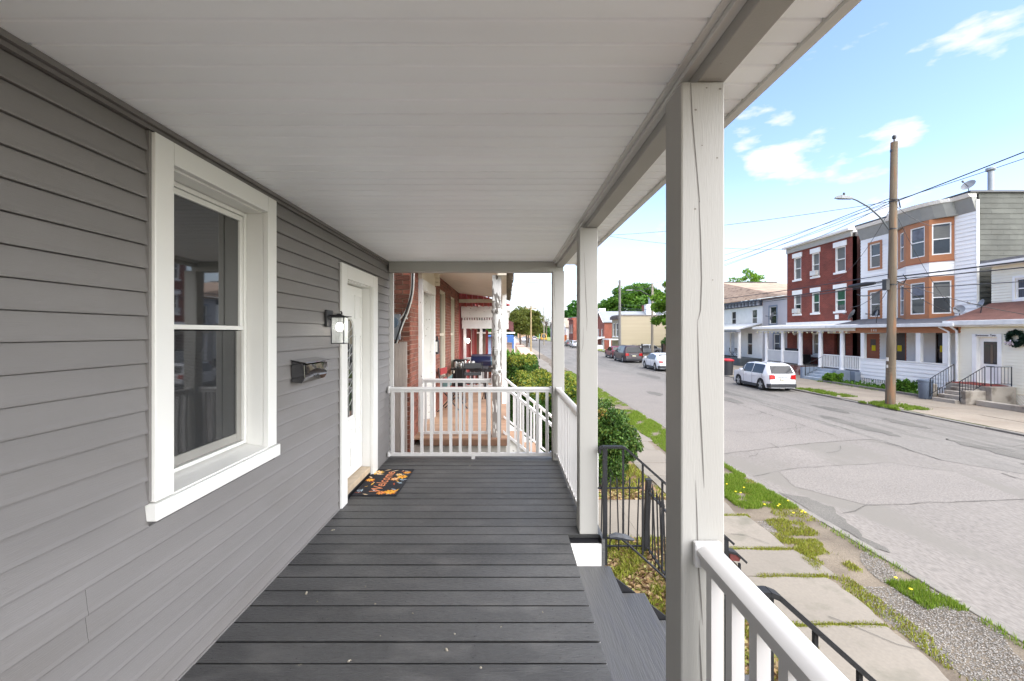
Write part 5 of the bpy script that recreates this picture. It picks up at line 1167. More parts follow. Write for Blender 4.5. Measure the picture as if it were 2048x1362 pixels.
iron_rail('black iron handrail to the left of the cream house steps', ((FP - 2.0, 19.62, GZ + .15), (FP - .95, 19.62, -.7)), .8, 9)
iron_rail('black iron handrail to the right of the cream house steps', ((FP - 2.0, 18.35, GZ + .15), (FP - .95, 18.35, -.7)), .8, 9)
iron_rail('level black iron guard along the cream house stoop', ((FP - .95, 18.12, -.7), (FP - .1, 18.12, -.7)), .8, 6, 'guard_rail')
# wreath
t = thing('wreath', 'dark green door wreath with a pale bow on the cream siding', 'wreath', (FP - .05, 17.98, 1.25)); c = np.array([FP - .1, 17.98, 1.28]); a = rng.uniform(0, 6.283, 2600); q = rng.normal(0, 1, (2600, 3)) * .045
P = c + np.stack([q[:, 0] * .8, np.cos(a) * .25 + q[:, 1], np.sin(a) * .25 + q[:, 2]], 1)
put('foliage', quads_mesh('foliage', leaf_arrays(P, .05), leaf_mat('wreath_green', ['14261C', '1F3A28', '0E1A14', '2B4A34'], .1)), t, W[t.name]).data.transform(Matrix.Translation(-W[t.name]))
P = c + np.stack([-.08 + rng.normal(0, .02, 60), .16 + rng.normal(0, .06, 60), -.2 + rng.normal(0, .035, 60)], 1)
put('bow', quads_mesh('bow', leaf_arrays(P, .06), mat('bow_pale', 'D9CDD3', .6)), t, W[t.name]).data.transform(Matrix.Translation(-W[t.name]))
# wheelie bin
t = thing('dustbin', 'blue grey plastic dustbin standing on the far pavement by the stoop', 'bin', (18.95, 19.9, GZ)); bg_ = mat('bin_blue', '5B6675', .5, var=.1)
MB(Frame((18.95, 19.9, 0), (1, 0, 0), (0, 1, 0))).lathe([(.2, GZ + .01), (.23, GZ + .05), (.26, GZ + .78), (.28, GZ + .8), (.28, GZ + .86), (.24, GZ + .88)], 0, 0, 16).build('body', bg_, t, smooth=True)
MB(Frame((18.95, 19.9, 0), (1, 0, 0), (0, 1, 0))).tube([(-.27, -.06, GZ + .7), (-.31, 0, GZ + .68), (-.27, .06, GZ + .7)], .015, 6).build('handle', bg_, t)

# --- grey house and white house further on
lilac = mat('lilac_siding', 'B5B1B2', .6, var=.05, scale=1); brown_tile = mat('tan_shingle', '9B8470', .9, var=.18, scale=.8, stretch=(1, 1, 4), var2=.15, scale2=14, spots='7E6755', spot_scale=1.5, spot_lo=.5, spot_hi=.65, bump=.4, bscale=20)
gh = thing('grey_row_house', 'narrow pale grey sided house squeezed between the brick and white houses', 'house', (FU, 37.6, GZ))
hl = [(37.3, 38.3, 2.25, 3.75), (36.9, 37.7, -.2, 1.4)]
mb = MB(UF); wall(mb, Yb1 + .02, 39.35, GZ, 4.4, hl, .2, -.02); lap(mb, Yb1 + .02, 39.35, GZ, 4.38, .14, hl, .014, -.02); mb.build('wall', lilac, gh)
for h in hl: window(gh, UF, *h, depth=.1, surround=(.12, mat('trim_blue', '7C8794', .6)), lintel=None, fw=.06)
MB(UF).box(Yb1, 39.4, -.1, .12, 4.402, 4.53).build('eave', mat('eave_rust', '8A6A58', .7), gh)
dish('small satellite dish below the upper window of the grey house', (FU - .35, 37.4, 2.3), .35, (-.6, .7, .3))
who = thing('white_house', 'two storey white house with a bracketed dark cornice and tan shingled roof', 'house', (FU, 43, GZ))
hl = [(40.2, 41.1, 2.1, 3.65), (43.9, 44.8, 2.1, 3.65), (46.8, 47.6, 2.1, 3.65), (41.0, 41.9, -.6, 1.5), (44.2, 45.1, -.9, 1.5)]
mb = MB(UF); wall(mb, 39.38, 48.5, GZ, 3.92, hl, .2, 0); mb.build('wall', white_paint, who)
for h in hl[:4]: window(who, UF, *h, depth=.1, fw=.06)
MB(UF).box(44.25, 45.05, -.15, -.1, -.9, 1.45).build('door', mat('door_pale', 'C9CDD0', .5), who)
MB(UF).box(39.4, 48.5, .0, .12, 3.925, 4.36).build('frieze', mat('frieze_dark', '474B55', .7), who); MB(UF).box(39.42, 48.6, .0, .4, 4.365, 4.5).build('cornice', mat('frieze_dark', '474B55', .7), who)
u = 39.6
while u < 48.4: MB(UF).box(u, u + .16, .125, .32, 3.98, 4.36).build('bracket', mat('bracket_pale', '9A9CA2', .7), who); u += .62
MB().poly([(FU - .3, Yb1 + .05, 4.55), (FU + 9, Yb1 + .05, 4.55), (FU + 9, 52, 7.4), (FU + 2.4, 52, 7.4)]).poly([(FU - .3, Yb1 + .05, 4.55), (FU + 2.4, 52, 7.4), (FU - .3, 62, 4.55)]).poly([(FU + 2.4, 52, 7.4), (FU + 9, 52, 7.4), (FU + 9, 66, 4.55), (FU - .3, 62, 4.55)]).box(FU + .1, FU + 8.9, Yb1 + .4, 61, 4.3, 4.5).build('roof', brown_tile, who)
MB().box(FU + 2.4, FU + 9, 51.9, 52.1, 7.36, 7.5).build('ridge', black_metal, who)
MB().hexa([(FP - .3, 39.4, 1.72), (FU - .02, 39.4, 2.3), (FU - .02, 46.5, 2.3), (FP - .3, 46.5, 1.72), (FP - .3, 39.4, 1.82), (FU - .02, 39.4, 2.4), (FU - .02, 46.5, 2.4), (FP - .3, 46.5, 1.82)]).build('porch_roof', mat('porch_pale', 'C6C8CA', .7, var=.08), who)
MB(PF).box(39.4, 46.5, -.1, .28, 1.56, 1.71).build('porch_beam', mat('beam_grey', '8B8F95', .6), who)
MB().box(FP, FU - .02, 39.4, 46.5, GZ, -.82).build('porch_floor', mat('dark_stone', '4F5558', .9, var=.25, scale=2, bump=.5), who)
for y, h in ((39.7, 1.55), (46.0, 1.55)): MB(PF).box(y - .1, y + .1, -.2, 0, -.8, h).build('column', frame_w, who)
for y in (43.1, 45.0): MB(PF).box(y - .2, y + .2, -.3, 0, -.8, .05).build('pier', mat('pier_tan', 'B0A797', .8), who)
folding_chair('black metal chair on the porch of the white house', 21.9, 41.6, mat('chair_black', '1E2023', .5), 90).location.z = -.82
folding_chair('black patio chair nearest the door of the white house', 21.9, 42.7, mat('chair_black', '1E2023', .5), 70).location.z = -.82

# --- distant buildings
def simple_house(name, label, x0, x1, y0, y1, z1, m_, side=None, wins=(), swins=(), roof=None, rm=None, gable=None, cat='house', corn=None, chim=()):
    """front faces the street at x0; near side wall faces the viewer at y0"""
    t = thing(name, label, cat, (x0, y0, GZ)); F = Frame((x0, 0, 0), (0, 1, 0), (-1, 0, 0)); Fs = Frame((0, y0, 0), (1, 0, 0), (0, -1, 0))
    mb = MB(F); wall(mb, y0, y1, GZ, z1, [w_ for w_ in wins], .25); mb.build('wall', m_, t)
    mb = MB(Fs); wall(mb, x0 + .252, x1, GZ, z1, [w_ for w_ in swins], .25); mb.build('side_wall', side or m_, t)
    for w_ in wins: window(t, F, *w_, depth=.12, sill=.1)
    for w_ in swins: window(t, Fs, *w_, depth=.12, sill=.1, fw=.05)
    rm = rm or channel_grey
    if gable is None: MB().box(x0 - .1, x1, y0 - .1, y1 + .1, z1 + .002, z1 + .18).build('roof', rm, t)
    else:
        ym = (y0 + y1) / 2; zr = z1 + gable
        MB().prism([(y0, z1), (y1, z1), (ym, zr - .1)], 'u', x0 + .01, x0 + .24).build('gable', m_, t)
        MB().hexa([(x0 - .3, y0 - .3, z1 - .1), (x1, y0 - .3, z1 - .1), (x1, ym, zr), (x0 - .3, ym, zr), (x0 - .3, y0 - .3, z1 + .05), (x1, y0 - .3, z1 + .05), (x1, ym, zr + .15), (x0 - .3, ym, zr + .15)]).hexa([(x0 - .3, ym + .002, zr), (x1, ym + .002, zr), (x1, y1 + .3, z1 - .1), (x0 - .3, y1 + .3, z1 - .1), (x0 - .3, ym + .002, zr + .15), (x1, ym + .002, zr + .15), (x1, y1 + .3, z1 + .05), (x0 - .3, y1 + .3, z1 + .05)]).build('roof', rm, t)
        MB().prism([(y0 - .32, z1 - .12), (ym, zr - .03), (y1 + .32, z1 - .12), (y1 + .32, z1 + .06), (ym, zr + .17), (y0 - .32, z1 + .06)], 'u', x0 - .36, x0 - .31).build('bargeboard', frame_w, t)
    if corn: MB(F).box(y0, y1, .0, .35, z1 - .5, z1 - .02).build('cornice', corn, t)
    for cx, cy, s, h, mt in chim: MB().box(cx - s, cx + s, cy - s, cy + s, z1, z1 + h).build('chimney', mt, t)
    return t
tan = mat('tan_siding', 'A2977F', .8, var=.05, scale=.5, stretch=(.3, .3, 6)); slate = mat('slate_roof', '7E8286', .8, var=.1, scale=1); rb2 = brick_mat('far_brick', '9A5040', '84402F', '8E6656')
t = simple_house('tan_building', 'long two storey tan building with a dark bracketed cornice behind the parked maroon car', 17.5, 38, 67.8, 73, 4.1, tan, wins=[(69.0, 70.2, .9, 3.0), (71.2, 72.3, .9, 3.0)], swins=[(27.2, 29.3, 1.0, 2.6), (33.5, 35.5, .6, 3.6)], corn=mat('corn_dark', '50463F', .7))
MB().box(15.9, 17.48, 68, 73, .35, .5).build('porch_roof', frame_w, t)
for y in (68.1, 72.8): MB().box(15.95, 16.15, y, y + .2, GZ, .35).build('column', frame_w, t)
t = simple_house('gabled_brick_house', 'red brick house with a white edged gable and grey slate roof', 17.8, 34, 80, 87.5, 3.4, rb2, wins=[(81.5, 82.6, .6, 2.2), (84.6, 85.7, .6, 2.2), (81.3, 82.6, -1, .1)], gable=2.0, rm=slate, chim=((27, 83, .8, 3.4, frame_w),))
MB().hexa([(16.0, 79.6, .15), (17.78, 79.6, .6), (17.78, 87, .6), (16.0, 87, .15), (16.0, 79.6, .3), (17.78, 79.6, .75), (17.78, 87, .75), (16.0, 87, .3)]).build('porch_roof', frame_w, t); MB().box(15.9, 17.7, 80, 87, GZ, -.8).build('porch_floor', frame_w, t)
for y in (80, 83.3, 86.7): MB().box(16.0, 16.15, y, y + .15, -.8, .2).build('column', frame_w, t)
simple_house('dark_brick_block', 'dark brick building with two red chimneys behind the gabled house', 19.5, 40, 95, 104, 5.2, brick_mat('dark_far', '6B3A30', '5A2F28', '6E5046'), chim=((31, 97, .9, 2.3, rb2), (35.5, 97, .9, 2.3, rb2), (21, 97, .7, 1.6, frame_w)))
simple_house('red_corniced_house', 'far red brick house with a heavy red cornice', 17.0, 30, 112, 120, 5.3, rb2, wins=[(113.5, 115, 1.4, 3.6), (117, 118.5, 1.4, 3.6)], corn=mat('corn_red', '8E3A30', .7))
simple_house('orange_porch_house', 'far pale house with an orange painted porch', 16.8, 30, 124, 132, 3.0, white_paint, wins=[(126, 127.5, .4, 2.4)], gable=2.6, rm=mat('roof_tan', '97897A', .9))
MB().box(15.6, 16.7, 122, 128, GZ, .8).build('porch', mat('porch_orange', 'C46A35', .7), bpy.data.objects['orange_porch_house'])
simple_house('far_grey_house', 'small grey house at the far end of the street', 16.0, 28, 150, 160, 3.2, mat('far_pale', 'B8B2AA', .8), gable=2.5, rm=mat('roof_far', '8E8278', .9))
simple_house('end_building', 'low tan building closing the far end of the street', 6, 15, 235, 240, 4.5, mat('far_tan', 'A78B6E', .8))
simple_house('pale_tower_house', 'tall pale house partly hidden behind the maple leaves', 29, 40, 82, 90, 8.5, mat('far_white', 'C8CCD0', .8), swins=[(30, 31.2, 4.5, 6.4)], rm=slate)

# --- more houses on our side
rp_ = mat('red_paint', '8F2F2B', .6, var=.12, scale=2); rh = thing('red_house', 'red painted brick house with a white dentilled porch cornice beyond the brick porch', 'house', (-1.4, 13.3, 0))
RF = Frame((-1.42, 0, 0), (0, 1, 0), (1, 0, 0)); mb = MB(RF); wall(mb, 12.8, 20.5, GZ, 6.5, [(14.6, 15.5, -.4, 1.8), (17.2, 18.2, -.4, 1.8)], .25); mb.box(12.8, 13.0, -6, -.26, GZ, 6.5); mb.build('wall', rp_, rh)
for h in ((14.6, 15.5, -.4, 1.8), (17.2, 18.2, -.4, 1.8)): window(rh, RF, *h, depth=.12)
MB().box(-1.38, .12, 13.35, 13.6, 2.18, 2.32).box(-1.38, .06, 13.40, 13.6, 1.98, 2.178).box(-1.36, .02, 13.45, 13.6, 1.64, 1.90).build('porch_cornice', old_white, rh)
MB().box(-.02, .12, 13.62, 20, 2.18, 2.32).box(-.04, .06, 13.62, 20, 1.64, 2.178).build('side_cornice', old_white, rh)
for i in range(18): MB().box(-1.34 + i * .076, -1.30 + i * .076, 13.42, 13.6, 1.905, 1.975).build('dentil', old_white, rh)
ribs = MB(); ribs.hexa([(-1.4, 13.4, 2.8), (.1, 13.4, 2.34), (.1, 20, 2.34), (-1.4, 20, 2.8), (-1.4, 13.4, 2.84), (.1, 13.4, 2.38), (.1, 20, 2.38), (-1.4, 20, 2.84)]); ribs.build('porch_roof', mat('roof_red', '9C4440', .6, var=.1), rh)
for i in range(9): MB().box(-1.4 + i * .17, -1.36 + i * .17, 12.9, 13.3, 2.3, 3.4).build('roof_batten', mat('roof_red2', 'A8504C', .6), rh)
for i, (x, m_) in enumerate(((-1.28, old_white), (-.78, old_white), (-.05, old_white))): MB().box(x - .04, x + .04, 13.5, 13.58, -.6, 1.64).build('column', m_, rh)
for i in range(6): MB().box(-1.2 + i * .18, -1.12 + i * .18, 13.9, 13.95, -.6, 1.6).build('wall_board', mat('red_board', '7E2A26', .6, var=.2), rh)
MB().box(-1.4, .0, 13.4, 20, GZ, -.6).build('porch_floor', terra, rh)
MB().hexa([(.1, 13.5, -.05), (1.5, 13.5, -1.2), (1.5, 13.54, -1.2), (.1, 13.54, -.05), (.1, 13.5, .0), (1.5, 13.5, -1.15), (1.5, 13.54, -1.15), (.1, 13.54, .0)]).build('stair_rail', old_white, rh)
for i in range(9): x = .15 + i * .14; MB().box(x, x + .04, 13.5, 13.54, -1.0 - i * .06, -.1 - i * .115).build('stair_baluster', mat('maroon', '5B2422', .7), rh)
t = thing('globe_light', 'lit white globe light on the red painted porch', 'lamp', (-1.15, 13.3, 1.3)); MB().lathe([(.02, 1.2), (.05, 1.23), (.06, 1.28), (.04, 1.33), (.02, 1.34)], -1.17, 13.35, 12).build('globe', lamp_glow, t, smooth=True)
ah = thing('awning_house', 'house further along with brown panelled porch and a maroon awning edged in white', 'house', (-1.4, 21, 0))
MB().box(-6, -1.4, 20.6, 30, GZ, 6).build('wall', mat('brown_wall', '7A5C48', .7, var=.1), ah); MB().hexa([(-1.4, 20.8, 2.3), (.33, 20.8, 1.55), (.33, 30, 1.55), (-1.4, 30, 2.3), (-1.4, 20.8, 2.7), (.33, 20.8, 2.0), (.33, 30, 2.0), (-1.4, 30, 2.7)]).build('awning', mat('awning_maroon', '5C3434', .7), ah)
MB().box(-1.4, .40, 20.78, 30, 1.47, 1.54).build('gutter', frame_w, ah)
for x in (-1.3, -.7, -.1): MB().box(x, x + .09, 20.9, 21, GZ, 1.46).build('column', old_white, ah)
MB().box(-1.39, .2, 21.05, 30, GZ, -.5).build('porch_floor', mat('brown_floor', '6B4634', .7), ah); MB().box(-1.0, -.3, 21.3, 21.5, -.5, .35).build('bench_box', mat('box_brown', '7B4628', .6), ah)
bl = thing('blue_porch', 'bright blue painted porch frame standing by the pavement down the street', 'porch', (.6, 60, GZ)); blue = mat('bright_blue', '2E5A94', .6, var=.08)
MB().box(.1, 1.0, 58, 58.3, .2, .95).build('beam', blue, bl); MB().box(.75, .98, 58, 58.25, GZ, .2).build('post', blue, bl); MB().box(1.0, 1.12, 58, 58.2, GZ, .9).build('post', frame_w, bl); MB().box(-3, .95, 58.4, 66, .96, 1.15).build('roof', blue, bl); MB().box(-3, .0, 60, 66, GZ, .95).build('wall', mat('blue_wall', '8A9BB0', .7), bl)

# ------------------------------------------------------------------ poles and wires
pole_wood = mat('pole_wood', '655948', .85, var=.28, scale=1.5, stretch=(4, 4, .4), spots='845A3A', spot_scale=2, spot_lo=.52, spot_hi=.75, bump=.8, bscale=20, bstretch=(6, 6, .4))
pole_pale = mat('pole_pale', '8A8272', .85, var=.1, scale=1)
PB = Vector((15.7, 18.0, GZ))
t = thing('utility_pole', 'tall brown wooden pole with a curved street lamp arm before the white house', 'utility pole', tuple(PB))
def pp(z, dx=0, dy=0): return (PB.x + .015 * (z + 1.5) + dx, PB.y + dy, z)
MB().tube([pp(-1.7), pp(-1.2), pp(2), pp(5), pp(9.3)], [.18, .17, .155, .14, .12], 14).build('shaft', pole_wood, t, smooth=True)
for zb_ in (3.45, 5.72, 6.85): MB().tube([pp(zb_), pp(zb_ + .05)], .172 - .006 * zb_ + .012, 14).build('band', black_metal, t)
MB().box(pp(1, -.185)[0], pp(1, -.172)[0], 17.93, 18.05, .35, .5).box(pp(1, -.185)[0], pp(1, -.172)[0], 17.95, 18.02, .08, .2).build('pole_tag', mat('tag_pale', 'C9C7BE', .5), t)
MB().box(pp(9, -.13)[0], pp(9, -.12)[0], 17.95, 18.05, 8.9, 9.0).build('pole_bolt', black_metal, t)
MB().tube([pp(9.3), pp(9.45)], .03, 6).lathe([(.03, 9.43), (.07, 9.46), (.075, 9.55), (.03, 9.6)], pp(9.5)[0], PB.y, 10).build('insulator', black_metal, t)
MB().tube([pp(5.75, -.18), pp(6.2, -.5), pp(6.65, -1.0), pp(6.93, -1.5), pp(7.02, -1.75)], .03, 8).build('lamp_arm', mat('arm_grey', '565A5C', .4, metal=.5), t, smooth=True)
lh = MB().m(mat('lamp_head', '6A6D6E', .4, var=.05)); x0 = pp(7.0, -1.7)[0]
lh.hexa([(x0, 17.93, 6.97), (x0, 18.07, 6.97), (x0 - .5, 18.1, 6.98), (x0 - .5, 17.9, 6.98), (x0, 17.95, 7.07), (x0, 18.05, 7.07), (x0 - .45, 18.06, 7.15), (x0 - .45, 17.94, 7.15)]).hexa([(x0 - .5, 17.9, 6.98), (x0 - .5, 18.1, 6.98), (x0 - .72, 18.03, 7.0), (x0 - .72, 17.97, 7.0), (x0 - .45, 17.94, 7.15), (x0 - .45, 18.06, 7.15), (x0 - .66, 18.02, 7.08), (x0 - .66, 17.98, 7.08)])
lh.build('lamp_head', None, t, bevel=.015)
MB().lathe([(.04, 7.15), (.045, 7.2), (.03, 7.24)], x0 - .32, 18.0, 8).build('photocell', black_metal, t)
MB().tube([pp(6.95, -.2, -.1), pp(6.9, 0, -.24), pp(6.6, .2, -.1)], .025, 6).tube([pp(3.6, .2), pp(3.5, .32, -.15), pp(3.7, .36, -.25), pp(3.85, .22, -.25)], .022, 6).build('cable_loops', cab_k, t)
MB().box(*sorted((pp(3.3, -.32)[0], pp(3.3, -.18)[0])), 17.9, 18.1, 3.25, 3.7).build('bracket_box', black_metal, t)
t2 = thing('splice_case', 'long black cable splice case hanging from the wires by the near pole', 'splice case', (15, 19, 3.6))
MB().tube([(15.66, 18.7, 3.62), (15.6, 19.1, 3.62), (15.5, 19.9, 3.60)], [.06, .1, .07], 10).build('case', cab_k, t2, smooth=True)
def pole(label, x, y, top, r=.15, m_=pole_pale, arm=True, lamp=False):
    t = thing('utility_pole', label, 'utility pole', (x, y, GZ)); MB().tube([(x, y, GZ - .2), (x, y, top)], [r * 1.2, r * .8], 10).build('shaft', m_, t, smooth=True)
    if arm: MB().box(x - .9, x + .9, y - .06, y + .06, top - .5, top - .38).build('crossarm', m_, t)
    if lamp: MB().tube([(x - .1, y, top - 1.6), (x - 1.4, y, top - .9), (x - 2.4, y, top - .8)], .05, 6).build('lamp_arm', black_metal, t); MB().box(x - 3.1, x - 2.4, y - .15, y + .15, top - .9, top - .74).build('lamp_head', mat('lamp_head', 'A5A8A8', .4), t)
    return t
pole('weathered wooden pole rising beside the tan building', 16.6, 64.5, 9.2, .19, mat('pole_grey', '6E6B66', .85, var=.1), False)
pole('pale wooden pole on the left pavement in front of the trees', 3.87, 69.5, 5.8, .12, mat('pole_yellow', '94835F', .85), True)
pole('thin bare pole beyond the trees at the end of the street', 9.2, 108, 8.0, .14, pole_pale, False)
pole('pole half hidden in the maple with a street lamp arm', 17.4, 52.5, 7.4, .15, pole_pale, False, True)
GW = 'overhead wires along the street'
def wire(a, b, sag=.4, r=.012, lab='', name='overhead_wire'):
    a, b = Vector(a), Vector(b); P = []
    for i in range(15):
        t = i / 14; p = a.lerp(b, t); p.z -= sag * 4 * t * (1 - t); P.append(tuple(p))
    return tag(MB().tube(P, r * .95, 5).build(name, cab_k), lab, 'wire', GW)
A = lambda z, dx=0, dy=0: pp(z, dx, dy)
far = (16.6, 64.5)
for z, z2, s, r_, lab in ((7.0, 7.6, .5, .016, 'topmost wire running from the brown pole towards the tan building'), (6.9, 7.2, .7, .012, 'wire second from the top, running down the street from the brown pole'), (6.7, 7.0, .35, .01, 'lowest of the three upper wires left of the brown pole'),
                         (3.9, 5.6, .5, .02, 'upper strand of the low cable bundle crossing the red brick front'), (3.65, 5.2, .7, .028, 'thick middle cable of the low bundle crossing the red brick front'), (3.5, 4.9, .6, .016, 'lowest cable crossing the red brick front below the others'), (6.8, 8.9, .3, .009, 'thin wire rising slightly from the brown pole towards the far grey pole')):
    wire(A(z, -.15), (far[0], far[1], z2), s, r_, lab)
for z, b, s, r_, lab in ((6.9, (22, -4, 11.2), .3, .022, 'thick wire rising steeply from the brown pole past the vent pipe'), (6.95, (20, -4, 9.6), .5, .012, 'thin wire just below the steep thick one at the vent pipe'), (3.8, (15.9, -12, 4.6), .4, .028, 'thick low cable crossing the orange trimmed bay windows'), (3.7, (15.9, -12, 4.2), .5, .02, 'second low cable crossing below the thick one at the bay'), (3.3, (15.9, -12, 3.6), .5, .014, 'lowest thin cable running past the bay towards the cream house')):
    wire(A(z, .15), b, s, r_, lab)
for a, b, s, r_, lab in ((A(6.8), (23.3, 22.8, 7.2), .5, .012, 'service wire from the brown pole to the flat roof of the white house'), (A(6.9), (FU - .3, 35.8, 8.3), .2, .016, 'service wire from the brown pole to the far roof corner of the brick house'), (A(6.8), (FU - .2, 31, 5.2), .8, .01, 'service wire slanting down to the brick house between its windows'),
                    (A(3.7), (FP + .2, 20.6, 2.4), .2, .012, 'service wire to the dish at the right end of the dark porch roof'), (A(3.7), (FP + .3, 17.2, 2.1), .2, .014, 'service wire reaching the gutter above the wreath'),
                    (A(3.6), (FU - .1, 28.6, 4.0), .3, .03, 'thick bundle running into the alley beside the brick house'), (A(3.7), (FU - .1, 29.2, 3.2), .3, .014, 'thin wire to the near corner of the brick house'), (A(3.6), (FP, 25.9, 2.0), .2, .01, 'short wire down to the dark porch roof by the brown pole'), (A(3.65), (FU - .1, 39.5, 4.8), .3, .012, 'service wire to the grey house beyond the brick house'),
                    (A(3.7), (FU - .2, 23.0, 4.8), .1, .009, 'thin wire rising to the middle of the orange bay'), (A(6.6), (FP + .4, 21, 2.6), .3, .009, 'long thin wire slanting down in front of the bay windows'),
                    ((FU - .3, 35.9, 8.3), (3.0, 33, 9.6), .5, .014, 'wire crossing the street high up from the brick house roof corner'), ((FU - .2, 36, 5.6), (30, 60, 9), .2, .01, 'thin wire from the brick house towards the sparse tree'), (A(6.9), (4.1, 36, 9.4), .4, .011, 'wire crossing the street from the brown pole to this side'),
                    ((4.1, 36, 9.3), (4.1, -10, 9.5), .4, .013, 'wire running along this side of the street above the porch'), ((16.6, 64.5, 9.0), (-2, 58, 8.4), .3, .02, 'highest wire crossing the street from the far grey pole'), ((16.6, 64.5, 8.9), (3.87, 69.5, 5.6), .2, .016, 'wire sloping from the far grey pole to the pale pole'),
                    ((16.6, 64.5, 8.6), (30, 70, 8.2), .3, .016, 'wire leaving the far grey pole towards the maple'), ((3.87, 69.5, 5.6), (-4, 36, 7.4), .3, .016, 'upper wire above the brick porch roof from the pale pole'), ((3.87, 69.5, 5.3), (-4, 36, 6.6), .3, .014, 'lower wire beneath the upper one at the brick porch eave'), ((3.87, 69.5, 5.5), (9.2, 108, 7.4), .3, .03, 'wire going on from the pale pole to the thin bare pole')):
    wire(a, b, s, r_, lab)
# street sign pole
t = thing('street_sign', 'thin street sign pole with a small green plate beyond the hedges', 'sign', (3.75, 50, GZ)); MB().tube([(3.75, 50, GZ), (3.75, 50, .75)], .045, 6).build('post', iron, t); MB().box(3.73, 3.77, 49.6, 50.2, .78, 1.35).build('sign_plate', mat('sign_green', '8FB89A', .5), t)

# ------------------------------------------------------------------ cars
tyre = mat('tyre', (.015, .015, .016), .8, var=.1); rim_m = mat('rim', 'A9ACB0', .3, metal=.8, var=0); plastic = mat('car_plastic', (.03, .031, .034), .6, var=.1)
car_glass = glass_mat('car_glass', (.015, .018, .02), .06, 1.38); tail = mat('tail_red', 'B01818', .25, var=0); headl = mat('headlight', 'D5DADF', .15, var=0)
def car(name, label, paint, L=4.25, Wd=1.76, H=1.62, kind='suv', cat='car', group=None, detail=True, body_low=True):
    """nose towards +y; local origin under the middle"""
    t = thing(name, label, cat, (0, 0, 0), group); h = Wd / 2; gc = .19; r = .335 if kind == 'suv' else .31
    if kind == 'suv': side = [(-L / 2, .45), (-L / 2 + .02, .95), (-L / 2 + .10, 1.02), (-L / 2 + .38, H - .12), (-L / 2 + .6, H - .02), (-.1, H), (.55, H - .06), (L / 2 - 1.15, 1.08), (L / 2 - .35, .95), (L / 2 - .06, .78), (L / 2, .5)]
    elif kind == 'coupe': side = [(-L / 2, .42), (-L / 2 + .02, .86), (-L / 2 + .2, .98), (-L / 2 + .75, H - .12), (-.35, H), (.35, H - .06), (L / 2 - 1.2, .92), (L / 2 - .4, .78), (L / 2 - .06, .62), (L / 2, .42)]
    else: side = [(-L / 2, .42), (-L / 2 + .02, .88), (-L / 2 + .55, .95), (-L / 2 + 1.15, H - .08), (-.2, H), (.45, H - .06), (L / 2 - 1.2, .95), (L / 2 - .3, .82), (L / 2 - .05, .66), (L / 2, .42)]
    belt = 1.0 if kind == 'suv' else .88
    # body shell: rows of (y, z, half width)
    def hw(y, z):
        e = min(1, (L / 2 - abs(y)) / .45 + .0); k = .80 + .20 * math.sin(max(0, e) * math.pi / 2)
        if z > belt: k *= 1 - .27 * min(1, (z - belt) / (H - belt)) ** 1.1
        return h * k
    N_ = 40; ys = np.linspace(-L / 2, L / 2, N_); top = np.interp(ys, [p[0] for p in side], [p[1] for p in side]); mb = MB().m(paint); rows = []
    wheels = (-L / 2 + .82, L / 2 - .84)
    for y, zt in zip(ys, top):
        zl = gc + .02
        for wy in wheels:
            d = abs(y - wy)
            if d < r + .07: zl = max(zl, math.sqrt(max(0, (r + .07) ** 2 - d * d)) + r * .98)
        zl = min(zl, zt - .12); lev = [zl, zl + (min(belt, zt) - zl) * .35, zl + (min(belt, zt) - zl) * .7, min(belt, zt)] + [min(belt, zt) + (zt - min(belt, zt)) * q for q in (.35, .7, .93, 1.0)]
        wd = [hw(y, z) for z in lev]; wd[0] *= .965; wd[-1] *= .8; wd[-2] *= .96; rows.append([(s * w_, y, z) for s, w_, z in [(1, a, b) for a, b in zip(wd, lev)]] + [(0, y, zt + .012)])
    m_ = len(rows[0])
    for sgn in (1, -1):
        base = len(mb.v)
        for rw in rows: mb.v += [Vector((sgn * p[0], p[1], p[2])) for p in rw]
        for i in range(N_ - 1):
            for j in range(m_ - 1): a = base + i * m_ + j; mb.f.append((a, a + 1, a + m_ + 1, a + m_)); mb.mi.append(0)
    for rw in (rows[0], rows[-1]):
        base = len(mb.v); full = [Vector((p[0], p[1], p[2])) for p in rw] + [Vector((-p[0], p[1], p[2])) for p in rw[::-1][1:]]; mb.v += full; mb.f.append(tuple(range(base, base + len(full)))); mb.mi.append(0)
    body = mb.build('body', paint, t, smooth=True)
    body.data.set_sharp_from_angle(angle=R(50))
    MB().box(-h * .9, h * .9, -L / 2 + .15, L / 2 - .15, gc, gc + .45).build('underbody', plastic, t)
    # glass, just outside the shell
    zt = lambda y: float(np.interp(y, ys, top))
    def side_glass(y0, y1, nm='side_window'):
        for s in (1, -1):
            q = MB(); k = 8; yy = np.linspace(y0, y1, k)
            for a, b in zip(yy, yy[1:]):
                za, zb = zt(a) - .07, zt(b) - .07; zl = belt + .01
                if za <= zl + .01 and zb <= zl + .01: continue
                za, zb = max(za, zl + .005), max(zb, zl + .005)
                for q0 in range(4):
                    f0, f1 = q0 / 4, (q0 + 1) / 4; P4 = [(a, zl + (za - zl) * f0), (b, zl + (zb - zl) * f0), (b, zl + (zb - zl) * f1), (a, zl + (za - zl) * f1)]
                    q.poly([(s * (hw(y_, z_) + .01), y_, z_) for y_, z_ in P4])
            if q.f: q.build(nm, car_glass, t, smooth=True)
    mid = 0.05; rear0 = -L / 2 + (.55 if kind == 'suv' else .8)
    side_glass(rear0, -.42); side_glass(-.36, mid + .15 + .35) if kind != 'coupe' else side_glass(-.5, .75)
    side_glass(mid + .56, L / 2 - 1.3) if kind == 'suv' else None
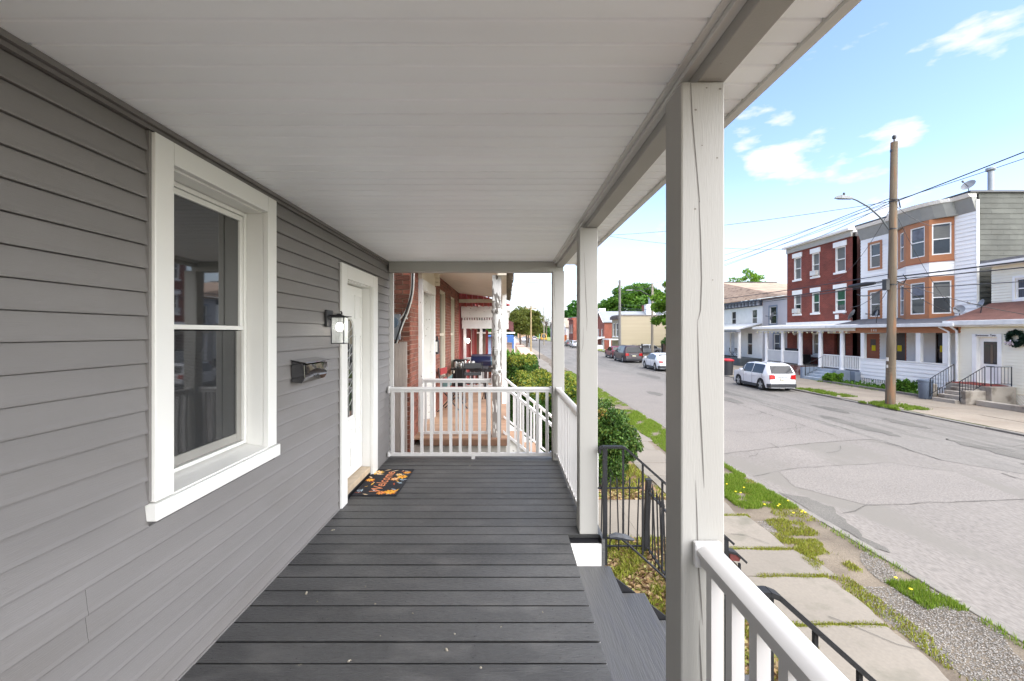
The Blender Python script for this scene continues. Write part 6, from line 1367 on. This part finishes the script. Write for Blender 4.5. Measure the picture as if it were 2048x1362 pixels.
    if kind == 'suv': ra, rb = (-L / 2 + .085, 1.04), (-L / 2 + .36, H - .16)
    elif kind == 'coupe': ra, rb = (-L / 2 + .32, 1.0), (-L / 2 + .78, H - .12)
    else: ra, rb = (-L / 2 + .62, .98), (-L / 2 + 1.12, H - .12)
    for (ya, za), (yb, zb), nm, o in ((ra, rb, 'rear_window', -.02), ((L / 2 - 1.2, belt + .09), (.62, H - .11), 'windscreen', .02)):
        wa, wb = hw(ya, za) * .86, hw(yb, zb) * .84; MB().poly([(-wa, ya + o, za + .015), (wa, ya + o, za + .015), (wb, yb + o, zb + .02), (-wb, yb + o, zb + .02)]).build(nm, car_glass, t)
    for s in (1, -1):
        for ys_ in ((-.39, mid + .53, -L / 2 + .62) if kind == 'suv' else (-.42, mid + .62)):
            zb0 = gc + .2 if abs(ys_ - wheels[0]) > r + .1 else r * 2 + .1
            MB().tube([(s * (hw(ys_, z_) + .002), ys_, z_) for z_ in np.linspace(zb0, belt, 5)], .007, 4).build('door_gap', plastic, t)
        for yh in ((-.62, .3) if kind == 'suv' else (.25,)): MB().box(*sorted((s * (hw(yh, .86) - .01), s * (hw(yh, .86) + .03))), yh - .09, yh + .09, .84, .87).build('door_handle', paint, t)
    # wheels
    for wy in wheels:
        for s in (1, -1):
            F = Frame((s * (h - .1), wy, 0), (0, 1, 0), (s, 0, 0)); wm = MB(F); k = 20; pr = [(r * .62, -.08), (r, -.075), (r, .075), (r * .93, .095), (r * .66, .09)]
            for q, (rr, nn) in enumerate(pr):
                for j in range(k): a = 6.2832 * j / k; wm.v.append(F.p(rr * math.cos(a), nn, r + rr * math.sin(a)))
            for q in range(len(pr) - 1):
                for j in range(k): b_ = q * k; wm.f.append((b_ + j, b_ + (j + 1) % k, b_ + k + (j + 1) % k, b_ + k + j)); wm.mi.append(0)
            wo2 = wm.build('wheel', tyre, t, smooth=True); rm = MB(F); rm.m(plastic); rm.tube([(0, -.06, r), (0, .05, r)], r * .64, 20); rm.m(rim_m)
            for j in range(5):
                a = 6.2832 * j / 5 + .3; c_, s_ = math.cos(a), math.sin(a); q_ = .055
                rm.hexa([(-s_ * q_, .051, r + c_ * q_), (s_ * q_, .051, r - c_ * q_), (c_ * r * .64 + s_ * q_ * .8, .051, r + s_ * r * .64 - c_ * q_ * .8), (c_ * r * .64 - s_ * q_ * .8, .051, r + s_ * r * .64 + c_ * q_ * .8),
                         (-s_ * q_, .085, r + c_ * q_), (s_ * q_, .085, r - c_ * q_), (c_ * r * .64 + s_ * q_ * .8, .09, r + s_ * r * .64 - c_ * q_ * .8), (c_ * r * .64 - s_ * q_ * .8, .09, r + s_ * r * .64 + c_ * q_ * .8)])
            rm.tube([(0, .05, r), (0, .1, r)], .055, 10); rm.build('rim', None, wo2)
    for s in (1, -1):
        x1, x0_ = s * hw(-L / 2 + .12, .85) * 1.0, s * hw(-L / 2 + .02, .85) * .62; zl, zh = (.68, .98) if kind == 'suv' else (.66, .84)
        MB().hexa([(x0_, -L / 2 - .015, zl + .06), (x1 * .97, -L / 2 + .03, zl + .02), (x1 * 1.015, -L / 2 + .26, zl + .14), (x0_, -L / 2 + .06, zl + .06), (x0_ * 1.1, -L / 2 - .005, zh - .02), (x1 * .97, -L / 2 + .04, zh), (x1 * 1.005, -L / 2 + .3, zh), (x0_ * 1.1, -L / 2 + .07, zh - .02)]).build('tail_light', tail, t, bevel=.012)
        MB().hexa([(s * hw(L / 2 - .05, .7) * .55, L / 2 - .02, .6), (s * hw(L / 2 - .2, .7) * .98, L / 2 - .12, .62), (s * hw(L / 2 - .3, .7), L / 2 - .35, .68), (s * .4, L / 2 - .1, .6), (s * hw(L / 2 - .05, .7) * .55, L / 2 - .06, .74), (s * hw(L / 2 - .2, .7) * .98, L / 2 - .17, .78), (s * hw(L / 2 - .3, .7) * 1.0, L / 2 - .38, .8), (s * .4, L / 2 - .15, .74)]).build('headlight', headl, t)
        MB().box(*sorted((s * h * .98, s * (h + .17))), .62, .8, belt + .02, belt + .16).build('mirror', paint, t, bevel=.03)
        if kind == 'suv': MB().tube([(s * h * .66, -L / 2 + .6, H + .0), (s * h * .66, -.9, H + .045), (s * h * .66, .3, H + .03), (s * h * .66, .5, H - .03)], .018, 6).build('roof_rail', plastic, t)
    MB().hexa([(-h * .86, -L / 2 - .035, .24), (h * .86, -L / 2 - .035, .24), (h * .96, -L / 2 + .25, .24), (-h * .96, -L / 2 + .25, .24), (-h * .86, -L / 2 - .03, .46), (h * .86, -L / 2 - .03, .46), (h * .96, -L / 2 + .25, .44), (-h * .96, -L / 2 + .25, .44)]).build('rear_bumper', plastic, t, bevel=.03)
    MB().box(-h * .85, h * .85, L / 2 - .12, L / 2 + .02, .24, .42).build('front_bumper', plastic, t, bevel=.03)
    for s in (1, -1): MB().box(*sorted((s * h * .93, s * (h * .985 + .008))), wheels[0] + r + .06, wheels[1] - r - .06, gc, gc + .17).build('sill', plastic, t)
    MB().box(-.17, .17, -L / 2 - .045, -L / 2 - .036 + .04, .66, .78).build('licence_plate', mat('plate', 'D8D3B8', .5), t)
    MB().box(-.32, .32, -L / 2 - .025, -L / 2 + .03, .84, .87).build('trim_strip', rim_m, t)
    return t
def park(t, x, y, rz=0, sc_=1): t.location = (x, y, RZ); t.rotation_euler.z = R(rz); t.scale = (sc_,) * 3; return t
white_car = mat('car_white', 'D2D4D6', .25, var=0, coat=.6); maroon = mat('car_maroon', '2A1215', .4, var=0, coat=.15); redc = mat('car_red', '6E1A20', .4, var=0, coat=.15); blackc = mat('car_black', '17181A', .25, var=0, coat=.8); silver = mat('car_silver', '8C9094', .3, var=0, metal=.3, coat=.5); yel = mat('bus_yellow', 'D9A21E', .4, var=0)
park(car('parked_car', 'white compact suv with a red tail light parked by the far kerb', white_car, 4.15, 1.76, 1.62), 14.25, 24.5, 0, .89)
park(car('parked_car', 'dark maroon suv parked between the red car and the white coupe', maroon, 4.9, 1.95, 1.72), 12.75, 46.4)
park(car('parked_car', 'small red sedan parked just ahead of the maroon suv', redc, 4.5, 1.8, 1.42, 'sedan'), 13.2, 53.2)
park(car('parked_car', 'white sporty coupe parked behind the maroon suv', white_car, 4.3, 1.82, 1.40, 'coupe'), 12.7, 36.4)
park(car('parked_car', 'black suv parked far down the street on the right', blackc, 4.7, 1.9, 1.7), 13.9, 118)
park(car('parked_car', 'dark saloon car parked behind the far black suv', mat('car_dark', '33292C', .3, var=0, coat=.6), 4.5, 1.8, 1.45, 'sedan'), 14.0, 98)
park(car('parked_car', 'white saloon car nearest in the far row of three', white_car, 4.5, 1.8, 1.45, 'sedan'), 14.1, 90)
park(car('parked_car', 'white car standing in the yard behind the black fence', silver, 4.5, 1.8, 1.45, 'sedan'), 19.0, 60.5, 90)
park(car('parked_car', 'white car seen behind the tree trunks on the left', white_car, 4.5, 1.8, 1.5, 'sedan'), 5.9, 150)
park(car('parked_car', 'dark blue car beyond the pale pole', mat('car_blue', '2A3442', .3, var=0), 4.5, 1.8, 1.5, 'sedan'), 7.4, 175)
park(car('parked_car', 'grey car waiting beside the yellow school bus', silver, 4.6, 1.8, 1.6), 10.4, 165)
t = car('school_bus', 'yellow school bus far away where the street ends', yel, 7.5, 2.3, 2.6, cat='bus'); park(t, 14.3, 172)
t = thing('dustbin', 'dark dustbin with a bright red lid beyond the white suv', 'bin', (15.6, 31.0, GZ)); MB(Frame((15.6, 31, 0), (1, 0, 0), (0, 1, 0))).lathe([(.3, GZ), (.36, GZ + .95), (.36, GZ + 1.0)], 0, 0, 12).build('body', plastic, t, smooth=True); MB(Frame((15.6, 31, 0), (1, 0, 0), (0, 1, 0))).lathe([(.4, GZ + 1.0), (.4, GZ + 1.08), (.2, GZ + 1.16)], 0, 0, 12).build('lid', mat('lid_red', 'B02028', .5), t, smooth=True)

# ------------------------------------------------------------------ fences and small trees across the street
def panel_fence(label, a, b, h, m_, n, name='black_fence', z=GZ, wdt=.05):
    t = thing(name, label, 'fence', (*a, z)); A_, B_ = Vector((*a, 0)), Vector((*b, 0)); Lf = (B_ - A_).length; F = Frame(A_, B_ - A_, Vector((0, 0, 1)).cross(B_ - A_))
    for q in (.12, h - .12): MB(F).box(0, Lf, -.02, .02, z + q, z + q + .05).build('rail', m_, t)
    me = MB(Frame((0, 0, 0), F.u, F.n)).box(-wdt / 2, wdt / 2, -.012, .012, 0, h).mesh('picket', m_)
    for i in range(n): put('picket', me, t, F.p(Lf * i / (n - 1), .03, z))
    k = max(2, int(Lf / 2.3)); pm = MB(Frame((0, 0, 0), F.u, F.n)).box(-.07, .07, -.06, .06, 0, h + .2).mesh('post', m_)
    for i in range(k + 1): put('post', pm, t, F.p(Lf * i / k, -.04, z))
    return t
panel_fence('black metal fence in front of the tan building car yard', (16.3, 53), (23.5, 53), 1.45, iron, 52)
panel_fence('dark slatted fence with brown creeper beside the small evergreen', (18.4, 51.5), (22.5, 51.5), 1.5, mat('fence_brown', '4A3A32', .9, var=.2), 40, 'wooden_fence', wdt=.08)
bark = mat('bark', '5C5046', .95, var=.25, scale=4, bump=.8, bscale=20)
lf_green = leaf_mat('leaf_green', ['2E4F18', '446A1E', '5A8028', '38601A', '6A8C30'], .35); lf_deep = leaf_mat('leaf_deep', ['24461A', '2F5A1E', '3F6E24', '4D7C2A'], .35)
lf_olive = leaf_mat('leaf_olive', ['4A5420', '5C6628', '6C742E', '3E481C', '787A36'], .4); lf_lime = leaf_mat('leaf_lime', ['4E7420', '668C2A', '7A9C34', '42661C'], .4)
tree('small conical evergreen standing against the tan wall', (20.6, 56, GZ), 3.0, (.75, .75, 1.4), lf_deep, bark, 40, 70, .28, .10, 21, .08, 'evergreen_tree')
tree('bright green maple whose branches hang in front of the tan building', (17.6, 44.5, GZ), 8.2, (3.0, 3.4, 3.4), lf_lime, bark, 80, 150, .75, .19, 22, .2, 'maple_tree', cz=5.1)
tree('big round green tree rising above the gabled brick house', (32.5, 112, GZ), 15, (8.2, 8, 6.8), lf_green, bark, 170, 170, 1.6, .45, 23, .5, 'large_tree', cz=9.0)
tree('smaller dark green tree on the left of the big round tree', (26.0, 116, GZ), 12, (4.3, 4.3, 4.8), lf_green, bark, 90, 160, 1.3, .4, 24, .4, 'large_tree', cz=6.6)
tree('wide green tree filling in behind the tan building roof', (42, 108, GZ), 14, (7, 7, 6), lf_deep, bark, 90, 150, 1.6, .45, 26, .4, 'large_tree', cz=8)
tree('dark tree standing behind the red corniced house', (23.5, 150, GZ), 13, (4.5, 5, 5.5), lf_deep, bark, 90, 70, 1.3, .6, 25, .4, 'large_tree', cz=8.0)
tree('sparse young tree with bare twigs above the tan shingled roof', (33.0, 60, GZ), 10.6, (2.6, 2.6, 2.2), lf_lime, bark, 30, 55, .62, .22, 27, .25, 'sparse_tree', cz=9.2, bare=6)
tree('low green tree showing at the edge of the tan shingled roof', (27.6, 60, GZ), 8.6, (2.0, 2.2, 1.8), lf_lime, bark, 30, 60, .7, .28, 28, .25, 'leafy_tree', cz=6.6)
tree('nearest olive green street tree behind the pale pole', (4.3, 92, GZ), 8, (3.1, 3.4, 3.3), lf_olive, bark, 110, 130, .85, .27, 31, .22, 'street_tree', 'street trees on the left pavement', cz=4.9)
tree('second olive green street tree along the left pavement', (3.4, 108, GZ), 8.6, (3.6, 3.8, 3.8), lf_olive, bark, 110, 130, 1.0, .3, 32, .22, 'street_tree', 'street trees on the left pavement', cz=5.2)
tree('third olive green street tree, leftmost by the blue porch', (1.9, 118, GZ), 8.2, (3.6, 3.8, 3.6), lf_olive, bark, 100, 80, 1.0, .42, 33, .22, 'street_tree', 'street trees on the left pavement', cz=4.8)
tree('fourth and farthest olive street tree on the left', (6.4, 128, GZ), 7, (3.0, 3.6, 2.6), lf_olive, bark, 80, 80, .9, .42, 34, .2, 'street_tree', 'street trees on the left pavement', cz=4.2)
tree('bare leafless tree at the end of the street', (17.2, 190, GZ), 15, (5, 5, 5), lf_olive, bark, 5, 20, .8, .3, 35, .35, 'bare_tree', cz=8, bare=14)
tree('hazy brown green tree behind the school bus', (12.8, 215, GZ), 8, (5.5, 5, 4), lf_olive, bark, 60, 60, 1.5, .8, 36, .3, 'large_tree', cz=4.5)
P = crown_points((10, 300, 2.0), (60, 10, 4.0), 260, 60, 3.0, 40); tag(put('distant_woods', quads_mesh('distant_woods', leaf_arrays(P, 1.6), lf_deep)), 'far belt of trees closing the end of the street', 'trees', kind='stuff')

# ------------------------------------------------------------------ hedges and bushes of our side
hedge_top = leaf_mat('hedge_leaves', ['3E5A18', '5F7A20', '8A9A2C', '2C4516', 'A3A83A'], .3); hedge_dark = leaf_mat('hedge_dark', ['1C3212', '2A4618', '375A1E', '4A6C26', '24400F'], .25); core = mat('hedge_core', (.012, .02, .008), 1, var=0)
yellow_top = leaf_mat('hedge_yellow', ['6E7A26', '8A8C2E', '586E20', '98903C', '4C641C'], .3)
def hedge(label, x0, x1, y0, y1, z1, n, leaf=.045, m_=None, top_m=None, name='hedge', seed=0, bump_=.09, zb=GZ, pw=7):
    t = thing(name, label, 'hedge', ((x0 + x1) / 2, (y0 + y1) / 2, zb)); g = np.random.default_rng(seed); c = W[t.name]; sx, sy, sz = (x1 - x0) / 2, (y1 - y0) / 2, z1 - zb
    def surf(k, top):
        d = g.normal(size=(k, 3)); d[:, 2] = np.abs(d[:, 2]); d /= np.abs(d).max(1)[:, None]; d = d / (np.abs(d) ** pw).sum(1)[:, None] ** (1 / pw)
        if top: d = d[d[:, 2] > .9]
        f = g.uniform(.88, 1.0, len(d)) + bump_ * (np.sin(d[:, 0] * 5 + seed) * np.cos(d[:, 1] * 6 + seed) + .6 * np.sin(d[:, 2] * 7 + d[:, 0] * 9)) + g.normal(0, .025, len(d)); return d * f[:, None] * np.array([sx, sy, sz])
    P = surf(n, False); put('foliage', quads_mesh('foliage', leaf_arrays(P, leaf), m_ or hedge_dark), t, c)
    if top_m: put('top_growth', quads_mesh('top_growth', leaf_arrays(surf(n, True) * np.array([1, 1, 1.015]), leaf), top_m), t, c)
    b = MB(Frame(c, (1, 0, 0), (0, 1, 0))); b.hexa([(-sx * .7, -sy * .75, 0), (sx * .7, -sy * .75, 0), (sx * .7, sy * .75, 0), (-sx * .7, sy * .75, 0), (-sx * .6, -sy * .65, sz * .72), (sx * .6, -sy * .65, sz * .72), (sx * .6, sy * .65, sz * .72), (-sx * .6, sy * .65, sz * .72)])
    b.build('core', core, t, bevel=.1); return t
bush_m = leaf_mat('bush_leaves', ['1C3212', '2E4A1C', '45652A', '5E7A36', '24400F', '6E7A34'], .3)
hedge('rounded dark green bush with brown tips beyond the iron fence', 1.3, 2.3, 8.5, 10.1, -.15, 12000, .035, bush_m, None, 'bush', 1, .2, pw=2.5)
t = bpy.data.objects['bush']; P = crown_points((.12, .0, .70), (.80, .95, .80), 150, 420, .2, 77, lo=-.9); put('clumps', quads_mesh('clumps', leaf_arrays(P, .04), bush_m), t, W['bush']); P = rng.uniform(-1, 1, (2200, 3)) * np.array([.42, .5, .12]) + np.array([-.2, .0, 1.33]); put('brown_tips', quads_mesh('brown_tips', leaf_arrays(P, .032), leaf_mat('brown_tips', ['8A6A3A', 'A8884A', '6E5230', '93923A', '5A6A22'], .2)), t, W['bush'])
hedge('large clipped hedge with a yellow green top beside the brick house steps', .1, 2.0, 9.9, 14.6, .22, 60000, .045, hedge_dark, yellow_top, 'hedge', 2, .05)
hedge('square clipped dark hedge beyond the large yellow topped one', .0, 1.4, 19.2, 24, .26, 26000, .06, hedge_dark, yellow_top, 'hedge', 3, .05)
hedge('bright rounded shrub on the left behind the square hedge', -.1, .8, 26.5, 29, .15, 8000, .08, leaf_mat('shrub_bright', ['3F6A1C', '5F8F2A', '7DA63A', 'B5C79A'], .3), None, 'shrub', 4, .12)
hedge('low green hedge at the back of the hedge row', .9, 1.9, 26, 29, .0, 9000, .08, hedge_dark, hedge_top, 'hedge', 5, .06)
hedge('pale green weedy shrub in the planting strip by the white house', 19.2, 19.9, 26.0, 26.7, -1.0, 2400, .08, lf_lime, None, 'shrub', 6, .2)
hedge('leafy shrub in the strip in front of the lattice', 19.4, 20.1, 21.5, 22.2, -.95, 1600, .08, lf_green, None, 'shrub', 7, .2)
P = np.stack([rng.uniform(19.2, 20.6, 1300), rng.uniform(20.8, 26.3, 1300), GZ + np.abs(rng.normal(0, .11, 1300))], 1); tag(put('planting_strip', quads_mesh('planting_strip', leaf_arrays(P, .09), lf_green)), 'weedy planting strip along the foot of the white house porch', 'plants', kind='stuff')
S(MB().box(19.25, FP + 2, 20.5, 26.2, -1.6, GZ + .01).build('planting_bed', mulch)); S(MB().box(19.12, 19.248, 20.4, 26.6, -1.6, GZ + .12).build('bed_edging', curb_m))
S(MB().box(19.252, 60, 28, 66, -1.6, GZ + .002).build('far_terrace', far_walk)); S(MB().box(19.252, 40, 4, 20.4, -1.6, GZ + .003).build('far_forecourt', far_walk))
